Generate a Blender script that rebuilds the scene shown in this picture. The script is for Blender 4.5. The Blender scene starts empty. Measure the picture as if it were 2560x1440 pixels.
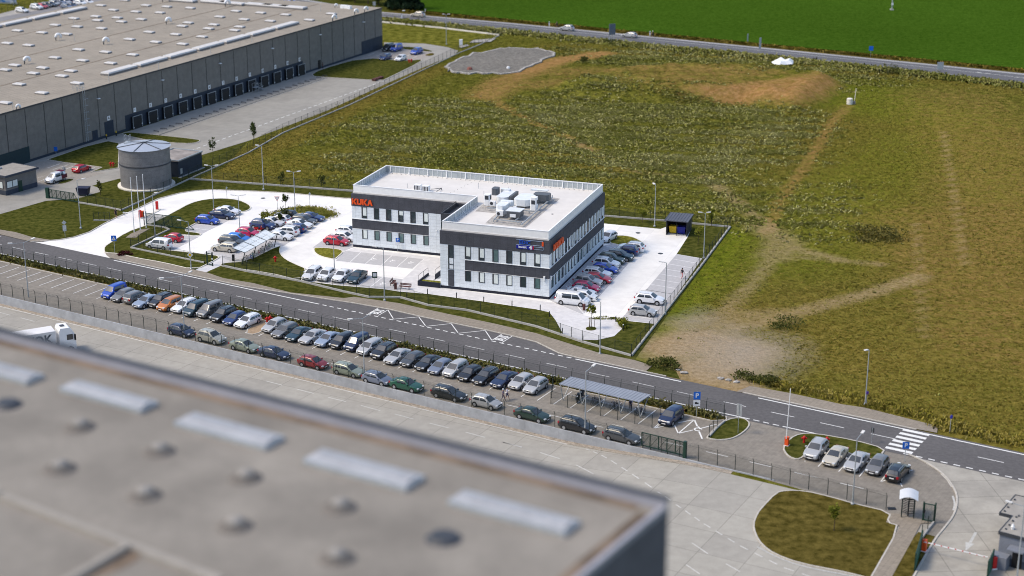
import bpy, math, random
import numpy as np
from mathutils import Matrix, Vector
random.seed(7); rng = np.random.default_rng(5)
sc = bpy.context.scene; COL = sc.collection
# ------------------------------------------------------------------ camera model (used to survey ground positions)
FPX, PH, RO, CH = 4145.12, 0.3195, 0.0011, 80.0
_c, _s = math.cos(PH), math.sin(PH)
_R = np.array([[1, 0, 0], [0, -_s, -_c], [0, _c, -_s]])
_R = np.array([[math.cos(RO), -math.sin(RO), 0], [math.sin(RO), math.cos(RO), 0], [0, 0, 1]]) @ _R
RG = dict(A=(0, 0, 1/3), B=(600, 0, 1/3), C=(0, 320, 640/2425), D=(200, 460, 660/2376), E=(840, 380, 700/2520), F=(1340, 480, 520/1702),
          G=(0, 620, 700/2560), H=(640, 760, 700/2520), I=(1100, 860, 660/2501), J=(1560, 940, 540/2287), K=(1900, 980, 660/2066),
          L=(1280, 0, .25), M=(1900, 0, 660/2560), N=(0, 800, 1700/2560), P=(0, 0, 1), S=(240, 480, .125), T=(520, 480, .125),
          U=(300, 280, .125), V=(0, 320, .125), Y=(2180, 1210, 380/2379), Z=(0, 0, .125), X=(1180, 460, 220/2555))
def ray(r, x, y):
    o = RG[r]; u = o[0]+x*o[2]; v = o[1]+y*o[2]
    return np.array([(u-1280)/FPX, (v-720)/FPX, 1.0]) @ _R
def g(r, x, y, z=0.0):
    d = ray(r, x, y); t = (z-CH)/d[2]; return (float(d[0]*t), float(d[1]*t))
def gl(r, pts, z=0.0): return [g(r, a, b, z) for a, b in pts]
# frames: main road (s along, n away), office, warehouse
RY = -0.5495; RE = np.array([math.cos(RY), math.sin(RY)]); RN = np.array([-math.sin(RY), math.cos(RY)]); RO0 = np.array([-17.5595, 223.0095])
def pt(s, n): q = RO0+RE*s+RN*n; return (float(q[0]), float(q[1]))
def sn(p): q = np.array(p[:2])-RO0; return float(q@RE), float(q@RN)
OY = -0.33156; OX = (5.574, 236.179)
WY = 1.12809; WX = (-35.304, 449.338)
def frame(o, a):
    c, s = math.cos(a), math.sin(a)
    return lambda x, y: (o[0]+c*x-s*y, o[1]+s*x+c*y)
def toframe(o, a, p):
    c, s = math.cos(a), math.sin(a); dx, dy = p[0]-o[0], p[1]-o[1]
    return (c*dx+s*dy, -s*dx+c*dy)
off = frame(OX, OY); wrh = frame(WX, WY)
def vplane(r, x, y, o, a, b):   # point on the vertical plane y=b of a frame -> (local x, z)
    d = ray(r, x, y); vx, vy = -math.sin(a), math.cos(a)
    t = ((o[0]*vx+o[1]*vy)+b)/(d[0]*vx+d[1]*vy); p = (d[0]*t, d[1]*t)
    return toframe(o, a, p)[0], CH+d[2]*t
# ------------------------------------------------------------------ mesh builder
class MB:
    def __init__(s): s.v = []; s.f = []; s.m = []; s.T = None
    def add(s, vs, fs, mi=0):
        b = len(s.v)
        if s.T is not None: vs = [s.T(*p) for p in vs]
        s.v += [tuple(p) for p in vs]; s.f += [tuple(b+i for i in f) for f in fs]; s.m += [mi]*len(fs); return s
    def poly(s, pts, mi=0): return s.add(pts, [tuple(range(len(pts)))], mi)
    def box(s, x0, x1, y0, y1, z0, z1, mi=0):
        return s.add([(x0, y0, z0), (x1, y0, z0), (x1, y1, z0), (x0, y1, z0), (x0, y0, z1), (x1, y0, z1), (x1, y1, z1), (x0, y1, z1)],
                     [(3, 2, 1, 0), (4, 5, 6, 7), (0, 1, 5, 4), (1, 2, 6, 5), (2, 3, 7, 6), (3, 0, 4, 7)], mi)
    def bar(s, p, q, w, h=None, mi=0):
        h = h or w; p = Vector(p); q = Vector(q); d = (q-p).normalized()
        sd = d.cross(Vector((0, 0, 1)));
        if sd.length < 1e-4: sd = Vector((1, 0, 0))
        sd.normalize(); up = sd.cross(d).normalized(); a = sd*w/2; b = up*h/2
        vs = [p-a-b, p+a-b, p+a+b, p-a+b, q-a-b, q+a-b, q+a+b, q-a+b]
        return s.add(vs, [(0, 1, 2, 3), (7, 6, 5, 4), (0, 4, 5, 1), (1, 5, 6, 2), (2, 6, 7, 3), (3, 7, 4, 0)], mi)
    def tube(s, pts, r, n=6, mi=0):
        pts = [Vector(p) for p in pts]; rs = r if isinstance(r, (list, tuple)) else [r]*len(pts); vs = []; k = len(pts)
        for i, p in enumerate(pts):
            d = (pts[min(i+1, k-1)]-pts[max(i-1, 0)]).normalized(); a = d.cross(Vector((.31, .22, .92)))
            if a.length < .05: a = d.cross(Vector((1, 0, 0)))
            a.normalize(); b = d.cross(a)
            for j in range(n):
                t = 2*math.pi*j/n; vs.append(p+(a*math.cos(t)+b*math.sin(t))*rs[i])
        fs = [(i*n+j, i*n+(j+1) % n, (i+1)*n+(j+1) % n, (i+1)*n+j) for i in range(k-1) for j in range(n)]
        fs += [tuple(range(n))[::-1], tuple((k-1)*n+j for j in range(n))]
        return s.add(vs, fs, mi)
    def prism(s, pts, z0, z1, mi=0, bottom=False):
        n = len(pts)
        if sum(pts[i][0]*pts[(i+1) % n][1]-pts[(i+1) % n][0]*pts[i][1] for i in range(n)) < 0: pts = pts[::-1]
        vs = [(x, y, z0) for x, y in pts]+[(x, y, z1) for x, y in pts]
        fs = [(i, (i+1) % n, n+(i+1) % n, n+i) for i in range(n)]+[tuple(range(n, 2*n))]
        if bottom: fs.append(tuple(range(n))[::-1])
        return s.add(vs, fs, mi)
    def lathe(s, prof, cx=0, cy=0, n=16, mi=0):
        vs = [(cx+r*math.cos(2*math.pi*j/n), cy+r*math.sin(2*math.pi*j/n), z) for r, z in prof for j in range(n)]
        k = len(prof); fs = [(i*n+j, i*n+(j+1) % n, (i+1)*n+(j+1) % n, (i+1)*n+j) for i in range(k-1) for j in range(n)]
        fs += [tuple(range(n))[::-1], tuple((k-1)*n+j for j in range(n))]
        return s.add(vs, fs, mi)
    def disc_y(s, cx, cy, cz, r, dy, n=14, mi=0, r2=None):   # short cylinder along y
        r2 = r if r2 is None else r2
        vs = [(cx+r*math.cos(2*math.pi*j/n), cy, cz+r*math.sin(2*math.pi*j/n)) for j in range(n)]
        vs += [(cx+r2*math.cos(2*math.pi*j/n), cy+dy, cz+r2*math.sin(2*math.pi*j/n)) for j in range(n)]
        fs = [(j, (j+1) % n, n+(j+1) % n, n+j) for j in range(n)]+[tuple(range(n)), tuple(range(n, 2*n))[::-1]]
        if dy > 0: fs = [f[::-1] for f in fs]
        return s.add(vs, fs, mi)
    def build(s, name, mats, parent=None, smooth=False, recalc=False):
        me = bpy.data.meshes.new(name); me.from_pydata(s.v, [], s.f)
        for m in (mats if isinstance(mats, (list, tuple)) else [mats]): me.materials.append(m)
        me.polygons.foreach_set('material_index', s.m)
        if smooth: me.polygons.foreach_set('use_smooth', [True]*len(s.f))
        me.update()
        if recalc:
            import bmesh
            b = bmesh.new(); b.from_mesh(me); bmesh.ops.recalc_face_normals(b, faces=b.faces); b.to_mesh(me); b.free()
        o = bpy.data.objects.new(name, me); COL.objects.link(o)
        if parent is not None: o.parent = parent
        return o
def tag(o, label=None, cat=None, group=None, kind=None):
    if label: o['label'] = label
    if cat: o['category'] = cat
    if group: o['group'] = group
    if kind: o['kind'] = kind
    return o
def thing(name, label, cat, loc=(0, 0, 0), rz=0.0, group=None):
    o = bpy.data.objects.new(name, None); COL.objects.link(o); o.empty_display_size = .3
    o.location = (loc[0], loc[1], loc[2] if len(loc) > 2 else 0); o.rotation_euler = (0, 0, rz)
    return tag(o, label, cat, group)
def kids(o): return KIDS.setdefault(o.name, [c for c in o.children])
KIDS = {}
def dup(root, loc, rz, label=None, group=None, color=None, scale=None):
    r = root.copy(); COL.objects.link(r); r.location = loc; r.rotation_euler = (0, 0, rz)
    if label: r['label'] = label
    if group: r['group'] = group
    if scale: r.scale = scale
    for ch in kids(root):
        c = ch.copy(); COL.objects.link(c); c.parent = r
        if color and c.get('paint'): c.color = color
        for gg in kids(ch):
            d = gg.copy(); COL.objects.link(d); d.parent = c
    return r
def struct(name, mb, m, smooth=False): return tag(mb.build(name, m, None, smooth), kind='structure')
def chaikin(p, k=2, closed=True):
    for _ in range(k):
        q = []; n = len(p)
        for i in range(n if closed else n-1):
            a, b = p[i], p[(i+1) % n]
            q += [(a[0]*.75+b[0]*.25, a[1]*.75+b[1]*.25), (a[0]*.25+b[0]*.75, a[1]*.25+b[1]*.75)]
        p = q if closed else [p[0]]+q+[p[-1]]
    return p
def offset_line(p, d, closed):
    n = len(p); out = []
    for i in range(n):
        a = p[(i-1) % n] if closed or i else p[i]; b = p[(i+1) % n] if closed or i < n-1 else p[i]
        t = np.array(p[i])-np.array(a); u = np.array(b)-np.array(p[i])
        lt, lu = np.linalg.norm(t), np.linalg.norm(u); t = t/lt if lt > 1e-9 else u/lu; u = u/lu if lu > 1e-9 else t
        nn = np.array([-t[1]-u[1], t[0]+u[0]]); l = np.linalg.norm(nn); nn = nn/l if l > 1e-6 else np.array([-t[1], t[0]])
        k = max(.45, nn @ np.array([-u[1], u[0]])); out.append((p[i][0]+nn[0]*d/k, p[i][1]+nn[1]*d/k))
    return out
def ribbon(mb, p, d0, d1, z, closed=False, z0=None, mi=0):  # strip between offsets d0,d1; z0 -> raised with side faces
    a = offset_line(p, d0, closed); b = offset_line(p, d1, closed); n = len(p)
    vs = [(x, y, z) for x, y in a]+[(x, y, z) for x, y in b]; R = range(n if closed else n-1)
    fs = [(i, n+i, n+(i+1) % n, (i+1) % n)[::(1 if d1 < d0 else -1)] for i in R]
    if z0 is not None:
        vs += [(x, y, z0) for x, y in a]+[(x, y, z0) for x, y in b]
        fs += [(i, (i+1) % n, 2*n+(i+1) % n, 2*n+i) for i in R]+[(n+i, n+(i+1) % n, 3*n+(i+1) % n, 3*n+i) for i in R]
    return mb.add(vs, fs, mi)
_TX = {}
def text(mb, s, size, T, depth=.0, bold=0.0, mi=0, align='CENTER', sx=1.0):
    k = (s, bold, depth > 0, align)
    if k not in _TX:
        cu = bpy.data.curves.new('t', 'FONT'); cu.body = s; cu.size = 1; cu.offset = bold; cu.extrude = .5 if depth > 0 else 0; cu.align_x = align; cu.align_y = 'CENTER'; cu.resolution_u = 3
        o = bpy.data.objects.new('t', cu); COL.objects.link(o); dg = bpy.context.evaluated_depsgraph_get()
        me = o.evaluated_get(dg).to_mesh(); _TX[k] = ([tuple(v.co) for v in me.vertices], [tuple(p.vertices) for p in me.polygons])
        bpy.data.objects.remove(o); bpy.data.curves.remove(cu)
    v, f = _TX[k]
    mb.add([T(x*size*sx, y*size, z*2*depth*.5) for x, y, z in v], f, mi)
# ------------------------------------------------------------------ materials
def mat(name, col, rough=.8, var=.12, scale=1.2, big=.06, bigvar=.1, bump=0, metal=0, spec=.3, col2=None, obj=False, coat=0, fine=0):
    m = bpy.data.materials.new(name); m.use_nodes = True; nt = m.node_tree; N = nt.nodes; Lk = nt.links; b = N['Principled BSDF']
    b.inputs['Roughness'].default_value = rough; b.inputs['Metallic'].default_value = metal; b.inputs['Specular IOR Level'].default_value = spec
    b.inputs['Coat Weight'].default_value = coat; b.inputs['Coat Roughness'].default_value = .05
    tc = N.new('ShaderNodeTexCoord') if obj else N.new('ShaderNodeNewGeometry'); P = tc.outputs['Object' if obj else 'Position']
    def noise(sc_, det=4, ro=.6):
        n = N.new('ShaderNodeTexNoise'); n.inputs['Scale'].default_value = sc_; n.inputs['Detail'].default_value = det; n.inputs['Roughness'].default_value = ro; Lk.new(P, n.inputs['Vector']); return n
    def mix(f, a, c, bt='MIX'):
        x = N.new('ShaderNodeMix'); x.data_type = 'RGBA'; x.blend_type = bt
        (Lk.new(f, x.inputs[0]) if not isinstance(f, (int, float)) else setattr(x.inputs[0], 'default_value', f))
        for v, i in ((a, 6), (c, 7)):
            if isinstance(v, tuple): x.inputs[i].default_value = (*v[:3], 1)
            else: Lk.new(v, x.inputs[i])
        return x.outputs[2]
    def rng_(out, a=.35, c=.65):
        r = N.new('ShaderNodeMapRange'); r.inputs[1].default_value = a; r.inputs[2].default_value = c; Lk.new(out, r.inputs[0]); return r.outputs[0]
    lo = tuple(max(0, c*(1-var)) for c in col); hi = tuple(c*(1+var) for c in (col2 or col)) if col2 is None else col2
    n1 = noise(scale); out = mix(rng_(n1.outputs[0]), lo, hi)
    if bigvar:
        n2 = noise(big, 5, .65); out = mix(rng_(n2.outputs[0], .3, .7), mix(1.0, out, tuple([1-bigvar]*3), 'MULTIPLY'), out)
    if fine:
        n3 = noise(scale*9, 2, .7); out = mix(rng_(n3.outputs[0]), mix(1.0, out, tuple([1-fine]*3), 'MULTIPLY'), out)
    Lk.new(out, b.inputs['Base Color'])
    if bump:
        bm = N.new('ShaderNodeBump'); bm.inputs['Strength'].default_value = bump; bm.inputs['Distance'].default_value = .1
        nb = noise(scale*3, 5); Lk.new(nb.outputs[0], bm.inputs['Height']); Lk.new(bm.outputs[0], b.inputs['Normal'])
    m['_h'] = 1
    return m, N, Lk, b, P, mix, rng_, noise, out
def mt(*a, **k): return mat(*a, **k)[0]
def slabs(name, col, ang, w, h, joint=.02, jcol=.45, **k):   # paving with a joint grid
    m, N, Lk, b, P, mix, rg, noise, out = mat(name, col, **k)
    mp = N.new('ShaderNodeMapping'); mp.vector_type = 'POINT'; mp.inputs['Rotation'].default_value = (0, 0, -ang); Lk.new(P, mp.inputs[0])
    br = N.new('ShaderNodeTexBrick'); br.offset = 0; br.inputs['Scale'].default_value = 1; br.inputs['Brick Width'].default_value = w; br.inputs['Row Height'].default_value = h
    br.inputs['Mortar Size'].default_value = joint; br.inputs['Color1'].default_value = (1, 1, 1, 1); br.inputs['Color2'].default_value = (.9, .9, .91, 1); br.inputs['Mortar'].default_value = (jcol, jcol, jcol, 1)
    br.inputs['Mortar Smooth'].default_value = .3; Lk.new(mp.outputs[0], br.inputs['Vector'])
    Lk.new(mix(1.0, out, br.outputs['Color'], 'MULTIPLY'), b.inputs['Base Color']); return m
M = {}
M['asphalt'] = mt('asphalt', (.128, .122, .123), .9, .12, 2.0, .05, .22, fine=.12)
M['asphalt_far'] = mt('asphalt_far', (.12, .12, .13), .9, .12, 1.0, .03, .15)
M['paint'] = mt('road_paint', (.75, .75, .73), .7, .08, 3, bigvar=.12)
M['paint_worn'] = mt('worn_road_paint', (.5, .5, .48), .8, .15, 4, bigvar=.2)
M['sidewalk'] = slabs('sidewalk_paving', (.31, .268, .215), RY, .6, .4, .03, .75, rough=.9, var=.1, scale=2.0, bigvar=.15, fine=.08)
M['pavers'] = slabs('parking_pavers', (.275, .248, .21), RY, .5, .25, .03, .8, rough=.9, var=.12, scale=1.2, big=.08, bigvar=.18, fine=.1)
M['yard'] = slabs('yard_concrete', (.405, .385, .340), RY+.05, 5.2, 5.0, .035, .58, rough=.85, var=.06, scale=.8, big=.09, bigvar=.12, fine=.06, spec=.1)
M['gateroad'] = slabs('gate_road_concrete', (.41, .385, .335), RY+.62, 5.5, 4.2, .04, .5, rough=.85, var=.1, scale=.5, big=.15, bigvar=.22, fine=.06)
M['wyard'] = slabs('dock_concrete', (.345, .33, .295), WY, 5.5, 6.0, .03, .8, rough=.85, var=.07, scale=.5, big=.06, bigvar=.18, fine=.05)
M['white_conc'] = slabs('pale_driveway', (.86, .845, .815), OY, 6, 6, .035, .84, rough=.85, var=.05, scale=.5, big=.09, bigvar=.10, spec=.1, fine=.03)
M['graybay'] = slabs('grey_bay_pavers', (.52, .515, .525), OY, .4, .2, .02, .9, rough=.9, var=.05, scale=2, bigvar=.1, fine=.06)
M['walk'] = slabs('walkway_slabs', (.66, .65, .655), OY, .6, .6, .02, .92, rough=.9, var=.05, scale=1, bigvar=.07)
M['blue_bay'] = mt('blue_bay_paint', (.01, .16, .75), .7, .05, 3)
M['kerb'] = mt('kerb_stone', (.50, .47, .42), .9, .12, 2.5)
M['kerb_white'] = mt('pale_kerb', (.72, .68, .60), .9, .1, 2.5)
M['conc'] = mt('grey_concrete', (.42, .41, .39), .9, .1, 2, bump=.2)
M['wallconc'] = mt('retaining_concrete', (.40, .42, .45), .85, .12, .8, .25, .12, fine=.05)
M['gravel'] = mt('gravel', (.205, .19, .165), .95, .35, 1.4, .08, .15, bump=1.0, fine=.3)
M['stone'] = mt('pale_stone', (.45, .43, .40), .95, .4, 2.5, bump=1, fine=.3)
M['dirt'] = mt('bare_soil', (.40, .29, .19), .95, .2, .7, .12, .2, bump=.6, fine=.15)
M['lawn'] = mt('lawn_grass', (.062, .078, .014), .95, .3, 1.1, .07, .28, bump=.5, spec=0, col2=(.125, .125, .030), fine=.3)
M['lawn2'] = mt('island_grass', (.16, .17, .025), .95, .3, 2.2, .2, .2, bump=.8, spec=0, col2=(.30, .28, .05), fine=.3)
M['drylawn'] = mt('dry_lawn', (.098, .082, .017), .95, .3, .9, .1, .26, bump=.5, spec=0, col2=(.175, .138, .036), fine=.3)
M['crop'] = None
M['dkgreen'] = mt('green_steel', (.015, .05, .035), .5, .08, 2)
M['post'] = mt('dark_post_steel', (.02, .032, .028), .5, .1, 3)
M['galv'] = mt('galvanised_steel', (.42, .45, .47), .45, .1, 3, metal=.3)
M['white'] = mt('white_paint', (.82, .83, .84), .5, .03, 2, bigvar=.04)
M['offwhite'] = mt('weathered_white', (.72, .71, .69), .6, .06, 1.5, bigvar=.08)
M['black'] = mt('black_plastic', (.012, .013, .015), .5, .1, 3)
M['dark'] = mt('dark_grey_metal', (.05, .055, .065), .5, .12, 2)
M['red'] = mt('red_paint', (.55, .02, .02), .45, .06, 2)
M['orange'] = mt('orange_paint', (.80, .10, .02), .45, .05, 2)
M['yellow'] = mt('yellow_paint', (.75, .50, .02), .5, .05, 2)
M['blue'] = mt('blue_paint', (.01, .14, .62), .45, .05, 2)
M['navy'] = mt('navy_sign_blue', (.01, .02, .28), .4, .05, 2)
M['wood'] = mt('red_brown_wood', (.10, .035, .03), .7, .2, 6)
M['bark'] = mt('bark', (.07, .05, .035), .95, .3, 8)
M['rubber'] = mt('tyre_rubber', (.018, .018, .02), .85, .1, 5)
M['rim'] = mt('alloy_rim', (.45, .46, .48), .35, .05, 5, metal=.6)
M['lamp_r'] = mt('tail_lamp_red', (.35, .01, .02), .2, .02, 5)
M['lamp_w'] = mt('headlamp_glass', (.72, .75, .78), .12, .02, 5)
M['plate'] = mt('number_plate', (.8, .8, .8), .5, .02, 5)
M['skin'] = mt('skin', (.45, .25, .17), .6, .05, 6)
M['hair'] = mt('dark_hair', (.02, .015, .012), .6, .1, 9)
def leafmat(name, a, b, sc_=1.3):
    m, N, Lk, bs, P, mix, rg, noise, out = mat(name, a, .7, .3, sc_, col2=b, bigvar=0, spec=.15, fine=.3)
    tr = N.new('ShaderNodeBsdfTranslucent'); Lk.new(out, tr.inputs[0]); ms = N.new('ShaderNodeMixShader'); ms.inputs[0].default_value = .25
    Lk.new(bs.outputs[0], ms.inputs[1]); Lk.new(tr.outputs[0], ms.inputs[2]); Lk.new(ms.outputs[0], N['Material Output'].inputs[0]); return m
M['leaf'] = leafmat('leaf_green', (.035, .06, .012), (.10, .13, .03))
M['leaf_lt'] = leafmat('leaf_yellow_green', (.12, .15, .015), (.30, .30, .03))
M['conifer'] = leafmat('conifer_needles', (.010, .028, .014), (.03, .06, .025), .8)
M['shrub_d'] = leafmat('dark_shrub', (.06, .08, .014), (.15, .155, .035))
def glassy(name, col, rough=.06, spec=.8):
    m = mat(name, col, rough, .1, 1.0, bigvar=0, spec=spec)[0]; return m
M['glass'] = glassy('window_glass', (.035, .05, .058))
M['carglass'] = glassy('car_glass', (.03, .036, .042), .04, 1.0)
M['greenglass'] = glassy('green_tinted_glass', (.10, .17, .17), .1)
M['blind'] = mt('white_blind', (.76, .82, .80), .7, .04, 1.5)
def paintmat():
    m = bpy.data.materials.new('car_paint'); m.use_nodes = True; N = m.node_tree.nodes; L = m.node_tree.links; b = N['Principled BSDF']
    oi = N.new('ShaderNodeObjectInfo'); L.new(oi.outputs['Color'], b.inputs['Base Color']); b.inputs['Roughness'].default_value = .32; b.inputs['Metallic'].default_value = .15
    b.inputs['Coat Weight'].default_value = .7; b.inputs['Coat Roughness'].default_value = .04
    n = N.new('ShaderNodeTexNoise'); n.inputs['Scale'].default_value = 2.5; tc = N.new('ShaderNodeTexCoord'); L.new(tc.outputs['Object'], n.inputs[0])
    mr = N.new('ShaderNodeMapRange'); mr.inputs[3].default_value = .26; mr.inputs[4].default_value = .42; L.new(n.outputs[0], mr.inputs[0]); L.new(mr.outputs[0], b.inputs['Roughness']); return m
M['paintcar'] = paintmat()
def seethrough(name, col, a, rough=.5):
    m = bpy.data.materials.new(name); m.use_nodes = True; N = m.node_tree.nodes; L = m.node_tree.links; b = N['Principled BSDF']
    b.inputs['Base Color'].default_value = (*col, 1); b.inputs['Roughness'].default_value = rough
    t = N.new('ShaderNodeBsdfTransparent'); x = N.new('ShaderNodeMixShader'); x.inputs[0].default_value = a
    n = N.new('ShaderNodeTexNoise'); n.inputs['Scale'].default_value = 2; ge = N.new('ShaderNodeNewGeometry'); L.new(ge.outputs['Position'], n.inputs[0])
    mr = N.new('ShaderNodeMapRange'); mr.inputs[3].default_value = a*.8; mr.inputs[4].default_value = a*1.2; L.new(n.outputs[0], mr.inputs[0]); L.new(mr.outputs[0], x.inputs[0])
    L.new(t.outputs[0], x.inputs[1]); L.new(b.outputs[0], x.inputs[2]); L.new(x.outputs[0], N['Material Output'].inputs[0]); return m
M['mesh'] = seethrough('wire_mesh', (.02, .035, .03), .17)
M['gatemesh'] = seethrough('gate_mesh', (.015, .04, .03), .5)
M['polycarb'] = seethrough('clear_roof_sheet', (.75, .8, .84), .62, .15)
# ================================================================== SETTING
def yz(s):  # truck yard lies lower than the parking lot, ramps up towards the gate
    t = min(1, max(0, (s-38)/24)); return -1.25*(1-t*t*(3-2*t))
def gy(r, x, y):
    z = -1.0
    for _ in range(4): p = g(r, x, y, z); z = yz(sn(p)[0])
    return p
NW = -18.62
# ---- ground grid in road frame, with masks for soil, dry grass, lush grass and weeds
def axis(fine0, fine1, st, far):
    a = list(np.arange(fine0, fine1+.01, st)); lo, hi = [], []
    d = st*2; x = fine0
    while x > -far: x -= d; lo.append(x); d *= 1.5
    d = st*2; x = fine1
    while x < far: x += d; hi.append(x); d *= 1.5
    return np.array(lo[::-1]+a+hi)
sa = axis(-330, 178, 1.4, 4000)
na = axis(5, 320, 1.2, 4000); na = np.array(sorted([v for v in na if v > 4]+[-3000, -1200, -500, -220, -160]+list(np.arange(-120, -20, 5.0))+[NW-.08, NW+.08, -15, -8, -2]))
SS, NN = np.meshgrid(sa, na); WXg = RO0[0]+RE[0]*SS+RN[0]*NN; WYg = RO0[1]+RE[1]*SS+RN[1]*NN
def dist_poly(pts):
    d = np.full(SS.shape, 1e9)
    for a, b in zip(pts[:-1], pts[1:]):
        a = np.array(a); b = np.array(b); ab = b-a; t = ((WXg-a[0])*ab[0]+(WYg-a[1])*ab[1])/(ab@ab+1e-9); t = np.clip(t, 0, 1)
        d = np.minimum(d, np.hypot(WXg-a[0]-t*ab[0], WYg-a[1]-t*ab[1]))
    return d
def inpoly(pts):
    ins = np.zeros(SS.shape, bool); n = len(pts)
    for i in range(n):
        (x1, y1), (x2, y2) = pts[i], pts[(i+1) % n]
        c = ((y1 > WYg) != (y2 > WYg)) & (WXg < (x2-x1)*(WYg-y1)/((y2-y1) if abs(y2-y1) > 1e-9 else 1e-9)+x1); ins ^= c
    return ins
def softpoly(pts, w): 
    d = dist_poly(pts+[pts[0]]); d = np.where(inpoly(pts), d, -d); return np.clip(d/w*.5+.5, 0, 1)
def caps(pts, hw): d = dist_poly(pts); return np.clip(1.5-d/hw, 0, 1)
def P_(pts): return gl('P', pts)
soil = np.zeros(SS.shape); grav = np.zeros(SS.shape); lush = np.zeros(SS.shape); dry = np.zeros(SS.shape); weed = np.zeros(SS.shape)
for pts, hw, k in (
    ([(1300, 182), (1400, 150), (1470, 140), (1500, 135)], 4, .75), ([(1215, 240), (1260, 205), (1330, 175)], 5, .5),
    ([(1215, 225), (1250, 262), (1330, 305), (1420, 345), (1500, 385)], 1.6, .42), ([(1290, 170), (1400, 180), (1560, 180), (1700, 200), (1900, 210)], 6, .33),
    ([(1215, 225), (1400, 205), (1600, 195)], 5, .35),
    ([(2120, 265), (2075, 310), (2050, 360), (2010, 420), (1950, 500), (1920, 580)], 1.1, .42), 
    
    ([(1720, 930), (1800, 955), (1830, 965)], 3.0, .5),
    ([(2320, 560), (2450, 700), (2540, 850)], 12, .2), ([(2380, 250), (2500, 400), (2560, 600)], 14, .22)):
    soil = np.maximum(soil, k*caps(P_(pts), hw))
face = P_([(1700, 243), (1800, 240), (1870, 232), (1960, 226), (2040, 214), (2068, 202), (2098, 222), (2050, 258), (1985, 274), (1900, 258), (1840, 262), (1760, 252)]); soil = np.maximum(soil, .74*softpoly(face, 2.5))
soil = np.maximum(soil, .30*softpoly(P_([(1560, 205), (1700, 190), (1900, 200), (1900, 240), (1700, 248), (1540, 232)]), 8))
sand = np.zeros(SS.shape)
grav = np.maximum(grav, .85*softpoly(P_([(1790, 855), (1840, 838), (1930, 858), (1935, 888), (1890, 925), (1810, 915), (1780, 885)]), 8))
for pts, hw, k in (([(1680, 870), (1750, 850), (1850, 880), (1780, 930)], 5.0, 1.1), ([(1720, 815), (1850, 795), (1930, 790)], 3.5, .5), ([(1760, 440), (1840, 500), (1920, 570), (1990, 620), (2100, 650)], 1.4, .56), ([(1780, 830), (1950, 790), (2150, 740), (2300, 690)], 1.7, .58), ([(1950, 620), (1870, 720), (1800, 790)], 1.3, .48), ([(1905, 565), (1960, 600), (1940, 640)], 3.0, .5), ([(2000, 640), (2200, 660)], 1.2, .38), ([(1790, 450), (1600, 430), (1480, 380), (1420, 345)], 1.2, .33), ([(2360, 330), (2412, 660)], .6, .32), ([(2290, 560), (2310, 840)], .6, .28), ([(1730, 920), (1800, 950), (1835, 970)], 3.5, .9)):
    sand = np.maximum(sand, k*caps(P_(pts), hw))
grav = np.maximum(grav, .45*softpoly(P_([(1690, 800), (1760, 770), (1790, 800), (1720, 830)]), 3))
for pts, hw, k in (([(1600, 870), (1680, 760), (1760, 660), (1830, 590)], 5, .8), ([(2100, 230), (2200, 260), (2350, 300)], 14, .55), ([(1650, 600), (1800, 700)], 7, .4), ([(1950, 640), (2050, 560), (2200, 420), (2300, 350)], 12, .45), ([(2350, 300), (2450, 380), (2480, 480)], 9, .35)):
    lush = np.maximum(lush, k*caps(P_(pts), hw))
for pts, hw, k in (([(560, 420), (700, 360), (900, 260), (1090, 170)], 4, .6), ([(1300, 395), (1500, 420)], 8, .6), ([(2200, 350), (2400, 500), (2500, 700)], 30, .5), ([(2100, 800), (2500, 1000)], 22, .48), ([(1900, 800), (2200, 900)], 12, .6), ([(1400, 120), (1900, 150), (2300, 190), (2560, 225)], 7, .45), ([(2050, 310), (2150, 330)], 8, .4), ([(600, 440), (900, 400)], 10, .35)):
    dry = np.maximum(dry, k*caps(P_(pts), hw))
weed = np.maximum(.9*softpoly(P_([(1040, 400), (1180, 300), (1420, 240), (1560, 232), (1900, 270), (2020, 310), (1960, 400), (1700, 430), (1480, 440), (1200, 415)]), 12), .6*softpoly(P_([(900, 330), (1100, 260), (1240, 300), (1150, 400), (900, 420)]), 12))
weed = np.maximum(weed, .6*softpoly(P_([(1400, 115), (2000, 160), (2300, 200), (2100, 225), (1700, 180), (1450, 150)]), 6)); weed = np.maximum(weed, .5*softpoly(P_([(1560, 420), (1760, 400), (2000, 470), (2000, 560), (1700, 520)]), 15))
def vnoise(sc_, seed, oct_=3):
    out = np.zeros(SS.shape); am = 1; tot = 0
    for o in range(oct_):
        gr = np.random.default_rng(seed+o).random((64, 64)); u = WXg*sc_*2**o; v = WYg*sc_*2**o; i = np.floor(u).astype(int); j = np.floor(v).astype(int); fu = u-i; fv = v-j; fu = fu*fu*(3-2*fu); fv = fv*fv*(3-2*fv)
        q = lambda a, b: gr[a % 64, b % 64]
        out += am*((q(i, j)*(1-fu)+q(i+1, j)*fu)*(1-fv)+(q(i, j+1)*(1-fu)+q(i+1, j+1)*fu)*fv); tot += am; am *= .55
    return out/tot
clump = np.clip((vnoise(.09, 11)-.38)*5, 0, 1)
weed *= 1-.95*np.clip(soil*2.2, 0, 1)
rowp = .5+.5*np.sin((WYg+.22*WXg)*2*math.pi/8.5+1.6*np.sin(WXg*.045)+1.1*np.sin(WXg*.021+WYg*.05)); weed *= (.15+.95*rowp**1.8)*(.25+.75*clump)
mead0 = np.clip(softpoly(P_([(560, 440), (700, 352), (960, 222), (1240, 100), (1290, 84), (1920, 146), (2600, 222), (2600, 1100), (2350, 1058), (1870, 962), (1720, 915), (1640, 880), (1850, 560), (1515, 505), (900, 460)]), 8)*2-1, 0, 1)
Zg = np.where(NN < NW, np.vectorize(yz)(SS), 0.0)
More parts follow.
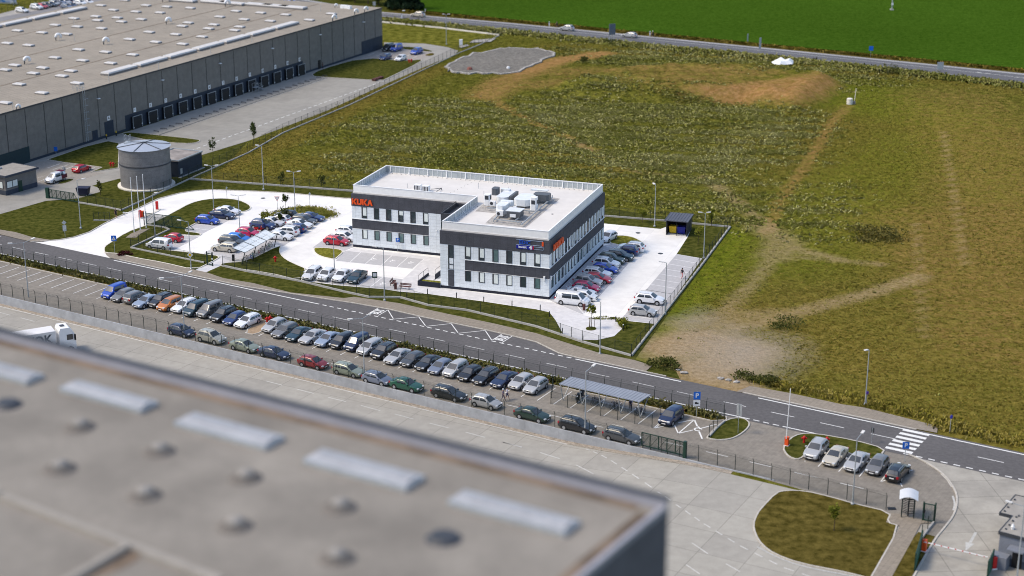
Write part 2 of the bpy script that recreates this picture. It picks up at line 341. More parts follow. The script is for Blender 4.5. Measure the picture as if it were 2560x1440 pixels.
mound = softpoly(P_([(1450, 250), (1420, 215), (1560, 185), (1800, 180), (2000, 190), (2090, 215), (2030, 266), (1985, 276), (1900, 254), (1860, 246), (1650, 252)]), 3.5)
Zg = Zg+np.where(NN > 20, mound*3.0, 0)
Zg = Zg+np.where(NN > 20, mound*((vnoise(.33, 31, 3)-.5)*1.5+(vnoise(.09, 35, 2)-.5)*1.2), 0)+np.where((NN > 20), mead0*((vnoise(.22, 41, 3)-.5)*.35*(.3+weed)+(vnoise(.03, 45, 2)-.5)*.5), 0)
def clampflat(r, pts, w): 
    global Zg
    m = softpoly(gl(r, pts), w); Zg = Zg*(1-m)
nv, ns = SS.shape; idx = np.arange(nv*ns).reshape(nv, ns)
me = bpy.data.meshes.new('ground'); me.from_pydata(np.c_[WXg.ravel(), WYg.ravel(), Zg.ravel()].tolist(), [], np.stack([idx[:-1, :-1], idx[:-1, 1:], idx[1:, 1:], idx[1:, :-1]], -1).reshape(-1, 4).tolist())
for nm, a in (('soil', soil), ('grav', grav), ('lush', lush), ('dry', dry), ('weed', weed), ('sand', sand)):
    me.attributes.new(nm, 'FLOAT', 'POINT').data.foreach_set('value', a.ravel().astype(np.float32))
me.polygons.foreach_set('use_smooth', [True]*len(me.polygons)); me.update()
ground = bpy.data.objects.new('ground', me); COL.objects.link(ground); tag(ground, kind='structure')
def meadowmat():
    m, N, Lk, b, P, mix, rg, noise, out = mat('meadow', (.112, .124, .016), .95, .3, .55, .02, .22, spec=0, col2=(.235, .222, .040), fine=.3)
    def att(n):
        a = N.new('ShaderNodeAttribute'); a.attribute_name = n; return a.outputs['Fac']
    def br(n, sc_, amp):  # mask broken up by noise
        k = noise(sc_, 5, .7); x = N.new('ShaderNodeMath'); x.operation = 'MULTIPLY_ADD'; Lk.new(k.outputs[0], x.inputs[0]); x.inputs[1].default_value = amp; x.inputs[2].default_value = -.5*amp
        y = N.new('ShaderNodeMath'); y.operation = 'ADD'; y.use_clamp = True; Lk.new(att(n), y.inputs[0]); Lk.new(x.outputs[0], y.inputs[1])
        z = N.new('ShaderNodeMath'); z.operation = 'MULTIPLY'; z.use_clamp = True; q = N.new('ShaderNodeMapRange'); q.inputs[1].default_value = 0; q.inputs[2].default_value = .12; Lk.new(att(n), q.inputs[0]); Lk.new(y.outputs[0], z.inputs[0]); Lk.new(q.outputs[0], z.inputs[1]); return z.outputs[0]
        mpp = N.new('ShaderNodeMapping'); mpp.inputs['Rotation'].default_value = (0, 0, .28); mpp.inputs['Scale'].default_value = (.055, .8, .3); Lk.new(P, mpp.inputs[0]); sn_ = N.new('ShaderNodeTexNoise'); sn_.inputs['Scale'].default_value = 1; sn_.inputs['Detail'].default_value = 4; Lk.new(mpp.outputs[0], sn_.inputs['Vector']); out = mix(rg(sn_.outputs[0], .35, .7), mix(1.0, out, (.72, .76, .66), 'MULTIPLY'), out)
    dryc = mix(rg(noise(1.1, 4, .7).outputs[0]), (.150, .108, .020), (.26, .19, .050)); out = mix(br('dry', .35, .9), out, dryc)
    lc = mix(rg(noise(.7, 4).outputs[0]), (.085, .115, .008), (.18, .20, .018)); out = mix(br('lush', .3, .9), out, lc)
    sc_ = mix(rg(noise(.9, 5, .7).outputs[0]), (.25, .125, .042), (.40, .225, .10)); out = mix(br('soil', .45, 1.15), out, sc_)
    sd_ = mix(rg(noise(1.4, 5, .75).outputs[0]), (.235, .165, .078), (.42, .315, .185)); out = mix(br('sand', .45, .75), out, sd_)
    gc = mix(rg(noise(2.5, 4, .8).outputs[0]), (.26, .235, .20), (.42, .37, .31)); out = mix(br('grav', .8, .5), out, gc)
    Lk.new(out, b.inputs['Base Color'])
    bm = N.new('ShaderNodeBump'); bm.inputs['Strength'].default_value = 1; bm.inputs['Distance'].default_value = .35; nb = noise(1.1, 6, .75); Lk.new(nb.outputs[0], bm.inputs['Height']); Lk.new(bm.outputs[0], b.inputs['Normal']); return m
me.materials.append(meadowmat())
CHECK = []
def sheet(name, pts, z, m):
    CHECK.append((name, pts)); return struct(name, MB().poly([(x, y, z) for x, y in pts] if sum(pts[i][0]*pts[(i+1) % len(pts)][1]-pts[(i+1) % len(pts)][0]*pts[i][1] for i in range(len(pts))) > 0 else [(x, y, z) for x, y in pts][::-1]), m)
# ---- crop field and far road
near = P_([(560, -14), (955, 42), (1280, 75.5), (1600, 108), (1920, 138), (2240, 172), (2560, 210), (2700, 228), (3500, 331)])
farE = P_([(560, -34), (955, 30), (1280, 58), (1600, 89), (1920, 120.5), (2240, 152), (2560, 184), (2700, 200), (3500, 292)])
farV = P_([(1030, 26), (1280, 51), (1600, 81.5), (1920, 113), (2240, 143), (2560, 175), (2760, 197), (3500, 284)])
def cropmat():
    m, N, Lk, b, P, mix, rg, noise, out = mat('crop', (.044, .106, .008), .9, .2, 1.3, .008, .24, spec=0, col2=(.070, .140, .014), fine=.25, bump=.3)
    mp = N.new('ShaderNodeMapping'); mp.inputs['Rotation'].default_value = (0, 0, .35); Lk.new(P, mp.inputs[0])
    wv = N.new('ShaderNodeTexWave'); wv.bands_direction = 'Y'; wv.inputs['Scale'].default_value = .11; wv.inputs['Distortion'].default_value = 1.2; wv.inputs['Detail'].default_value = 2; wv.inputs['Detail Scale'].default_value = .12; Lk.new(mp.outputs[0], wv.inputs[0])
    r = N.new('ShaderNodeMapRange'); r.inputs[1].default_value = .0; r.inputs[2].default_value = .05; r.inputs[3].default_value = .62; r.inputs[4].default_value = 1.0; Lk.new(wv.outputs[0], r.inputs[0])
    cc = N.new('ShaderNodeCombineColor'); [Lk.new(r.outputs[0], cc.inputs[i]) for i in range(3)]
    Lk.new(mix(1.0, out, cc.outputs[0], 'MULTIPLY'), b.inputs['Base Color']); return m
M['crop'] = cropmat()
sheet('crop_field', farV+[(1400, 1200), (-40, 1200), g('P', 1040, -20)], .35, M['crop'])
sheet('field_verge', farE[1:]+farV[::-1], .05, M['drylawn'])
sheet('highway', near+farE[::-1], .04, M['asphalt_far'])
sheet('grass_strip', [g('P', 690, -6), g('P', 955, 27), g('P', 1046, 34), g('P', 1046, -40), g('P', 690, -60)], .02, M['lawn'])
mk = MB(); mid = [((a[0]*.42+b[0]*.58), (a[1]*.42+b[1]*.58)) for a, b in zip(near, farE)]
ribbon(mk, [((a[0]*.12+b[0]*.88), (a[1]*.12+b[1]*.88)) for a, b in zip(near, farE)], -.15, .15, .05); ribbon(mk, mid, -.12, .12, .05); ribbon(mk, [((a[0]*.93+b[0]*.07), (a[1]*.93+b[1]*.07)) for a, b in zip(near, farE)], -.12, .12, .05)
for k in range(6):
    a = g('M', 2100+90*k, 702+11*k); b = g('M', 2150+90*k, 708+11*k); mk.poly([(a[0], a[1]-.4, .05), (b[0], b[1]-.4, .05), (b[0], b[1]+.4, .05), (a[0], a[1]+.4, .05)])
struct('highway_marking', mk, M['paint_worn'])
sh = MB(); ribbon(sh, farE, 0, -1.6, .046); struct('highway_shoulder', sh, mt('pale_shoulder', (.30, .30, .31), .9, .1, 1))
# ---- main road
bay = [g('H', 760, -22), g('H', 860, -8), g('H', 1100, 34), g('H', 1190, 50), g('H', 1465, 113), g('H', 1760, 174), g('H', 2063, 236), g('H', 2290, 287), g('H', 2520, 345), g('I', 1130, 92), g('I', 1330, 140)]
road = [pt(-140, 4.05), pt(-30, 4.05)]+bay+[pt(32, 4.05), pt(130, 4.05), pt(130, -4.05), pt(-140, -4.05)]
sheet('road', road, .03, M['asphalt'])
mk = MB(); 
def lin(a, b, w=.12, z=.036): ribbon(mk, [a, b], -w/2, w/2, z)
lin(pt(-140, -3.5), pt(56.5, -3.5), .22); lin(pt(62.5, -3.5), pt(74.2, -3.5), .2)
for s in np.arange(56.5, 62.5, 1.3): lin(pt(s, -3.5), pt(s+.8, -3.5), .2)
for s in np.arange(77, 130, 1.5): lin(pt(s, -3.6), pt(s+.8, -3.6), .22)
lin(pt(-57, 3.5), pt(-16, 3.5), .24); lin(pt(-140, 3.4), pt(-83, 3.4), .22); lin(pt(28.6, 3.45), pt(44.5, 3.45), .24); lin(pt(55.4, 3.5), pt(130, 3.5), .24)
for s in np.arange(-16, 28.3, 1.35): lin(pt(s, 3.5), pt(s+.75, 3.5), .22)
for k in range(-13, 9): s = -71.18+5.356*k; lin(pt(s, 0), pt(s+3.1, 0), .13)
for s in (-22.2, -15.8, -9.5, -4.6): lin(pt(s-.6, 0), pt(s+2.6, 0), .13)
for k in range(0, 22):
    if k not in (12,): lin(pt(6.52*k, 0), pt(6.52*k+3.1, 0), .13)
for i in range(6):
    n = -2.95+i*1.25; mk.add([(*pt(74.6, n-.33), .038), (*pt(77.9, n-.33), .038), (*pt(77.9, n+.33), .038), (*pt(74.6, n+.33), .038)], [(0, 1, 2, 3)])
def zl(r, pts, w=.14):
    q = gl(r, pts)
    for a, b in zip(q[:-1], q[1:]): lin(a, b, w, .037)
zl('H', [(1003, 97), (1100, 37)]); zl('H', [(1100, 105), (1187, 55), (1235, 133)]); zl('H', [(1240, 138), (1465, 118), (1525, 197)]); zl('H', [(1530, 203), (1757, 178), (1817, 260)]); zl('H', [(1822, 265), (2063, 240), (2120, 325)]); zl('H', [(2128, 326), (2213, 272)]); zl('H', [(2213, 350), (2303, 293)])
for x, y in ((1096, 72), (2215, 310)):
    c = g('H', x, y); text(mk, 'BUS', 1.25, lambda a, b, z, c=c: (c[0]+RN[0]*a*.95-RE[0]*b*1.5, c[1]+RN[1]*a*.95-RE[1]*b*1.5, .038), bold=.03)
struct('road_marking', mk, M['paint'])
# ---- lawns, pavements
lawn = P_([(-300, 440), (330, 420), (505, 385), (620, 353), (560, 420), (500, 447), (880, 478), (1515, 521), (1832, 566), (1588, 898), (1690, 928)])+[pt(44, 4.2), pt(-140, 4.2)]
sheet('lawn', lawn, .012, M['lawn'])
sw1 = gl('C', [(-300, 905), (0, 967), (150, 992), (300, 1037), (420, 1056), (495, 1067), (400, 1080), (290, 1082)])+[pt(-84.5, 4.1), pt(-140, 4.1)]
sheet('pavement', sw1, .10, M['sidewalk'])
sw2 = gl('D', [(216, 605), (228, 622), (340, 627), (500, 667), (740, 707), (1010, 772), (1130, 797), (1290, 852), (1560, 897), (1900, 982), (2376, 1032)])+gl('H', [(880, -60), (1290, -2), (1720, 93), (2130, 178), (2520, 268)])+gl('I', [(1500, 88), (1840, 158), (2010, 212), (1950, 264)])+[pt(37, 4.12), pt(32, 4.12)]+bay[::-1]+[pt(-30, 4.12), pt(-56.5, 4.12)]+gl('D', [(275, 672), (240, 645)])
sheet('pavement', sw2, .10, M['sidewalk'])
sheet('pavement', gl('J', [(1190, 172), (1335, 112), (1760, 188), (2287, 303)])+gl('K', [(820, 128), (1392, 272), (1385, 325)])+[pt(75.5, 4.12), pt(53.2, 4.12)], .10, M['sidewalk'])
kb = MB()
ribbon(kb, [pt(-56.5, 4.1), pt(-30, 4.1)]+bay+[pt(32, 4.1), pt(42, 4.1)], -.06, .09, .125, z0=.0); ribbon(kb, [pt(53, 4.1), pt(76, 4.1)], -.06, .09, .125, z0=0.); ribbon(kb, gl('C', [(290, 1082), (500, 1067), (560, 1062), (700, 1037), (850, 987), (980, 912), (1100, 852), (1280, 777), (1500, 672), (1700, 620), (1850, 597), (2010, 587), (2425, 602)])+gl('D', [(1850, 82), (2376, 131)])+[g('P', 882, 497)], -.1, .1, .13, z0=0)
# ---- office car park
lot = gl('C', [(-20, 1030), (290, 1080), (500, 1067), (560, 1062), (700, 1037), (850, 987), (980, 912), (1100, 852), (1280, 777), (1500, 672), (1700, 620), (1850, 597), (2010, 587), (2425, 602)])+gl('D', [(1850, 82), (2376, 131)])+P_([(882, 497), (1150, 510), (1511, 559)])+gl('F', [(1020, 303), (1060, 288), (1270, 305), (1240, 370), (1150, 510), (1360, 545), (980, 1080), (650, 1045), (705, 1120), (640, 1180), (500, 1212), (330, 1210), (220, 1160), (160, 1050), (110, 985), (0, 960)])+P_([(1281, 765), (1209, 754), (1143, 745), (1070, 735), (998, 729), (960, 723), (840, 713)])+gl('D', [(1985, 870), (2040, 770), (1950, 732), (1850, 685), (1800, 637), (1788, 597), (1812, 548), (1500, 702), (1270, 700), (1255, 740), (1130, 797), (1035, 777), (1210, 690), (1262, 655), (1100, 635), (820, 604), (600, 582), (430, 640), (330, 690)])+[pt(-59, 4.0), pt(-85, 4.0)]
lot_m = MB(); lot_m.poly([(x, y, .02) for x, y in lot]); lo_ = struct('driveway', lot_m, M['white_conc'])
def island(name, pts, m, z=.11, k=1, kerbm=None):
    pts = chaikin(pts, k); CHECK.append((name+'_island', pts)); q = MB().prism(pts, .0, z); o = struct(name, q, m)
    if sum(pts[i][0]*pts[(i+1) % len(pts)][1]-pts[(i+1) % len(pts)][0]*pts[i][1] for i in range(len(pts))) < 0: pts = pts[::-1]
    if kerbm is not None: ribbon(kerbm, pts, 0.01, -.16, z+.025, closed=True, z0=0)
    return o
kw = MB()
island('lawn', gl('D', [(222, 605), (224, 570), (270, 538), (420, 440), (590, 380), (620, 372), (760, 305), (880, 240), (1000, 175), (1130, 143), (1300, 133), (1430, 150), (1515, 188), (1537, 220), (1500, 245), (1440, 255), (1230, 262), (1050, 350), (905, 427), (1097, 450), (1062, 472), (885, 455), (750, 492), (600, 582), (820, 604), (1100, 635), (1265, 655), (1210, 690), (1035, 777), (740, 707), (500, 667), (340, 627), (230, 622)]), M['lawn'], k=1, kerbm=kw)
island('planted_island', gl('T', [(1235, 492), (1400, 400), (1560, 345), (1750, 308), (1950, 295), (2200, 312), (2400, 372), (2478, 440), (2440, 510), (2370, 552), (2260, 550), (1850, 420), (1740, 500), (1560, 600), (1460, 700), (1395, 700), (1500, 600), (1640, 510), (1560, 470), (1300, 510)]), M['lawn2'], k=1, kerbm=kw)
island('planted_island', P_([(785, 623), (791, 620.5), (825, 622), (861, 627), (841, 645), (836, 649), (805, 643), (788, 633)]), M['lawn2'], k=2, kerbm=kw)
island('planted_island', gl('F', [(598, 418), (635, 368), (700, 359), (790, 373), (855, 405), (886, 440), (880, 468), (840, 490), (760, 460), (650, 428)]), M['lawn2'], k=2, kerbm=kw)
island('planted_island', gl('F', [(405, 1120), (415, 1108), (450, 1102), (485, 1108), (497, 1120), (480, 1132), (450, 1136), (418, 1132)]), M['lawn'], z=.06, k=2)
island('lawn', gl('D', [(1500, 702), (1812, 548), (1788, 597), (1800, 637), (1850, 685), (1950, 732), (2040, 770), (1985, 870), (1700, 800), (1265, 742), (1280, 715)]), M['lawn'], z=.07, k=1, kerbm=kw)
for nm, m, pts in (
    ('parking_bays', 'graybay', gl('D', [(905, 427), (1055, 350), (1240, 262), (1450, 257), (1420, 290), (1097, 450)])), ('parking_bays', 'graybay', gl('D', [(603, 583), (760, 492), (885, 460), (1075, 475), (826, 604)])),
    ('parking_bays', 'graybay', gl('D', [(1098, 635), (1290, 520), (1480, 405), (1620, 320), (1760, 262), (1960, 250), (2165, 325), (2040, 430), (1830, 560), (1770, 545), (1500, 702), (1380, 705), (1262, 655)])),
    ('parking_bays', 'graybay', P_([(782, 619), (812, 597), (850, 577), (880, 568), (884, 618), (862, 627)])), ('parking_bays', 'graybay', gl('E', [(0, 980), (80, 890), (790, 965), (690, 1052)])),
    ('parking_bays', 'graybay', gl('E', [(-300, 1148), (-190, 1045), (60, 1075), (310, 1112), (600, 1147), (560, 1252), (430, 1232), (0, 1192)])),
    ('parking_bays', 'graybay', gl('F', [(385, 1005), (150, 905), (110, 885), (555, 440), (640, 420), (850, 482)])), ('parking_bays', 'graybay', gl('F', [(692, 1045), (1150, 510), (1358, 546), (980, 1078)])),
    ('walkway', 'walk', P_([(960, 722), (998, 728), (1071, 734), (1143, 744), (1209, 753), (1282, 764), (1340, 772.5)])+gl('F', [(110, 985), (160, 1050), (220, 1160), (330, 1210), (500, 1212), (640, 1180), (705, 1120), (650, 1047), (480, 1030), (386, 1008), (148, 905)])+P_([(1376, 756), (1103, 719), (1099, 645), (884, 621), (862, 628), (1059, 648), (1034, 674), (1007, 698)])),
    ('walkway', 'walk', gl('D', [(1266, 653), (1380, 707), (1420, 700), (1310, 720), (1255, 742), (1130, 797), (1035, 777)])),
    ('blue_parking_bay', 'blue_bay', gl('T', [(1740, 830), (1880, 745), (1985, 772), (1885, 843)])), ('blue_parking_bay', 'blue_bay', gl('T', [(815, 715), (870, 690), (990, 750), (930, 775)]))):
    sheet(nm, pts, .031 if m == 'blue_bay' else .024 if m == 'walk' else .027, M[m])
mk = MB()
def bays(r, a0, a1, b0, b1, n, w=.13, z=.032, skip=()):
    a0, a1, b0, b1 = [np.array(g(r, *q)) for q in (a0, a1, b0, b1)]
    for i in range(n+1):
        if i in skip: continue
        t = i/n; lin(tuple(a0+(a1-a0)*t), tuple(b0+(b1-b0)*t), w, z)
bays('D', (905, 427), (1240, 262), (1097, 450), (1420, 290), 5); bays('D', (603, 583), (885, 460), (826, 604), (1075, 475), 4)
bays('D', (1098, 635), (1740, 270), (1290, 650), (1910, 300), 11); bays('D', (1500, 690), (1960, 320), (1690, 640), (2150, 330), 8)
bays('E', (80, 890), (790, 965), (-20, 985), (690, 1052), 5, .12); bays('E', (-190, 1045), (430, 1120), (-300, 1148), (310, 1215), 6, .12)
bays('F', (215, 800), (600, 420), (395, 1000), (850, 482), 14, .12); bays('F', (900, 800), (1150, 510), (1110, 835), (1358, 546), 7, .12); bays('F', (730, 1005), (900, 800), (960, 1040), (1110, 835), 4, .12)
for x, y in ((340, 968), (510, 985), (675, 1000), (420, 1190)):   # wheelchair marks
    c = g('E', x, y); R = .42
    ribbon(mk, [(c[0]+R*math.cos(t), c[1]+R*math.sin(t)) for t in np.linspace(.4, 5.2, 10)], -.07, .07, .033); lin((c[0]-.05, c[1]+.9), (c[0]-.05, c[1]+.2), .16, .034); lin((c[0]-.05, c[1]+.2), (c[0]+.5, c[1]+.1), .14, .0345)
struct('bay_marking', mk, mt('pale_bay_paint', (.80, .80, .80), .7, .06, 3))
for r, x, y in (('T', 1100, 127), ('F', 835, 336), ('F', 1018, 505)):
    c = g(r, x, y); MBq = MB(); MBq.lathe([(.42, .02), (.42, .05), (.36, .052)], c[0], c[1], 14); tag(MBq.build('drain_cover', M['dark']), {'T': 'dark drain cover in the white road behind the left car park', 'F': 'dark drain cover near the bin shelter' if y < 400 else 'dark drain cover between the two right parking rows'}[r], 'drain cover')
# ---- lower parking lot
pk = [pt(-150, NW+.05), pt(62, NW+.05)]+gl('K', [(560, 830), (730, 880), (1000, 945), (1260, 1005), (1340, 1030), (1310, 1110), (1370, 1150), (1440, 1070), (1525, 960), (1548, 830), (1510, 740), (1430, 640), (1290, 545), (1165, 492)])+[pt(76.5, -4.06), pt(-150, -4.06)]
sheet('parking_lot', pk, .02, M['pavers'])
kg = MB()
island('verge', [pt(-150, -4.5), pt(54.5, -4.5)]+gl('J', [(1080, 470), (1000, 525), (905, 625), (880, 640)][:1])+[pt(53.6, -6.5), pt(-150, -6.5)], M['drylawn'], k=0, kerbm=kg)
island('verge', gl('J', [(880, 655), (1000, 530), (1075, 485), (1160, 455), (1260, 455), (1310, 488), (1322, 522), (1290, 572), (1210, 632), (1120, 672), (1000, 682), (905, 668)]), M['lawn'], k=1, kerbm=kg)
island('verge', gl('K', [(183, 440), (240, 370), (310, 335), (420, 330), (740, 385), (972, 450), (940, 500), (905, 535), (830, 520), (690, 480), (540, 440), (350, 490), (310, 527), (262, 525), (212, 495)]), M['lawn'], k=1, kerbm=kg)
island('gravel_patch', gl('D', [(1480, 1342), (1612, 1212), (1692, 1235), (1682, 1292), (1580, 1357)]), M['dirt'], z=.06, k=1, kerbm=kg)
sheet('gate_road', gl('K', [(1165, 492), (2066, 700)])+[pt(130, -4.06), pt(130, -60), pt(70, -60)]+gl('K', [(1200, 1440), (1230, 1400), (1370, 1150), (1440, 1070), (1525, 960), (1548, 830), (1510, 740), (1430, 640), (1290, 545)]), .026, M['gateroad'])
ribbon(kg, chaikin(gl('K', [(1165, 492), (1290, 545), (1430, 640), (1510, 740), (1548, 830), (1525, 960), (1440, 1070), (1370, 1150), (1230, 1400), (1190, 1470)]), 2, False), -.1, .1, .14, z0=0)
yard_pts = [pt(-150, NW-.03), pt(-60, NW-.03), pt(0, NW-.03), pt(38, NW-.03), pt(42, NW-.03), pt(46, NW-.03), pt(50, NW-.03), pt(54, NW-.03), pt(58, NW-.03), pt(62, NW-.03), pt(140, NW-.03)]
ym = MB(); ss = [-150, -60, 0, 38]+list(range(40, 63, 2))+[140]
ym.add([(*pt(s, n), yz(s)+.010) for n in (NW-1.0, -150) for s in ss], [(i, len(ss)+i, len(ss)+i+1, i+1) for i in range(len(ss)-1)]); struct('truck_yard', ym, M['yard'])
gs = MB(); gs.add([(*pt(s, n), yz(s)+.03) for n in (NW-.06, NW-1.0) for s in ss[:-1]], [(i, len(ss)-1+i, len(ss)+i, i+1) for i in range(len(ss)-2)]); struct('gravel_strip', gs, mt('strip_gravel', (.38, .33, .27), .95, .3, 3, bump=.8, fine=.2))
mk = MB()
def ylin(a, b, w=.14): 
    n = 6; q = [(a[0]+(b[0]-a[0])*i/n, a[1]+(b[1]-a[1])*i/n) for i in range(n+1)]
    for p0, p1 in zip(q[:-1], q[1:]):
        d = np.array(p1)-np.array(p0); d = d/np.linalg.norm(d)*w/2; z0 = yz(sn(p0)[0])+.032; z1 = yz(sn(p1)[0])+.032
        mk.add([(p0[0]-d[1], p0[1]+d[0], z0), (p0[0]+d[1], p0[1]-d[0], z0), (p1[0]+d[1], p1[1]-d[0], z1), (p1[0]-d[1], p1[1]+d[0], z1)], [(0, 1, 2, 3)])
ylin(pt(-140, -19.7), pt(40.5, -19.7), .2)
for a, b in (((-40, 580), (95, 617)), ((190, 640), (315, 673))): ylin(gy('G', *a), gy('G', *b))
for a, b in (((90, 695), (235, 732)), ((368, 768), (520, 807)), ((650, 842), (808, 880)), ((945, 915), (1118, 962)), ((1250, 992), (1415, 1037)), ((1565, 1075), (1735, 1117)), ((1885, 1155), (2060, 1202)), ((2220, 1245), (2390, 1292))): ylin(gy('H', *a), gy('H', *b))
for a, b in (((595, 932), (775, 977)), ((948, 1030), (1133, 1087)), ((1290, 1148), (1452, 1230))): ylin(gy('I', *a), gy('I', *b))
dsh = [gy('I', *q) for q in ((1380, 995), (1450, 1020), (1530, 1055), (1620, 1105), (1720, 1170), (1820, 1235), (1940, 1315), (2060, 1400), (2130, 1440))]+[gy('P', *q) for q in ((1690, 1262), (1760, 1310), (1850, 1365), (1960, 1420), (2050, 1450))]
acc = 0
for p0, p1 in zip(dsh[:-1], dsh[1:]):
    L_ = math.dist(p0, p1); k = max(1, int(L_/1.6))
    for i in range(k):
        f0, f1 = i/k, (i+.55)/k; ylin((p0[0]+(p1[0]-p0[0])*f0, p0[1]+(p1[1]-p0[1])*f0), (p0[0]+(p1[0]-p0[0])*f1, p0[1]+(p1[1]-p0[1])*f1), .16)
ylin(gy('P', 1730, 1358), gy('P', 1770, 1385)); ylin(gy('P', 1815, 1410), gy('P', 1850, 1430)); ylin(gy('P', 1715, 1412), gy('P', 1750, 1436))
struct('yard_marking', mk, mt('faded_yard_paint', (.60, .59, .56), .8, .12, 3, bigvar=.2))
kl = gl('K', [(-18, 960), (20, 910), (130, 795), (200, 778), (350, 780), (560, 830), (730, 880), (1020, 948), (985, 1025), (1090, 1055), (870, 1440), (860, 1460), (700, 1420), (620, 1402), (310, 1342), (120, 1272), (20, 1200), (-30, 1120), (-48, 1040)])
island('lawn', kl, M['drylawn'], z=.09, k=1, kerbm=kg)
sheet('footpath', gl('K', [(1030, 952), (985, 1025), (1095, 1055), (868, 1445), (800, 1560), (1000, 1560), (1035, 1445), (1210, 1130), (1260, 1035), (1350, 1030), (1260, 1005), (1100, 965)]), .105, M['sidewalk'])
island('lawn', gl('K', [(1240, 1100), (1368, 1135), (1195, 1430), (1160, 1490), (1010, 1490), (1040, 1440), (1205, 1140)]), M['drylawn'], z=.09, k=0)
mk = MB()
b0 = [pt(-71.3-2.42*i, 0) for i in range(3)]
for k in range(0, 57):
    s = -72+2.41*k
    if s < 49.5 and not (-23.6 < s < -17.5): lin(pt(s, -7.1), pt(s+.15, -12.1), .12)
for k in range(-14, 27): s = 56.97+5.5*k*.505*2; (lin(pt(s, -15.35), pt(s+2.8, -15.35), .12) if s < 76 else None)
zl('J', [(315, 555), (400, 480)], .16); zl('J', [(315, 555), (420, 535)], .16); zl('J', [(535, 525), (575, 610), (745, 465), (575, 497)], .16); zl('J', [(575, 610), (730, 575)], .16); zl('J', [(745, 465), (775, 535)], .2); zl('J', [(795, 590), (828, 668)], .2); zl('J', [(822, 555), (980, 513)], .16)
c = g('J', 785, 568); ribbon(mk, [(c[0]+.45*math.cos(t), c[1]+.45*math.sin(t)) for t in np.linspace(0, 5, 10)], -.1, .1, .041); lin((c[0]+.1, c[1]+.9), (c[0]+.25, c[1]+.1), .2, .042)
for a, b in (((455, 585), (515, 520)), ((615, 625), (690, 545)), ((777, 663), (850, 575)), ((943, 705), (985, 650)), ((943, 705), (995, 688)), ((1090, 700), (1113, 742)), ((1140, 630), (1195, 612)), ((350, 545), (352, 540))): zl('K', [a, b], .12)
struct('parking_marking', mk, M['paint'])
mk = MB(); a, b = np.array(g('K', 1690, 1100)), np.array(g('K', 1608, 1245)); d = (b-a)/np.linalg.norm(b-a); nn = np.array([-d[1], d[0]]); L_ = np.linalg.norm(b-a)
mk.poly([(*(a+nn*.14), .034), (*(a-nn*.14), .034), (*(a+d*L_*.6-nn*.14), .034), (*(a+d*L_*.6+nn*.14), .034)]); mk.poly([(*(a+d*L_*.58-nn*.45), .035), (*b, .035), (*(a+d*L_*.58+nn*.45), .035)])
lin(g('K', 1305, 562), g('K', 1375, 597), .2, .034); zl('K', [(1415, 640), (1465, 690), (1500, 745)], .2)
q = chaikin(gl('K', [(1525, 815), (1545, 880), (1530, 930)]), 2, False); ribbon(mk, q, -.35, -.12, .034)
struct('gate_marking', mk, M['paint_worn'])
mk = MB(); ribbon(mk, chaikin([gy('K', *q) for q in ((-20, 1215), (120, 1290), (310, 1362), (620, 1425), (800, 1455))], 1, False), -.1, .1, .04); struct('yard_edge_line', mk, M['paint_worn'])
# ---- warehouse yard
wy_ = P_([(-160, 610), (-160, 430), (75, 400), (332, 325), (800, 172), (960, 118)])+P_([(960, 106), (1060, 109), (1118, 118), (1146, 127), (1135, 138), (1060, 168), (960, 212), (813, 279), (620, 352.5), (505, 387.5)])+gl('U', [(1640, 860), (1000, 1000), (400, 1350)])+gl('C', [(1130, 480), (870, 548), (960, 572), (945, 606), (735, 668), (430, 692), (0, 817)])
sheet('dock_yard', wy_, .022, M['wyard'])
island('lawn', gl('A', [(360, 1200), (640, 1103), (810, 1062), (890, 1078), (885, 1262), (690, 1292), (770, 1258), (665, 1243), (490, 1222)]), M['lawn'], k=0, kerbm=kg)
island('lawn', gl('A', [(905, 1012), (955, 994), (1060, 1004), (1480, 1048), (1502, 1060), (1460, 1076), (1380, 1079), (1150, 1062)]), M['lawn'], k=1, kerbm=kg)
island('lawn', gl('B', [(525, 572), (600, 525), (920, 434), (1260, 461), (1350, 447), (1366, 460), (1100, 592), (1060, 606), (650, 582)]), M['lawn'], k=1, kerbm=kg)
island('lawn', gl('B', [(1205, 352), (1300, 355), (1400, 371), (1452, 388), (1390, 385), (1220, 369)]), M['lawn'], z=.08, k=1)
island('lawn', gl('B', [(1378, 416), (1438, 397), (1462, 407), (1430, 421)]), M['drylawn'], z=.08, k=1)
island('lawn', gl('C', [(535, 530), (630, 488), (692, 484), (690, 497), (600, 527)]), M['lawn'], z=.08, k=1)
sheet('parking_bays', gl('C', [(330, 332), (440, 308), (700, 342), (985, 377), (880, 412), (1000, 427), (640, 522), (470, 542), (350, 562)]), .03, mt('beige_pavers', (.31, .285, .25), .9, .1, 2, bigvar=.12))
sheet('parking_bays', gl('B', [(920, 434), (1000, 395), (1090, 345), (1200, 352), (1300, 365), (1462, 400), (1366, 447), (1262, 461)]), .03, mt('beige_pavers', (.33, .30, .27), .9, .1, 2, bigvar=.12))
mk = MB()
for a, b in (((450, 380), (565, 340)), ((500, 395), (645, 350)), ((570, 410), (700, 362)), ((675, 408), (720, 392)), ((760, 425), (900, 375)), ((360, 470), (410, 462)), ((365, 510), (450, 478))): zl('C', [a, b], .14)
bays('B', (960, 418), (1290, 440), (1010, 398), (1345, 412), 5, .1)
for k in range(36):
    a = np.array(g('U', 1400, 780)); b = np.array(g('B', 1100, 600)); t = k/36; lin(tuple(a+(b-a)*t), tuple(a+(b-a)*(t+.6/36)), .22, .036)
lin(g('U', 740, 480), g('B', 645, 588), .35, .034)
struct('dock_marking', mk, M['paint'])
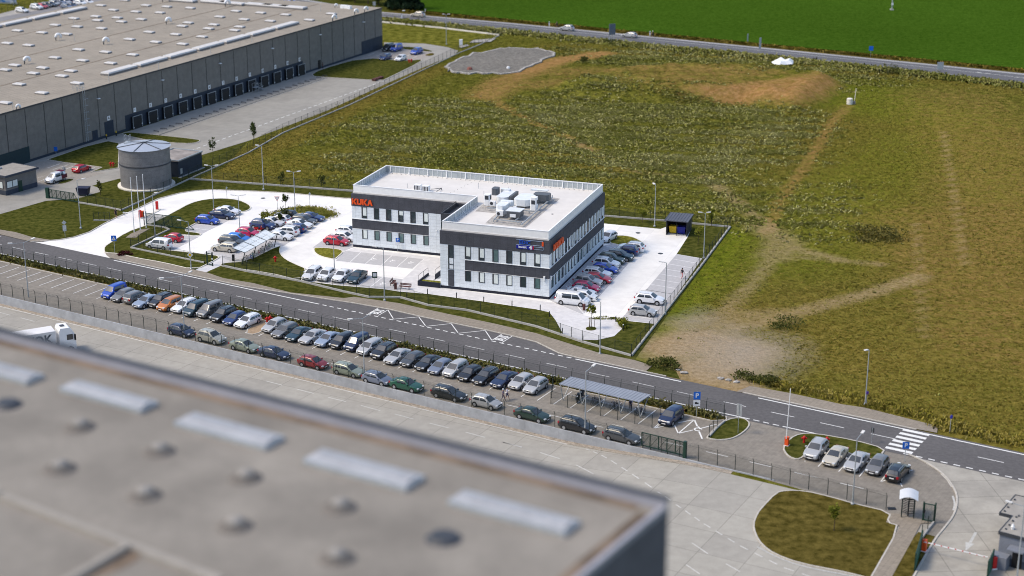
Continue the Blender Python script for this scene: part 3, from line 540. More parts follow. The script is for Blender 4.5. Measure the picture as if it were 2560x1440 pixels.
dk = MB(); ribbon(dk, [g('U', 735, 480), g('B', 650, 585)], -.18, .18, .037); struct('drain_channel', dk, M['dark'])
struct('kerb', kb, M['kerb']); struct('kerb', kw, M['kerb_white']); struct('kerb', kg, M['kerb'])
# ---- gravel basin, rim stones
gb = gl('B', [(1535, 520), (1600, 462), (1780, 398), (2000, 365)])+gl('L', [(0, 487), (180, 487), (330, 500), (440, 540), (330, 590), (150, 680), (0, 735)])+gl('B', [(1900, 556), (1700, 552), (1590, 542)])
gb = chaikin(gb, 2); gb = [(x+rng.normal(0, .45), y+rng.normal(0, .9)) for x, y in gb]; sheet('gravel_basin', gb, .25, M['gravel']); rim = MB(); ribbon(rim, gb, -.35, .25, .32, closed=True, z0=0); struct('basin_rim', rim, M['stone'])
# ---- left background: access road and car park behind the warehouse
sheet('back_road', [g('Z', -400, 520), g('Z', 640, 300), g('Z', 2180, 10), g('Z', 2200, -150), g('Z', 1200, -40), g('Z', 640, 160), g('Z', -400, 380)], .03, mt('pale_asphalt', (.22, .215, .22), .9, .1, .5))
sheet('back_parking', [g('Z', -400, 380), g('Z', 300, 200), g('Z', 640, 165), g('Z', 1200, -40), g('Z', 2200, -150), g('Z', 2200, -60), g('Z', -400, 420)], .045, mt('pale_paving', (.36, .34, .31), .9, .1, .5))
# ================================================================== BUILDINGS
def facade(name, col, w, h, joint=.03, jc=.7, var=.06, rough=.6, speck=.1, spec=.3):
    m, N, Lk, b, P, mix, rg, noise, out = mat(name, col, rough, var, .9, .15, .08, spec=spec, obj=True, fine=speck)
    sx = N.new('ShaderNodeSeparateXYZ'); Lk.new(P, sx.inputs[0]); ad = N.new('ShaderNodeMath'); Lk.new(sx.outputs[0], ad.inputs[0]); Lk.new(sx.outputs[1], ad.inputs[1])
    cb = N.new('ShaderNodeCombineXYZ'); Lk.new(ad.outputs[0], cb.inputs[0]); Lk.new(sx.outputs[2], cb.inputs[1])
    br = N.new('ShaderNodeTexBrick'); br.offset = 0; br.inputs['Scale'].default_value = 1; br.inputs['Brick Width'].default_value = w; br.inputs['Row Height'].default_value = h; br.inputs['Mortar Size'].default_value = joint
    br.inputs['Color1'].default_value = (1, 1, 1, 1); br.inputs['Color2'].default_value = (.93, .93, .93, 1); br.inputs['Mortar'].default_value = (jc, jc, jc, 1); Lk.new(cb.outputs[0], br.inputs['Vector'])
    Lk.new(mix(1.0, out, br.outputs['Color'], 'MULTIPLY'), b.inputs['Base Color']); return m
M['panel_lt'] = facade('pale_blue_panel', (.82, .88, .93), 1.1, .55, .02, .72)
M['panel_dk'] = facade('dark_panel', (.082, .086, .104), 1.1, 2.2, .025, .65, .12, .75, .25)
M['plinth'] = mt('plinth_navy', (.016, .020, .035), .7, .1, 1)
M['wh_wall'] = facade('grey_wall_panel', (.225, .212, .192), 5.52, 1.1, .012, .92, .1, .8, .25)
M['wh_dark'] = facade('dock_wall_panel', (.026, .040, .064), 5.52, 1.2, .01, .85, .15, .6, .2)
M['roof_wh'] = mt('warehouse_roof_sheet', (.315, .278, .228), .9, .06, .4, .05, .14, fine=.05)
M['roof_off'] = mt('office_roof_sheet', (.68, .655, .625), .8, .04, .5, .12, .08)
M['stain'] = mt('roof_seam_dirt', (.21, .165, .12), .95, .3, .8, bigvar=.3)
M['screen'] = mt('grey_screen_panel', (.42, .46, .47), .6, .08, .6)
# ---- office building
W1, W, D1, D, H1, H2 = 17.48, 39.13, 15.38, 29.7, 9.19, 10.56
ob = thing('office_building', 'two storey L shaped office with dark and pale blue panel bands and white parapet', 'office building', OX, OY)
Lp = [(-W, D1), (-W1, D1), (-W1, 0), (0, 0), (0, D), (-W, D)]
wl = MB()
def lay(z0, z1, mi, e=0):
    p = [(-W-e, D1-e), (-W1-e, D1-e), (-W1-e, -e), (e, -e), (e, D+e), (-W-e, D+e)]; n = 6
    wl.add([(x, y, z0) for x, y in p]+[(x, y, z1) for x, y in p], [(i, (i+1) % n, n+(i+1) % n, n+i) for i in range(n)], mi)
lay(0, .45, 2, -.02); lay(.45, 3.25, 0); lay(3.25, 4.9, 1); lay(4.9, 7.1, 0); lay(7.1, H1, 1, .04)
wl.box(-W1-.02, -13.47, -.03, .05, 3.2, 4.98, 0); wl.box(-W1-.03, -W1+.01, .0, 8.6, 3.2, 4.98, 0); wl.box(-25.5, -W1, D1-.03, D1+.02, 3.2, 7.1, 0)
wl.poly([(x, y, H1) for x, y in [(-W-.04, D1-.04), (-W1-.04, D1-.04), (-W1-.04, -.04), (.04, -.04), (.04, D+.04), (-W-.04, D+.04)]], 1)
wl.build('wall', [M['panel_lt'], M['panel_dk'], M['plinth']], ob)
lg = MB(); ribbon(lg, [(-13.47, 0), (0, 0), (0, D), (-W, D), (-W, D1), (-25.5, D1)], -.09, .0, 4.98, z0=4.9); ribbon(lg, [(-13.47, -.004), (.004, -.004), (.004, D+.004), (-W-.004, D+.004), (-W-.004, D1-.004), (-25.5, D1-.004)], -.05, .0, 3.27, z0=3.22)
lg.build('ledge', M['white'], ob)
rf = MB().prism([(-W+.2, D1+.2), (-W1+.2, D1+.2), (-W1+.2, .2), (-.2, .2), (-.2, D-.2), (-W+.2, D-.2)], H1+.01, 9.42).build('roof', M['roof_off'], ob)
sm = MB()
for q in (('E', 1500, 300), ('E', 1120, 280), ('E', 1390, 300)): pass
for k in range(46):   # dotted fixings along the parapet
    t = k/45; x = -W+.8+(W-1.6)*t; sm.box(x-.06, x+.06, D-.95, D-.83, 9.42, 9.46)
for k in range(10): sm.box(-24.0+.15*k, -23.9+.15*k, D1+1.2+1.2*k, D1+1.3+1.2*k, 9.42, 9.46)
for k in range(14): sm.box(-W1+.95, -W1+1.05, .8+1.0*k, .9+1.0*k, 9.42, 9.46)
sm.lathe([(.18, 9.42), (.18, 9.46)], *toframe(OX, OY, g('E', 1948, 558, 9.45)), 8)
tag(sm.build('fixing', M['dark'], rf), kind='stuff')
pp = MB(); inr = [(-W+.26, D1+.26), (-W1+.26, D1+.26), (-W1+.26, .26), (-.26, .26), (-.26, D-.26), (-W+.26, D-.26)]
ribbon(pp, inr, 0, .06, H2, closed=True, z0=H1); 
pp2 = MB(); ribbon(pp2, inr, .062, .075, H2-.1, closed=True, z0=9.5)
pp.build('parapet', mt('parapet_white', (.88, .88, .875), .5, .04, 1.5, bigvar=.06), ob); pp2.build('screen_panel', M['screen'], ob)
po = MB(); ribbon(po, inr, -.05, .16, H2+.07, closed=True, z0=H2+.002)
for i in range(6):
    a, b = np.array(inr[i]), np.array(inr[(i+1) % 6]); L_ = np.linalg.norm(b-a); d = (b-a)/L_; n = np.array([-d[1], d[0]]); k = max(2, round(L_/.85))
    for j in range(1, k):
        w = .15 if j % 4 == 0 else .055; p = a+d*L_*j/k+n*.1
        po.bar((*p, 9.43), (*p, H2-.002), w, w if j % 4 else .13)
        if j % 4 == 0: q = p+n*.55; po.bar((*q, 9.45), (*p, 10.1), .05)
po.build('parapet_frame', M['white'], ob)
def win(a, b, z0, z1, wdt, face, kind, blind=0.8):
    """face 'f': plane y=b looking -y; 's': plane x=0 looking +x (a runs along y)"""
    T = (lambda x, y, z: (a+x, b-y, z)) if face == 'f' else (lambda x, y, z: (b+y, a+x, z))
    fr = MB(); fr.T = T; t = .07
    RV = .30 if face == 's' else .2; fr.box(0, RV, 0, .05, z0, z1); fr.box(wdt-t, wdt, 0, .05, z0, z1); fr.box(RV, wdt-t, 0, .05, z1-t, z1); fr.box(RV, wdt-t, 0, .05, z0, z0+t)
    f = fr.build('window', M['dark'], ob, recalc=True)
    pn = MB(); pn.T = T; pn.box(RV, wdt-t, .008, .02, z0+t, z1-t); pn.build('pane', M['greenglass'] if kind == 'g' else M['glass'], f, recalc=True)
    if kind in 'wh':
        bl = MB(); bl.T = T; zz = z0+t+(z1-z0)*(1-blind if kind == 'w' else .55); bl.box(RV+.03, wdt-t-.01, .021, .028, zz, z1-t-.01); bl.build('blind', M['blind'], f, recalc=True)
for a, ku, kl_ in ((-13.47, 'w', 'd'), (-11.25, 'w', 'W'), (-9.03, 'g', 'W'), (-6.82, 'd', 'W'), (-4.62, 'w', 'd'), (-2.38, 'w', 'g')):
    win(a, 0, 5.08, 7.06, .96, 'f', ku); win(a, 0, 1.55, 3.2, .96, 'f', 'w' if kl_ == 'W' else kl_, .98)
win(-16.2, 0, 4.0, 7.06, .93, 'f', 'd'); win(-16.2, 0, 3.2, 3.96, .93, 'f', 'd')
MB().box(-16.22, -15.27, -.05, 0, .5, 3.1).build('door', M['panel_dk'], ob)
for a, ku, kl_ in ((-37.36, 'w', 'W'), (-35.18, 'd', 'g'), (-33.02, 'd', 'g'), (-30.87, 'h', 'g'), (-28.72, 'd', 'g'), (-26.5, 'w', 'g')):
    win(a, D1, 5.15, 7.06, .94, 'f', ku); win(a, D1, 1.6, 3.2, .94, 'f', 'w' if kl_ == 'W' else kl_, .98)
random.seed(3)
for k in range(17):
    b = 1.15+1.68*k
    win(b, 0, 5.05, 7.06, .92, 's', 'd' if k in (4, 11) else 'w', random.choice((.98, .98, .8))); win(b, 0, 1.5, 3.2, .92, 's', random.choice('wwwwgd'), .98)
cn = MB(); cn.box(-20.7, -W1-.05, 8.6, D1-.06, .5, 8.7); cn.build('entrance_bay', M['glass'], ob)
cn = MB(); ribbon(cn, [(-20.7, D1-.07), (-20.7, 8.6), (-W1-.05, 8.6)], -.02, .2, 9.35, z0=8.4); cn.box(-20.6, -W1-.06, 8.7, D1-.08, 8.7, 8.75)
for k in range(5): cn.bar((-20.6, 9.2+1.4*k, 8.7), (-20.6, 9.2+1.4*k, 9.6), .06)
cn.bar((-20.6, 8.8, 9.6), (-20.6, D1-.2, 9.6), .06); cn.build('bay_parapet', M['dark'], ob)
rw = MB(); rw.box(-21.0, -W1-.03, -.25, -.02, 0, .8); rw.box(-21.2, -21.0, -.25, 4.0, 0, .8); rw.box(-19.4, -19.2, 2.5, 8.4, 0, 1.2); rw.box(-21.0, -19.42, -.02, 4.0, 0, .45, 1); rw.box(-19.18, -W1-.04, -.02, 8.5, 0, .5, 1)
rw.build('ramp_wall', [M['plinth'], M['walk']], ob)
rr = MB(); rr.tube([(-21.1, -.1, .8), (-21.1, -.1, 1.7), (-21.1, 3.9, 1.7), (-21.1, 3.9, .8)], .03); rr.tube([(-21.1, 2, .8), (-21.1, 2, 1.7)], .03); rr.tube([(-19.3, 2.6, 1.2), (-19.3, 2.6, 2.0), (-19.3, 8.2, 2.0), (-19.3, 8.2, 1.2)], .03); rr.build('handrail', M['dark'], ob)
pl = MB(); pl.box(-20.9, -17.6, .05, 1.3, .46, .6); pl.build('planting_bed', M['lawn2'], ob)
for a, b, f in ((-.75, 0, 'f'), (0, .45, 's')):
    MB().box(*((a-.12, a+.12, -.25, 0) if f == 'f' else (0, .25, b-.12, b+.12)), 3.0, 3.65).build('wall_light', M['white'], ob)
MB().box(-24.2, -24.0, D1-.15, D1-.03, 4.2, 4.4).build('wall_light', M['white'], ob)
# letters
def kuka(mb, T, w, h, dp):   # four heavy block letters, polygons in 0..w, 0..h
    u = w/4.12
    def P(pts, ox):
        v = [T(ox+x*u, y*h, 0) for x, y in pts]+[T(ox+x*u, y*h, dp) for x, y in pts]; n = len(pts)
        mb.add(v, [tuple(range(n))[::-1], tuple(range(n, 2*n))]+[(i, (i+1) % n, n+(i+1) % n, n+i) for i in range(n)])
    K = ([(0, 0), (.28, 0), (.28, 1), (0, 1)], [(.30, .46), (.64, 0), (.99, 0), (.58, .52), (.97, 1), (.64, 1), (.30, .58)])
    U = ([(0, 1), (0, .22), (.2, 0), (.76, 0), (.96, .22), (.96, 1), (.68, 1), (.68, .26), (.28, .26), (.28, 1)],)
    A = ([(0, 0), (.3, 0), (.42, .3), (.62, .3), (.74, 0), (1.04, 0), (.68, 1), (.36, 1)],)
    for i, gl_ in enumerate((K, U, K, A)):
        for p in gl_: P(p, i*1.03*u)
sg = MB(); kuka(sg, lambda x, y, z: (-39.0+x, D1-.06-z, 7.42+y), 3.7, .95, .16); sg.build('sign_letters', M['orange'], ob, recalc=True)
sg = MB(); kuka(sg, lambda x, y, z: (.30+z, .95+x, 7.45+y), 4.9, .95, .18); sg.build('sign_letters', M['orange'], ob, recalc=True)
sg = MB(); sg.box(-5.18, -2.45, -.12, -.045, 7.63, 8.17); sb = sg.build('company_sign', M['navy'], ob)
sg = MB(); text(sg, 'invest', .52, lambda x, y, z: (-4.2+x, -.125-z, 7.92+y), .02, .025, sx=1.05); text(sg, '4', .78, lambda x, y, z: (-2.95+x, -.127-z, 7.92+y), .02, .04, sx=1.2); sg.build('sign_lettering', M['white'], sb)
sg = MB(); text(sg, '1', .72, lambda x, y, z: (-2.52+x, -.127-z, 7.9+y), .03, .05); sg.build('sign_numeral', M['red'], sb)
sg = MB(); text(sg, 'EDIC', .80, lambda x, y, z: (-3.85+x, -.10-z, 8.60+y), .05, .02, sx=1.02); sg.build('sign_lettering', mt('blue_letter', (.02, .09, .50), .35, .05, 2), sb)
sg = MB()
for a0, a1, z0, z1 in ((-5.2, -1.0, 9.0, 9.04), (-2.55, -1.15, 8.3, 8.34), (-2.4, -.95, 8.06, 8.10), (-5.2, -2.55, 8.2, 8.235), (-.98, -.94, 7.75, 8.34), (-2.4, -.95, 7.70, 7.73)): sg.box(a0, a1, -.09, -.045, z0, z1)
sg.build('sign_frame', mt('pale_blue_sign_line', (.45, .55, .75), .5, .05, 2), sb)
MB().box(-1.17, -.9, -.12, -.045, 8.32, 9.0).build('sign_bar', M['orange'], sb)
# roof plant
def ofl(r, x, y, z): return toframe(OX, OY, g(r, x, y, z))
zr = 9.42
pad = MB()
for q in ([('X', 90, 795), ('X', 330, 590), ('X', 2330, 400), ('X', 2555, 425), ('X', 1560, 1265), ('X', 390, 1140), ('X', 610, 935), ('X', 720, 850)],): pad.poly([(*ofl(r, x, y, zr), zr+.02) for r, x, y in q])
o = pad.build('gravel_pad', mt('roof_gravel', (.40, .38, .36), .95, .25, 2, bump=.5), rf, recalc=True)
def chbox(mb, x0, x1, y0, y1, z0, z1, c, mi=0):   # box with chamfered vertical edges
    mb.prism([(x0+c, y0), (x1-c, y0), (x1, y0+c), (x1, y1-c), (x1-c, y1), (x0+c, y1), (x0, y1-c), (x0, y0+c)], z0, z1, mi, True)
M['hvac'] = mt('silver_duct', (.78, .81, .83), .35, .06, 1.2, metal=.1); M['hvac_dk'] = mt('dark_casing', (.10, .11, .125), .5, .1, 2)
def unit(name, r, x, y, fn):
    ox, oy = ofl(r, x, y, zr); mb = MB(); mb.T = lambda a, b, c: (ox+a, oy+b, zr+c); fn(mb); return mb
fr = MB()
def fl(a, b, z=.45, w=.14): pa = ofl(*a, zr+z); pb = ofl(*b, zr+z); fr.bar((*pa, zr+z), (*pb, zr+z), w, .18)
fl(('X', 1430, 1180), ('X', 2340, 380)); fl(('X', 640, 1020), ('X', 1430, 1110)); fl(('X', 1250, 740), ('X', 1830, 800)); fl(('X', 430, 690), ('X', 1000, 740)); fl(('X', 1260, 1060), ('X', 1440, 920)); fl(('X', 1400, 915), ('X', 1610, 940)); fl(('X', 650, 1020), ('X', 760, 900))
for r, x, y in (('X', 630, 1110), ('X', 1430, 1190), ('X', 1890, 830), ('X', 1660, 850), ('X', 2330, 400), ('X', 540, 740)): p = ofl(r, x, y, zr); fr.bar((*p, zr), (*p, zr+.45), .14)
fr.build('plant_frame', M['galv'], rf)
def ahu(x, y, fn, label=None):
    bodyb = unit('b', 'X', x, y, fn[0]); o = bodyb.build('air_handler', M['hvac'], rf, recalc=True); 
    return o
def seg(r, pts, z0, z1, m, name, par):   # prism traced at height z0 of the roof
    return MB().prism([ofl(r, x, y, zr+z0) for x, y in pts], zr+z0, zr+z1, 0, True).build(name, m, par, recalc=True)
# footprints traced at their base level, each box its own part
def box_at(name, x, y, lx, ly, z0, z1, m, ch=0, z=0):
    ox, oy = ofl('X', x, y, zr+z); mb = MB(); (chbox(mb, ox, ox+lx, oy, oy+ly, zr+z0, zr+z1, ch) if ch else mb.box(ox, ox+lx, oy, oy+ly, zr+z0, zr+z1)); return mb.build(name, m, rf)
box_at('air_handler', 680, 610, 2.0, 4.6, .35, 1.35, M['hvac'], .55); box_at('air_handler', 1180, 690, 2.7, 4.2, .35, 1.4, M['hvac'], .65)
box_at('duct_hood', 560, 480, 1.0, 1.5, .9, 2.0, M['hvac_dk'], .2); box_at('casing', 1760, 560, 2.6, 1.9, .5, 1.5, M['hvac_dk'], .35); box_at('duct', 1070, 640, .4, 3.6, .5, 1.6, M['hvac_dk'])
box_at('duct', 820, 420, 1.6, .8, 1.0, 1.6, M['hvac'], .15); box_at('duct', 1700, 450, 2.8, .8, 1.51, 1.7, M['hvac'])
box_at('condenser', 1680, 780, 1.05, 1.0, .1, 2.2, M['white'], .15); box_at('condenser', 335, 640, 1.0, 1.0, .1, 1.9, M['white'], .15)
for x, y in ((1680, 780), (335, 640)):
    ox, oy = ofl('X', x, y, zr); MB().box(ox+.22, ox+.85, oy-.012, oy+.01, zr+1.1, zr+1.75).build('grille', M['dark'], rf)
    MB().box(ox+1.0, ox+1.06, oy+.25, oy+.8, zr+1.1, zr+1.75).build('grille', M['dark'], rf)
box_at('fan_unit', 500, 690, 1.0, .5, .35, 1.1, M['white']); box_at('fan_unit', 700, 990, 1.1, .5, .4, 1.2, M['white'])
for x, y in ((500, 690), (700, 990)):
    ox, oy = ofl('X', x, y, zr); MB().disc_y(ox+.38, oy-.0, zr+.75, .27, -.02, 12).build('fan', M['dark'], rf)
box_at('air_handler', 670, 960, 1.6, 2.6, .5, 1.9, M['hvac'], .4); box_at('duct_hood', 1000, 1040, 2.2, 1.8, .5, 1.35, M['hvac_dk']); box_at('hood_cover', 970, 1030, 2.4, 2.2, 1.36, 1.45, M['hvac']); box_at('duct', 820, 860, 2.0, .9, 1.3, 2.1, M['hvac'], .2)
ox, oy = ofl('X', 1100, 1050, zr); MB().box(ox+.15, ox+1.1, oy-.5, oy-.45, zr+.65, zr+1.15).build('intake_hood', M['white'], rf)
box_at('duct_leg', 1190, 740, .5, .6, 0, .5, M['hvac']); 
for x, y in ((700, 335), (775, 345)):
    ox, oy = ofl('E', x, y+10, zr); MB().box(ox, ox+1.1, oy, oy+.9, zr, zr+.95).build('condenser', M['white'], rf); q = MB(); [q.box(ox+.08+.26*i, ox+.24+.26*i, oy-.015, oy, zr+.15, zr+.85) for i in range(4)]; q.build('grille', M['dark'], rf)
fr = MB(); a = ofl('E', 855, 335, zr+.3); b = ofl('E', 950, 325, zr+.3); c2 = ofl('E', 905, 355, zr+.3); fr.bar((*a, zr+.3), (*b, zr+.3), .07); fr.bar((*b, zr+.3), (*c2, zr+.3), .07); fr.bar((*b, zr), (*b, zr+.35), .07); fr.build('pipe_run', M['dark'], rf)
ar = MB()
for r, x, y, h in (('E', 1283, 330, 1.0), ('E', 645, 325, .8), ('E', 1550, 375, 1.2), ('X', 345, 350, .9)): p = ofl(r, x, y, zr); ar.tube([(*p, zr), (*p, zr+h)], .035)
ar.build('lightning_rod', M['galv'], rf)
# ---- warehouse
wb = thing('warehouse', 'long grey panelled warehouse with a row of numbered dock doors', 'warehouse', WX, WY)
HW = 10.9; WL = 235; WD = 76.3
wl = MB(); wl.box(-WL, 0, 0, WD, 0, HW, 0); wl.box(-WL, .02, -.03, 0, 0, .55, 1); wl.box(-111.3, -40.4, -.05, 0, .55, 3.4, 1)
for k in range(-8, 19):
    x = -103.2+5.52*k
    if -WL < x < 0: wl.box(x-.06, x+.06, -.035, -.001, (3.42 if -111 < x < -40.5 else .56), HW-.2, 2)
wl.build('wall', [M['wh_wall'], M['wh_dark'], mt('panel_joint', (.035, .035, .035), .8, .1, 2)], wb)
rf = MB().box(-WL-.1, .1, -.1, WD+.1, HW+.002, HW+.25)
RZ = HW+.25
for y in (18.8, 37.6, 58.2): rf.box(-WL, -2, y-.22, y+.22, RZ-.05, RZ+.02, 1)
for y in np.arange(2, 76, 1.25): rf.box(-WL, 0, y-.012, y+.012, RZ-.05, RZ+.008, 1)
wroof = rf.build('roof', [M['roof_wh'], M['stain']], wb)
MB().box(-WL-.14, .14, -.14, -.1, HW-.02, HW+.3).build('eave', M['dark'], wb)
def wfl(r, x, y, z=RZ): return toframe(WX, WY, g(r, x, y, z))
M['sky_white'] = mt('skylight_sheet', (.58, .57, .56), .7, .06, 1.5); M['dark2'] = mt('skylight_curb', (.20, .19, .185), .8, .1, 2)
def skl(name, x, y, lx, ly, h=.45):
    c = .12; mb = MB(); mb.box(x-lx/2, x+lx/2, y-ly/2, y+ly/2, RZ, RZ+h*.6, 1)
    v = [(x-lx/2, y-ly/2, RZ+h*.6+.002), (x+lx/2, y-ly/2, RZ+h*.6+.002), (x+lx/2, y+ly/2, RZ+h*.6+.002), (x-lx/2, y+ly/2, RZ+h*.6+.002), (x-lx/2+c, y-ly/2+c, RZ+h), (x+lx/2-c, y-ly/2+c, RZ+h), (x+lx/2-c, y+ly/2-c, RZ+h), (x-lx/2+c, y+ly/2-c, RZ+h)]
    mb.add(v, [(4, 5, 6, 7), (0, 1, 5, 4), (1, 2, 6, 5), (2, 3, 7, 6), (3, 0, 4, 7)]); mb.build(name, [M['sky_white'], M['dark2']], wroof)
seen = []
for r, L_ in (('A', [(55, 332), (215, 347), (590, 380), (792, 398), (995, 418), (412, 440), (620, 462), (830, 482), (320, 517), (250, 558), (532, 540), (465, 578), (145, 640), (578, 632), (315, 705), (40, 780), (415, 195), (133, 237), (315, 252), (580, 207), (500, 263), (762, 220), (912, 170), (1060, 152), (718, 130), (732, 160), (880, 140), (555, 145), (757, 47), (850, 82), (1020, 95), (1200, 102), (1095, 47), (1252, 57), (1427, 67), (937, 8), (1120, 248), (972, 302), (1168, 323), (1318, 265), (1515, 283), (1370, 338), (1412, 178), (1368, 203), (1565, 222), (1605, 192), (1648, 133), (1832, 153), (1797, 208), (1760, 235), (1770, 90), (112, 497), (40, 532)]), ('B', [(155, 103), (343, 117), (228, 165), (520, 157), (685, 110), (10, 207)])):
    for x, y in L_:
        p = wfl(r, x, y)
        if all(math.dist(p, q) > 2 for q in seen): seen.append(p); skl('skylight', p[0], p[1], 1.5, 2.6)
for k in range(7): skl('strip_skylight', -104.2+11.0*k, 6.3, 10.0, 2.3, .7)
for k in range(4): skl('strip_skylight', -74.8+10.95*k, 70.6, 9.9, 2.3, .7)
for r, x, y in (('A', 1375, 14), ('A', 1500, 18), ('A', 1610, 24), ('A', 1740, 35), ('A', 1830, 42), ('B', 45, 40), ('B', 145, 45), ('B', 265, 55), ('B', 395, 65)):
    p = wfl(r, x, y)
    if math.dist(p, seen[-1]) > 5: seen.append(p); skl('strip_skylight', p[0], p[1], 2.4, 8.0, .7)
def goose(x, y, h=1.5, s=1.0):
    mb = MB(); mb.tube([(x, y, RZ), (x, y, RZ+h*.6)], .12*s, 8); mb.build('vent_stem', M['dark'], wroof)
    mb = MB(); R = .55*s; mb.tube([(x+R-R*math.cos(t)-R*.0, y-(R-R*math.cos(t))*.5, RZ+h*.6+R*math.sin(t)*1.1-(.25 if t > 3 else 0)) for t in np.linspace(-.2, 3.3, 9)], .34*s, 9); mb.build('vent_hood', M['white'], wroof, True)
for r, x, y, h, s in (('A', 420, 305, 1.5, 1), ('A', 778, 335, 1.5, 1), ('A', 185, 482, 1.5, 1), ('A', 1248, 182, 1.5, 1), ('A', 1690, 50, 1.6, 1.1), ('A', 1220, 16, 1.5, 1), ('A', 125, 828, 1.2, .6), ('B', 860, 110, 1.4, .8), ('B', 935, 92, 1.4, .8), ('B', 695, 158, 1.4, .9), ('B', 712, 58, 1.0, .6)): goose(*wfl(r, x, y), h, s)
for x, y in ((770, 60), (795, 62), (820, 66)): p = wfl('B', x, y); MB().box(p[0]-.5, p[0]+.5, p[1]-.5, p[1]+.5, RZ, RZ+.8).build('roof_unit', M['white'], wroof)
rods = MB()
for r, x, y in (('A', 555, 185), ('A', 560, 310), ('A', 818, 620), ('A', 1190, 520), ('A', 1580, 405), ('B', 605, 85), ('A', 98, 825), ('A', 1890, 320)): p = wfl(r, x, y); rods.tube([(*p, RZ), (*p, RZ+1.6)], .05, 4)
rods.build('lightning_rod', M['galv'], wroof)
M['hvac_dk2'] = mt('dock_curtain_black', (.022, .024, .028), .8, .1, 2)
for k in range(13):
    x = -107.9+5.5*k
    d = MB(); d.box(x-1.55, x+1.55, -.62, -.055, .0, 2.75, 0); dd = d.build('dock_door', M['black'], wb)
    f = MB(); f.box(x-1.62, x-1.5, -.68, -.621, .2, 2.85); f.box(x+1.5, x+1.62, -.68, -.621, .2, 2.85); f.box(x-1.5, x+1.5, -.68, -.621, 2.73, 2.85); f.build('door_frame', mt('pale_dock_frame', (.33, .36, .38), .6, .1, 2) if k == 0 else bpy.data.materials['pale_dock_frame'], dd)
    f = MB(); f.box(x-1.3, x+1.3, -.66, -.622, 1.95, 2.7); f.build('dock_curtain', M['hvac_dk2'], dd); f = MB(); f.box(x+1.35, x+1.5, -.72, -.66, .7, .95); f.box(x-1.5, x-1.35, -.72, -.66, .3, .55); f.build('dock_bumper', M['white'], dd)
    s = MB(); s.box(x-.42, x+.42, -.1, -.036, 3.55, 4.45); sg_ = s.build('number_sign', M['white'], wb); s = MB(); text(s, str(k+1), .75, lambda a, b, z, x=x: (x+a, -.104-z, 4.0+b), .01, .03); s.build('numeral', M['black'], sg_)
def wbox(name, x0, x1, z0, z1, m, y=.06): return MB().box(x0, x1, -y, 0, z0, z1).build(name, m, wb)
wbox('roller_door', -118.2, -115.3, .0, 3.35, M['wh_dark'], .08); wbox('door', -122.3, -120.6, .1, 2.3, M['wh_dark'], .07); wbox('roller_door', -151.5, -141.6, 0, 3.25, mt('dark_teal_door', (.012, .035, .045), .5, .1, 2), .07); wbox('roller_door', -11.2, -.1, .0, 3.65, M['wh_dark'], .07); wbox('door', -33.2, -32.0, 0, 2.3, M['black'], .07)
s = MB(); s.box(-117.2, -116.3, -.1, -.036, 3.5, 4.4); sg_ = s.build('number_sign', M['white'], wb); s = MB(); text(s, 'A', .8, lambda a, b, z: (-116.75+a, -.104-z, 3.95+b), .01, .03); s.build('numeral', M['black'], sg_)
for k in range(-1, 6): x = -97.8+21.9*k; MB().box(x-.35, x+.35, -.5, -.036, 8.65, 8.8).build('wall_light', M['white'], wb)
ld = MB()
for x in (-124.7, -124.1): ld.bar((x, -.35, .6), (x, -.35, HW+1.6), .07)
for k in range(24): ld.bar((-124.7, -.35, .9+.42*k), (-124.1, -.35, .9+.42*k), .04)
for k in range(6): ld.tube([(-124.9, -.3, 2.6+1.4*k), (-124.9, -.95, 2.6+1.4*k), (-123.9, -.95, 2.6+1.4*k), (-123.9, -.3, 2.6+1.4*k)], .035, 4)
for x in (-125.4, -124.4, -123.4): ld.bar((x, .3, RZ), (x, .3, RZ+1.1), .06); ld.bar((x, 1.5, RZ), (x, 1.5, RZ+1.1), .06)
for z in (.6, 1.1): ld.bar((-125.4, .3, RZ+z), (-123.4, .3, RZ+z), .05); ld.bar((-125.4, 1.5, RZ+z), (-123.4, 1.5, RZ+z), .05)
ld.build('roof_ladder', M['galv'], wb)
st = MB(); x0 = -63.5
for k in range(7): st.box(x0+.3*k, x0+.3*k+.3, -2.2, -1.2, 1.2-.17*k-.05, 1.2-.17*k)
st.box(x0-1.3, x0, -2.2, -1.2, 1.15, 1.2); [st.bar((x0-1.3+1.1*i, y, 0 if i < 2 else .6), (x0-1.3+1.1*i, y, 2.1), .05) for i in range(3) for y in (-2.2, -1.2)]; [st.bar((x0-1.3, y, 2.1), (x0, y, 2.1), .05) for y in (-2.2, -1.2)]; [st.bar((x0, y, 2.1), (x0+2.1, y, .95), .05) for y in (-2.2, -1.2)]
tag(st.build('metal_stairs', M['galv']), 'small galvanised stair with handrails in front of the dock doors', 'stairs').matrix_world = Matrix.Translation((*WX, 0)) @ Matrix.Rotation(WY, 4, 'Z')
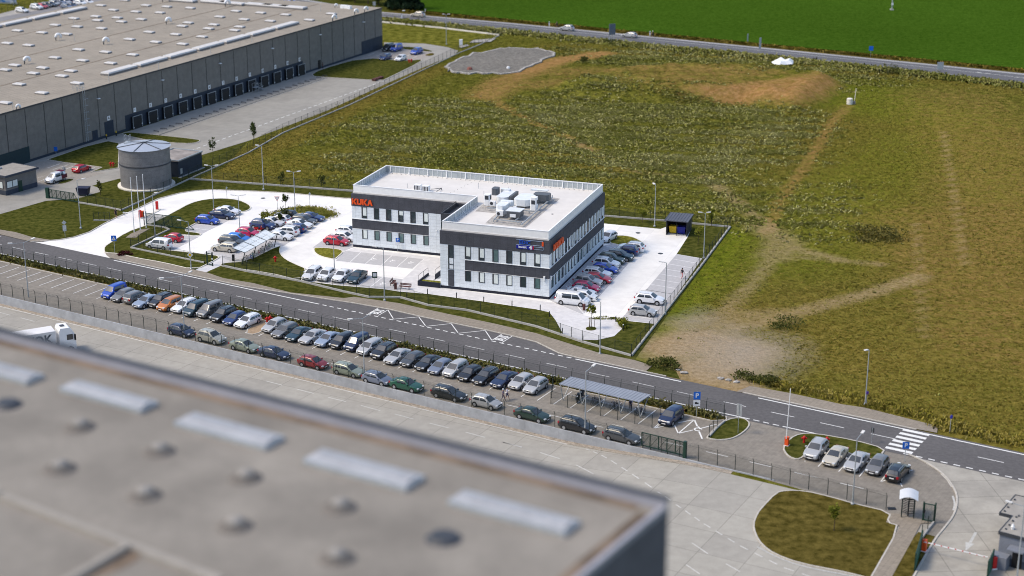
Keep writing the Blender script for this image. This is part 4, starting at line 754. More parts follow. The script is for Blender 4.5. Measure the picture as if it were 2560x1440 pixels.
# wheel guides before the docks
ORD = ['first', 'second', 'third', 'fourth', 'fifth', 'sixth', 'seventh', 'eighth', 'ninth', 'tenth', 'eleventh', 'twelfth', 'thirteenth', 'fourteenth', 'fifteenth', 'sixteenth', 'seventeenth', 'eighteenth', 'nineteenth', 'twentieth', 'twenty first', 'twenty second', 'twenty third', 'twenty fourth', 'twenty fifth', 'twenty sixth', 'twenty seventh', 'twenty eighth', 'twenty ninth', 'thirtieth']
w0 = MB(); w0.tube([(0, -.75, .02), (0, -.65, .22), (0, .5, .22), (.18, .75, .2), (.22, .8, .02)], .08, 6); first = None
for k in range(13):
    for j, sd in ((0, 'left'), (1, 'right')):
        p = wrh(-107.9+5.5*k+(-1.2 if j == 0 else 1.5), -6.3)
        if first is None: o = first = w0.build('wheel_guide', M['dark'])
        else: o = first.copy(); COL.objects.link(o)
        o.location = (*p, .03); o.rotation_euler = (0, 0, WY+(.25 if j else -.1))
        tag(o, f'low dark steel wheel guide on the {sd} side before dock door {k+1}', 'wheel guide', 'wheel guides before the dock doors')
# ---- silo
si = thing('water_tank', 'round grey panelled steel tank with pale shallow cone roof', 'tank', (-69.1, 303.7, 0))
M['tank'] = facade('tank_panel', (.22, .218, .222), 2.3, 1.25, .03, .72, .12, .6, .25)
mb = MB(); mb.lathe([(4.72, .25), (4.72, 7.5)], 0, 0, 72); mb.build('shell', M['tank'], si)
mb = MB(); mb.lathe([(4.78, 4.35), (4.86, 4.4), (4.86, 4.55), (4.78, 4.6)], 0, 0, 40); mb.build('stiffener_ring', M['dark'], si)
mb = MB(); mb.lathe([(4.95, 7.5), (4.98, 7.56), (.1, 8.15)], 0, 0, 40); ro = mb.build('roof', mt('tank_roof_sheet', (.42, .46, .53), .4, .06, .7, metal=.2), si)
mb = MB(); [mb.bar((4.9*math.cos(t), 4.9*math.sin(t), 7.62), (.15*math.cos(t), .15*math.sin(t), 8.2), .13, .09) for t in np.arange(6)*math.pi/3+.35]; mb.lathe([(.35, 8.1), (.35, 8.3)], 0, 0, 10); mb.build('roof_rib', M['dark'], ro)
mb = MB(); mb.lathe([(5.35, 0), (5.35, .22), (4.75, .26)], 0, 0, 40); mb.build('base_ring', M['kerb_white'], si)
mb = MB()
for a in (-.9, 0, .9):
    for b in (0, .8): mb.bar((-3.9+b, 2.0+a, 7.7), (-3.9+b, 2.0+a, 9.1), .05)
for z in (8.4, 9.1): [mb.bar((-3.9+b, 1.1, z), (-3.9+b, 2.9, z), .05) for b in (0, .8)]
mb.box(-4.0, -3.0, 1.0, 3.0, 7.72, 7.8); mb.build('top_platform', M['galv'], si)
# ---- dark utility shed by the tank
zs = 3.1; a = g('U', 1180, 1310); b = g('U', 1650, 1115); ang = math.atan2(b[1]-a[1], b[0]-a[0]); Lx = math.dist(a, b)
us = thing('utility_building', 'flat roofed dark blue utility building behind the grey tank', 'utility building', a, ang)
MB().box(0, Lx, 0, 6.5, 0, zs).build('wall', M['wh_dark'], us); r_ = MB(); r_.box(-.15, Lx+.15, -.15, 6.65, zs+.002, zs+.12); ro = r_.build('roof', mt('stained_flat_roof', (.32, .29, .27), .9, .25, .5, .3, .3), us)
e_ = MB(); ribbon(e_, [(-.1, -.1), (Lx+.1, -.1), (Lx+.1, 6.6), (-.1, 6.6)], -.06, .12, zs+.3, True, zs+.122); e_.build('roof_edge', M['galv'], ro); MB().box(.55, 1.25, -.05, 0, .5, 1.6).build('vent_panel', M['galv'], us); MB().box(-.3, Lx+.4, -.5, -.002, 0, .06).build('base_slab', M['conc'], us)
MB().box(-1.3, 0, 2.4, 3.4, 2.05, 2.15).build('canopy', M['greenglass'], us)
# ---- gatehouses
def gatehouse(name, label, o, ang, lx, ly, h, over, wins, wallm):
    t = thing(name, label, 'gatehouse', o, ang); MB().box(0, lx, 0, ly, 0, .9).build('plinth', M['wh_dark2'], t)
    MB().box(.03, lx-.03, .03, ly-.03, .9, h).build('wall', wallm, t); r = MB(); r.box(-over[0], lx+over[1], -over[2], ly+over[3], h+.002, h+.3)
    ro = r.build('roof', M['roof_gh'], t); e = MB(); q = [(-over[0], -over[2]), (lx+over[1], -over[2]), (lx+over[1], ly+over[3]), (-over[0], ly+over[3])]; ribbon(e, q, -.05, .10, h+.36, True, h-.02); e.build('fascia', M['wh_dark2'], ro)
    for (x0, x1, y0, y1, z0, z1) in wins:
        f = MB(); f.box(x0, x1, y0, y1, z0, z1); f_ = f.build('window', M['dark'], t); dx, dy = x1-x0, y1-y0; q = MB()
        if dx > dy: q.box(x0+.1, x0+dx*.48, y0-.02, y0-.001, z0+.1, z1-.1); q.box(x0+dx*.55, x1-.1, y0-.02, y0-.001, z0+.1, z1-.1)
        else: q.box(x0-.02, x0-.001, y0+.1, y1-.1, z0+.1, z1-.1)
        q.build('pane', M['blind'], f_)
    return t, ro
M['wh_dark2'] = mt('slate_blue_panel', (.055, .068, .095), .7, .1, 1.5, fine=.1); M['roof_gh'] = mt('gatehouse_roof', (.33, .31, .28), .9, .1, .8, .3, .15)
M['gh_wall'] = facade('gatehouse_wall', (.20, .195, .19), 1.2, .6, .012, .9, .08, .8, .12); M['gh_wall2'] = facade('gatehouse_wall_blue', (.20, .22, .265), 1.2, .8, .012, .9, .08, .8, .12)
c0 = g('C', 60, 642); c1 = g('C', 357, 555); ang = math.atan2(c1[1]-c0[1], c1[0]-c0[0]); lx = math.dist(c0, c1)
gh, ghr = gatehouse('gatehouse', 'small grey gatehouse with flat roof and corner windows by the left gate', c0, ang, lx, 6.0, 3.5, (.3, .1, .5, .2), [(.3, 3.0, -.03, .02, 1.25, 2.6), (-.03, .02, .6, 2.4, 1.2, 2.6)], M['gh_wall'])
MB().box(3.1, 4.0, -.06, .0, .0, 2.1).build('door', M['dkgreen'], gh); q = MB(); q.lathe([(.22, 3.8), (.3, 4.0), (.2, 4.35), (.05, 4.4)], 2.2, 4.6, 10); q.build('roof_vent', M['white'], ghr)
q = MB(); q.tube([(.6, 3.4, 3.9), (1.4, 4.4, 3.95), (3.6, 4.6, 3.95)], .14, 6); q.build('roof_duct', M['galv'], ghr)
# right gatehouse
c0 = g('Y', 2000, 770, 3.4); k0 = g('Y', 2379, 868, 3.4); ang = math.atan2(k0[1]-c0[1], k0[0]-c0[0]); cB = g('Y', 2160, 520, 3.4); ly = math.dist(c0, cB)
g2 = thing('gatehouse', 'blue grey gatehouse with projecting flat roof in the lower right corner', 'gatehouse', c0, ang)
MB().box(0, 6.5, 0, ly, .0, .9).build('plinth', M['wh_dark2'], g2); MB().box(.02, 6.48, .02, ly, .9, 3.4).build('wall', M['gh_wall2'], g2)
rm = MB(); rm.prism([(-.1, -.1), (6.6, -.1), (6.6, ly+5.2), (-.1-1.35, ly+5.2), (-.1-1.35, ly), (-.1, ly)], 3.402, 3.6); ro = rm.build('roof', M['roof_gh'], g2)
e = MB(); ribbon(e, [(-.1, -.1), (6.6, -.1), (6.6, ly+5.2), (-1.45, ly+5.2), (-1.45, ly), (-.1, ly)], -.03, .05, 3.66, True, 3.3); e.build('fascia', M['dark'], ro)
e = MB(); [e.box(x-.09, x+.09, y-.09, y+.09, 3.6, 3.72) for x, y in [(.35, .8+1.1*i) for i in range(4)]+[(-1.1, ly+.6+1.1*i) for i in range(4)]+[(.5+1.2*i, ly+.3) for i in range(4)]]; e.build('roof_fixing', M['dark'], ro)
q = MB(); q.lathe([(.15, 3.6), (.2, 3.9), (.05, 4.2)], .9, 1.2, 8); q.build('roof_vent', M['white'], ro)
q = MB(); q.box(1.2, 2.9, -1.3, .0, 2.35, 2.5); q.build('canopy', M['gh_wall2'], g2); MB().box(1.5, 2.5, -.06, .0, 0, 2.2).build('door', M['black'], g2); MB().box(-.3, 1.3, -1.3, -.03, 0, 1.4).build('low_wall', M['gh_wall2'], g2)
# ---- foreground factory (tall) with skylights
FH = 54.0; fo = g('P', 1672, 1245, FH)
fb = thing('factory_building', 'tall flat roofed factory in the foreground with pale skylight strips', 'factory', fo, RY)
FR = 53.5; fw = MB(); fw.box(-190, 0, -62, 0, yz(0)-.3, FR); fw.build('wall', facade('factory_wall', (.125, .125, .15), 3.0, 1.0, .03, .75, .1, .7, .1), fb)
M['froof'] = mt('factory_roof_membrane', (.285, .26, .225), .9, .12, .35, .13, .32, fine=.08)
fr_ = MB(); fr_.box(-189.8, -.2, -61.8, -.2, FR+.002, FR+.06); fro = fr_.build('roof', M['froof'], fb)
pp = MB(); pp.box(-190, 0, -.22, .0, FR+.002, FH); pp.box(-.22, 0, -62, -.222, FR+.002, FR+.25); pp.build('parapet', mt('parapet_sheet', (.33, .33, .37), .6, .08, .6), fb); MB().box(-190.05, .05, -.27, .05, FH+.002, FH+.06).build('parapet_cap', M['dark'], fb)
def ffl(r, x, y, z=FR): return toframe(fo, RY, g(r, x, y, z))
sr = MB(); sr.box(-189, -1.0, -.75, -.27, FR+.06, FR+.075); sr.box(-.8, -.27, -40, -.8, FR+.06, FR+.074); sr.build('roof_stain', mt('brown_roof_stain', (.22, .165, .12), .95, .3, .5, .1, .4), fro)
for q in ([(245, 235), (290, 222), (570, 290), (530, 330)], [(680, 370), (720, 340), (1045, 420), (1005, 465)], [(1165, 505), (1215, 478), (1572, 570), (1528, 622)], [(1710, 655), (1762, 630), (2162, 745), (2110, 790)], [(-170, 150), (-130, 130), (155, 185), (120, 215)]):
    pts = [ffl('N', x, y, FR+.4) for x, y in q]; xs = [p[0] for p in pts]; ys = [p[1] for p in pts]; x0, x1 = (xs[0]+xs[1])/2, (xs[2]+xs[3])/2; y0, y1 = (ys[0]+ys[3])/2, (ys[1]+ys[2])/2
    mb = MB(); mb.box(x0-.12, x1+.12, y0-.12, y1+.12, FR+.06, FR+.26); s_ = mb.build('strip_skylight', M['galv'], fro)
    n = 8; mb = MB(); prof = [(y0+(y1-y0)*i/6, FR+.262+.09*math.sin(math.pi*i/6)) for i in range(7)]
    mb.add([(x, y, z) for x in (x0, x1) for y, z in prof], [(i, i+1, 8+i, 7+i) for i in range(6)]+[tuple(range(7)), tuple(range(7, 14))[::-1]]); mb.build('glazing', mt('pale_glazing', (.385, .395, .42), .8, .12, .9, spec=.05) if 'pale_glazing' not in bpy.data.materials else bpy.data.materials['pale_glazing'], s_, recalc=True)
    mb = MB(); [mb.box(x0+(x1-x0)*i/8-.02, x0+(x1-x0)*i/8+.02, (y0+y1)/2-.2, (y0+y1)/2+.2, FR+.33, FR+.362) for i in range(1, 8)]; mb.build('glazing_bar', M['galv'], s_)
for x, y in ((25, 300), (300, 385), (600, 475), (925, 575), (1280, 685), (1670, 800), (225, 540), (545, 640), (885, 755), (1270, 875)):
    p = ffl('N', x, y, FR+.3); mb = MB(); mb.lathe([(.66, FR+.06), (.6, FR+.1), (.48, FR+.2), (.38, FR+.24)], p[0], p[1], 16); s_ = mb.build('roof_outlet', M['dark'] if (x, y) in ((1670, 800), (25, 300)) else mt('painted_shade_curb', (.15, .135, .12), .8, .1, 2) if 'painted_shade_curb' not in bpy.data.materials else bpy.data.materials['painted_shade_curb'], fro)  # wide dark curb: shadow around each dome is painted into its colour
    if (x, y) not in ((1670, 800), (25, 300)): mb = MB(); mb.lathe([(.33, FR+.245), (.3, FR+.34), (.16, FR+.4), (.03, FR+.42)], p[0], p[1], 16); mb.build('dome', mt('frosted_dome', (.28, .265, .245), .8, .08, 2) if 'frosted_dome' not in bpy.data.materials else bpy.data.materials['frosted_dome'], s_, True)
a = ffl('N', 0, 645, FR+.3); b = ffl('N', 830, 964, FR+.3); up = MB(); up.bar((*a, FR+.12), (*b, FR+.12), .3, .2); c_ = ffl('N', 480, 850, FR+.2); up.bar((*c_, FR+.2), (c_[0]+.4, c_[1]-14, FR+.2), .28, .18); a2 = ffl('N', -400, 490, FR+.3); up.bar((*a2, FR+.2), (*a, FR+.2), .3, .2); up.build('roof_upstand', mt('upstand_membrane', (.33, .305, .27), .9, .1, .6), fro)
sr = MB(); p = ffl('N', 470, 900, FR); sr.poly([(p[0]+.5*math.cos(t)*(1+.2*math.sin(3*t)), p[1]-.6+1.3*math.sin(t), FR+.078) for t in np.linspace(0, 6.1, 14)]); sr.build('roof_stain', bpy.data.materials['brown_roof_stain'], fro)
# ================================================================== FENCES, LAMPS, SIGNS, SMALL THINGS
def fence(label, pts, h=2.0, sp=2.5, kerb=None, angled=0, z=0.1, zf=None, cat='fence', panel=True, w=.07):
    o = thing('wire_fence', label, cat, (*pts[0], 0)); X, Y = pts[0]; q = [(x-X, y-Y) for x, y in pts]
    ps = []
    for a, b in zip(q[:-1], q[1:]):
        L_ = math.dist(a, b); k = max(1, round(L_/sp)); ps += [(a[0]+(b[0]-a[0])*i/k, a[1]+(b[1]-a[1])*i/k) for i in range(k)]
    ps.append(q[-1]); d = (np.array(q[-1])-np.array(q[0])); d = d/np.linalg.norm(d); nn = (-d[1]*angled, d[0]*angled)
    pm = MB(); pm.bar((0, 0, 0), (0, 0, h), w)
    if angled: pm.bar((0, 0, h-.03), (nn[0]*.22, nn[1]*.22, h+.38), w*.6)
    p0 = None
    for i, (x, y) in enumerate(ps[:99]):
        if p0 is None: p = p0 = pm.build('post', M['post'], o)
        else: p = p0.copy(); COL.objects.link(p)
        p.location = (x, y, z)
    if panel:
        mp = MB(); rl = MB()
        for a, b in zip(q[:-1], q[1:]):
            mp.add([(*a, z+.05), (*b, z+.05), (*b, z+h-.02), (*a, z+h-.02)], [(0, 1, 2, 3)])
            rl.bar((*a, z+h-.05), (*b, z+h-.05), .02)
            if angled: rl.bar((a[0]+nn[0]*.2, a[1]+nn[1]*.2, z+h+.33), (b[0]+nn[0]*.2, b[1]+nn[1]*.2, z+h+.33), .012); rl.bar((a[0]+nn[0]*.1, a[1]+nn[1]*.1, z+h+.15), (b[0]+nn[0]*.1, b[1]+nn[1]*.1, z+h+.15), .012)
        mp.build('wire_panel', M['mesh'], o); rl.build('top_wire', M['post'], o)
    if kerb:
        kb_ = MB(); ribbon(kb_, q, -kerb[0]/2, kerb[0]/2, kerb[1], z0=0); kb_.build('base_kerb', M['conc'], o)
    return o
# retaining wall and its fence
rwl = MB(); s_ = -150
while s_ < 66.5:
    e_ = min(s_+2.42, 67); z0 = yz(s_); h_ = .10 if s_ < 60 else .14
    p0, p1 = pt(s_+.015, NW+.02), pt(e_, NW+.02); q0, q1 = pt(s_+.015, NW-.13), pt(e_, NW-.13)
    rwl.add([(*q0, z0-.2), (*q1, z0-.2), (*p1, z0-.2), (*p0, z0-.2), (*q0, h_), (*q1, h_), (*p1, h_), (*p0, h_)], [(3, 2, 1, 0), (4, 5, 6, 7), (0, 1, 5, 4), (1, 2, 6, 5), (2, 3, 7, 6), (3, 0, 4, 7)]); s_ += 2.42
tag(rwl.build('retaining_wall', M['wallconc']), 'low grey concrete retaining wall between truck yard and staff parking', 'wall')
tp = g('K', 985, 930)
fence('dark post and wire fence standing on the grey retaining wall', [pt(-95, NW+.2), pt(59.8, NW+.2), tp], 1.75, 2.42, None, -1, .1)
fence('dark wire fence with barbed top in the weedy strip along the road', [pt(-95, -5.0), pt(54.5, -5.0)], 1.75, 2.42, None, 1, .1)
fence('short fence with pale kerb beside the small grass tip by the lower lot entrance', gl('J', [(1065, 490), (985, 560), (900, 655)]), 1.6, 2.0, (.2, .3), 0, .1)
g0 = gl('C', [(1240, 1142)])[0]
fence('wire fence on pale kerb along the front lawn left of the pedestrian gate', [g0]+gl('D', [(700, 632), (940, 680), (1120, 717)]), 1.5, 2.6, (.28, .3), 0, .1)
fence('long wire fence on pale kerb along the verge in front of the office', gl('D', [(1285, 742), (1500, 790), (1985, 880), (2376, 975)])+gl('E', [(300, 1312), (580, 1315), (830, 1385), (1180, 1430)])+gl('F', [(0, 1106), (200, 1172), (380, 1232), (780, 1345)]), 1.7, 2.5, (.25, .28), 0, .1)
fence('wire fence on pale kerb bordering the right parking bays and the field', gl('F', [(780, 1345), (1365, 590), (1588, 290)]), 1.7, 2.5, (.25, .28), 0, .1)
fence('wire fence on grey kerb behind the dark bin shelter', gl('F', [(1588, 290), (1280, 262), (1060, 240), (560, 200)]), 1.7, 2.9, (.25, .28), 0, .1)
fence('wire fence on grey kerb across the grass behind the office', P_([(472, 449), (560, 455), (883, 479)]), 1.7, 2.9, (.3, .3), 0, .1)
fence('tall wire fence by the folded sliding gate beside the flag poles', [g0]+gl('C', [(1605, 970), (1560, 950), (1392, 925)]), 1.7, 2.4, (.3, .3), 0, .1)
fence('wire fence between the tank lawn and the left driveway', gl('C', [(1150, 783), (1430, 655), (1790, 490)]), 1.7, 2.4, (.2, .25), 0, .1)
fence('long wire fence between the dock yard and the wild meadow', [g('C', 1790, 490)]+gl('U', [(1560, 1265), (2560, 825)])+gl('B', [(320, 1000), (820, 790), (1640, 400)]), 2.0, 2.9, (.2, .2), 0, .1)
fence('far end of the meadow fence with white concrete posts past the bend', gl('B', [(1640, 400), (1790, 340), (1945, 268)]), 2.0, 2.6, (.2, .2), 0, .1)
fence('wire fence from the left sliding gate across the lawn below the tank', gl('C', [(745, 710), (1000, 752), (1150, 783)]), 1.7, 2.2, (.25, .25), 0, .1)
fence('short stub of fence beside the driveway west of the flag poles', gl('C', [(888, 878), (1042, 880)]), 1.5, 1.0, (.2, .2), 0, .1)
kb_ = MB(); ribbon(kb_, gl('B', [(1062, 168), (1500, 212), (1945, 266)]), -.25, .25, .35, z0=0); tag(kb_.build('boundary_kerb', M['kerb_white']), 'long pale concrete kerb edging the lawn beside the highway', 'kerb')
fence('tall dark wire fence along the back car park at the upper left corner', gl('Z', [(-200, 330), (620, 130), (900, 60)]), 2.2, 3, None, 0, .05)
# bike-shelter pen fence of the lower lot
fence('low dark steel fence pen in front of the grey roofed bicycle shelter', gl('I', [(1050, 568), (1208, 605), (1365, 645), (1522, 683), (1682, 722), (1845, 757), (2008, 795), (2090, 705)]), 1.75, 2.4, None, 0, .03)
fence('short dark fence beside the left end of the lower bicycle shelter', gl('I', [(1050, 568), (1072, 400)]), 1.6, 2.0, None, 0, .03)
def swing_gate(name, label, a, b, h, bars, m='dkgreen', diag=True, z=.1, tail=0, meshpanel=True, cat='gate', n_bay=5):
    ang = math.atan2(b[1]-a[1], b[0]-a[0]); L_ = math.dist(a, b); o = thing(name, label, cat, (*a, 0), ang)
    f = MB(); f.bar((0, 0, z+.1), (L_, 0, z+.1), .12); f.bar((0, 0, z+h), (L_-tail, 0, z+h), .09)
    for i in range(n_bay+1): x = (L_-tail)*i/n_bay; f.bar((x, 0, z+.1), (x, 0, z+h), .09)
    if diag:
        for i in range(n_bay): f.bar(((L_-tail)*i/n_bay, 0, z+.12), ((L_-tail)*(i+1)/n_bay, 0, z+h-.05), .05)
    if tail: f.bar((L_-tail, 0, z+h), (L_, 0, z+.1), .08); f.bar((L_-tail*.55, 0, z+h*.55), (L_-tail, 0, z+.1), .05)
    f.build('gate_frame', M[m], o)
    if bars: q = MB(); [q.bar((L_*(i+.5)/bars, .0, z+.15), (L_*(i+.5)/bars, 0, z+h-.03), .03) for i in range(bars)]; q.build('gate_bars', M[m], o)
    elif meshpanel: q = MB(); q.add([(0, 0, z+.12), (L_-tail, 0, z+.12), (L_-tail, 0, z+h-.04), (0, 0, z+h-.04)], [(0, 1, 2, 3)]); q.build('gate_mesh', M['gatemesh'], o)
    return o, L_
o, L_ = swing_gate('sliding_gate', 'dark green barred sliding gate beside the entrance of the lower lot', g('J', 185, 760), g('J', 632, 868), 1.75, 40, z=.25); q = MB(); q.box(L_-.05, L_+.3, -.2, .2, 0, 2.15); q.build('gate_post', M['dkgreen'], o); q = MB(); [q.bar((L_*t, 0, 0), (L_*t, 0, .4), .09) for t in (.03, .22, .62)]; q.build('gate_support', M['post'], o)
o, L_ = swing_gate('sliding_gate', 'dark green sliding gate with pointed tail at the office driveway', g('S', 1005, 670), g('S', 1965, 790), 2.0, 0, tail=2.6, z=.25, n_bay=4); q = MB(); q.bar((0, .1, 0), (0, .1, 2.5), .14); q.bar((-.3, -.1, 0), (-.3, -.1, 2.5), .12); q.build('gate_post', M['post'], o)
o, L_ = swing_gate('sliding_gate', 'open mesh sliding gate with thick dark post by the left gatehouse road', g('C', 455, 665), g('C', 745, 712), 1.6, 0, tail=1.0, z=.15, n_bay=6); q = MB(); q.box(-.35, .35, -.2, .2, 0, 2.0); q.build('gate_post', M['dkgreen'], o)
o, L_ = swing_gate('pedestrian_gate', 'small dark pedestrian gate with a striped post in the front fence', g('D', 1150, 730), g('D', 1190, 738), 1.9, 0, diag=False, n_bay=1, meshpanel=False); q = MB(); q.bar((-.1, 0, 0), (-.1, 0, 2.3), .14); q.bar((L_+.1, 0, 0), (L_+.1, 0, 2.3), .16); q.build('gate_post', M['post'], o); q = MB(); [q.box(L_+.015, L_+.185, -.085, .085, .6+.5*i, .85+.5*i) for i in range(2)]; q.build('post_stripe', M['white'], o)
o, L_ = swing_gate('pedestrian_gate', 'dark green barred pedestrian gate right of the turnstile', g('K', 1278, 1010), g('K', 1358, 1025), 2.0, 8, diag=False, n_bay=1); q = MB(); q.bar((-.08, 0, 0), (-.08, 0, 2.3), .14); q.bar((L_+.08, 0, 0), (L_+.08, 0, 2.4), .14); q.build('gate_post', M['dkgreen'], o); MB().box(-.1, .12, -.09, .09, 1.0, 1.35).build('lock_box', M['black'], o)
fence('low dark fence joining the pedestrian gate to the solid green gate', gl('K', [(1358, 1030), (1310, 1090), (1262, 1160)]), 1.7, 1.6, (.2, .3), 0, .1)
def solid_gate(label, a, b, h):
    ang = math.atan2(b[1]-a[1], b[0]-a[0]); L_ = math.dist(a, b); o = thing('solid_gate', label, 'gate', (*a, 0), ang); q = MB(); q.box(0, L_, -.05, .05, .1, h); q.build('leaf', mt('bright_green_sheet', (.01, .12, .075), .5, .1, 2), o); q = MB(); q.bar((0, 0, 0), (0, 0, h+.15), .14); q.bar((L_, 0, 0), (L_, 0, h+.15), .14); q.bar((0, 0, h+.03), (L_, 0, h+.03), .12); q.build('gate_frame', M['dkgreen'], o)
solid_gate('solid bright green gate leaf standing open beside the narrow footpath', g('Y', 665, 1370), g('Y', 770, 1010), 1.95)
solid_gate('solid green gate leaf against the corner of the right gatehouse', g('Y', 1800, 1500), g('Y', 1880, 1320), 2.0)
# turnstile
ta = g('K', 1105, 985); tb = g('K', 1200, 995); ang = math.atan2(tb[1]-ta[1], tb[0]-ta[0]); o = thing('turnstile', 'full height black turnstile under a curved clear canopy', 'turnstile', (*ta, 0), ang); L_ = math.dist(ta, tb)
q = MB(); [q.bar((x, y, 0), (x, y, 2.35), .12) for x in (0, L_) for y in (0, 1.3)]; [q.bar((x, 0, 2.3), (x, 1.3, 2.3), .1) for x in (0, L_)]; q.bar((0, 0, 2.3), (L_, 0, 2.3), .1); q.build('frame', M['post'], o)
q = MB(); q.bar((L_*.55, .65, 0), (L_*.55, .65, 2.2), .1); [q.bar((L_*.55, .65, .3+.2*i), (L_*.55+.75*math.cos(t), .65+.6*math.sin(t), .3+.2*i), .06) for i in range(9) for t in (.4, 2.5, 4.6)]; q.build('rotor', M['black'], o)
q = MB(); n = 9; pr = [(-.35+(L_+.7)*i/(n-1), 2.42+.35*math.sin(math.pi*i/(n-1))) for i in range(n)]; q.add([(x, y, z) for y in (-.5, 1.9) for x, z in pr]+[(x, y, z-.05) for y in (-.5, 1.9) for x, z in pr], [(i, i+1, n+i+1, n+i) for i in range(n-1)]+[(2*n+i, 3*n+i, 3*n+i+1, 2*n+i+1) for i in range(n-1)]+[(i, 2*n+i, 2*n+i+1, i+1) for i in range(n-1)]+[(n+i, n+i+1, 3*n+i+1, 3*n+i) for i in range(n-1)]); q.build('canopy', mt('milky_canopy', (.60, .62, .65), .3, .05, 1), o)
tag(MB().box(-.45, .45, -.3, .3, .02, .06).build('door_mat', M['black']), 'dark door mat on the paving left of the turnstile', 'mat').location = (*g('K', 1030, 915), .02)
# lamps
def lamp(label, base, h, arms, z=0.1, name='street_lamp', band=False):
    o = thing(name, label, 'street lamp', (*base, 0), 0, 'street lamps'); q = MB(); q.tube([(0, 0, z), (0, 0, h*.25), (0, 0, h)], [.11, .08, .05], 8); q.lathe([(.2, 0), (.2, z+.12), (.1, z+.2)], 0, 0, 8); q.build('pole', M['galv'], o)
    for a, l in arms:
        c, s = math.cos(a), math.sin(a); q = MB(); q.bar((0, 0, h-.03), (c*l, s*l, h+.12), .055); q.build('arm', M['galv'], o)
        q = MB(); p0 = Vector((c*l, s*l, h+.13)); p1 = Vector((c*(l+.65), s*(l+.65), h+.2)); q.bar(p0, p1, .30, .12); q.build('lamp_head', M['offwhite'], o)
    return o
L8 = 7.8; aN = RY+math.pi/2; 
lamp('grey street lamp at the office fence corner above the front pavement', g('P', 1499.5, 886), 7.6, [(math.pi*.95, .5)])
lamp('grey street lamp on the field edge with a purple sign on it', g('P', 2163, 1012), 7.4, [(-2.4, .3)])
lamp('grey street lamp at the retaining wall by the square lawn and turnstile', g('K', 723, 883), 7.9, [(aN, 1.4)])
lamp('grey street lamp in front of the lower bicycle shelter roof', gy('P', 1462, 1108), 8.2, [(aN, 1.6)], z=-.6)
lamp('twin headed grey street lamp behind the middle of the lower car row', gy('P', 911.5, 972), 8.6, [(aN, 1.6), (aN+2.6, 1.4)], z=-.9)
lamp('twin headed grey street lamp by the navy hatchback near the wall', gy('P', 463, 862), 8.9, [(aN, 1.6), (aN+2.6, 2.4)], z=-1.0)
lamp('twin headed grey street lamp over the empty bays at lower left', gy('G', 268, 522), 8.6, [(aN, 1.6), (aN+2.6, 1.6)], z=-1.0)
lamp('grey street lamp on the verge beside the benches in front of the office', g('E', 437, 1342), 8.3, [(2.9, 1.0)])
lamp('grey street lamp carrying a yellow priority sign at the front fence', g('D', 1000, 770), 7.9, [(2.9, 1.2)])
lamp('twin headed street lamp on the dark grass island behind the navy saloon', g('D', 1205, 240), 8.2, [(0, .6), (math.pi, .6)])
lamp('twin headed street lamp on the yellow grass island of the left car park', g('D', 1938, 278), 7.8, [(0, .6), (math.pi, .6)])
lamp('thin pale street lamp among the bicycles and left car rows', g('T', 650, 1000), 8.0, [(0, .6), (math.pi, .6)], z=.03)
lamp('grey street lamp on the grass beyond the dock yard bend', g('B', 1548, 333), 8.2, [(0, .4), (math.pi, .4)])
lamp('grey street lamp at the meadow edge behind the back fence', g('B', 177, 1424), 8.4, [(math.pi, .5)])
lamp('leaning grey street lamp on the lawn left of the driveway', g('C', 766, 952), 8.6, [(0.3, .8)])
lamp('thin grey lamp pole on the lawn beside the sliding gate', g('S', 1185, 905), 7.6, [(.2, .3)])
lamp('grey street lamp in the grass behind the right car park', g('F', 970, 285), 7.4, [(2.0, .3)])
lamp('grey street lamp with broad head by the bin shelter lawn', g('F', 1372, 543), 7.6, [(math.pi, .5), (0, .2)])
lamp('grey street lamp between the white off roader and right fence', g('F', 1055, 1000), 7.9, [(math.pi*.98, .5)])
lamp('slim grey lamp on the small planted island west of the office', g('D', 2290, 775), 5.6, [(2.0, .3)])
lamp('grey street lamp beside the canopy of the right gatehouse', g('Y', 2265, 1480), 8.0, [(2.7, 1.2)])
for k, (x, y, h, lb) in enumerate(((1272, 992, 9.6, 'leftmost of the three slim white flag poles'), (1330, 972, 9.5, 'middle one of the three slim white flag poles'), (1386, 952, 9.5, 'rightmost of the three slim white flag poles'))):
    q = MB(); q.tube([(0, 0, .1), (0, 0, h)], [.09, .05], 8); q.lathe([(.09, h), (.05, h+.12)], 0, 0, 8); tag(q.build('flag_pole', M['white']), lb, 'flag pole', 'flag poles').location = (*g('C', x, y), 0)
q = MB(); q.prism(gl('C', [(1190, 1045), (1235, 1010), (1340, 965), (1420, 958), (1330, 1010), (1290, 1045)]), .1, .13); tag(q.build('flag_pole_base', M['sidewalk']), kind='structure')
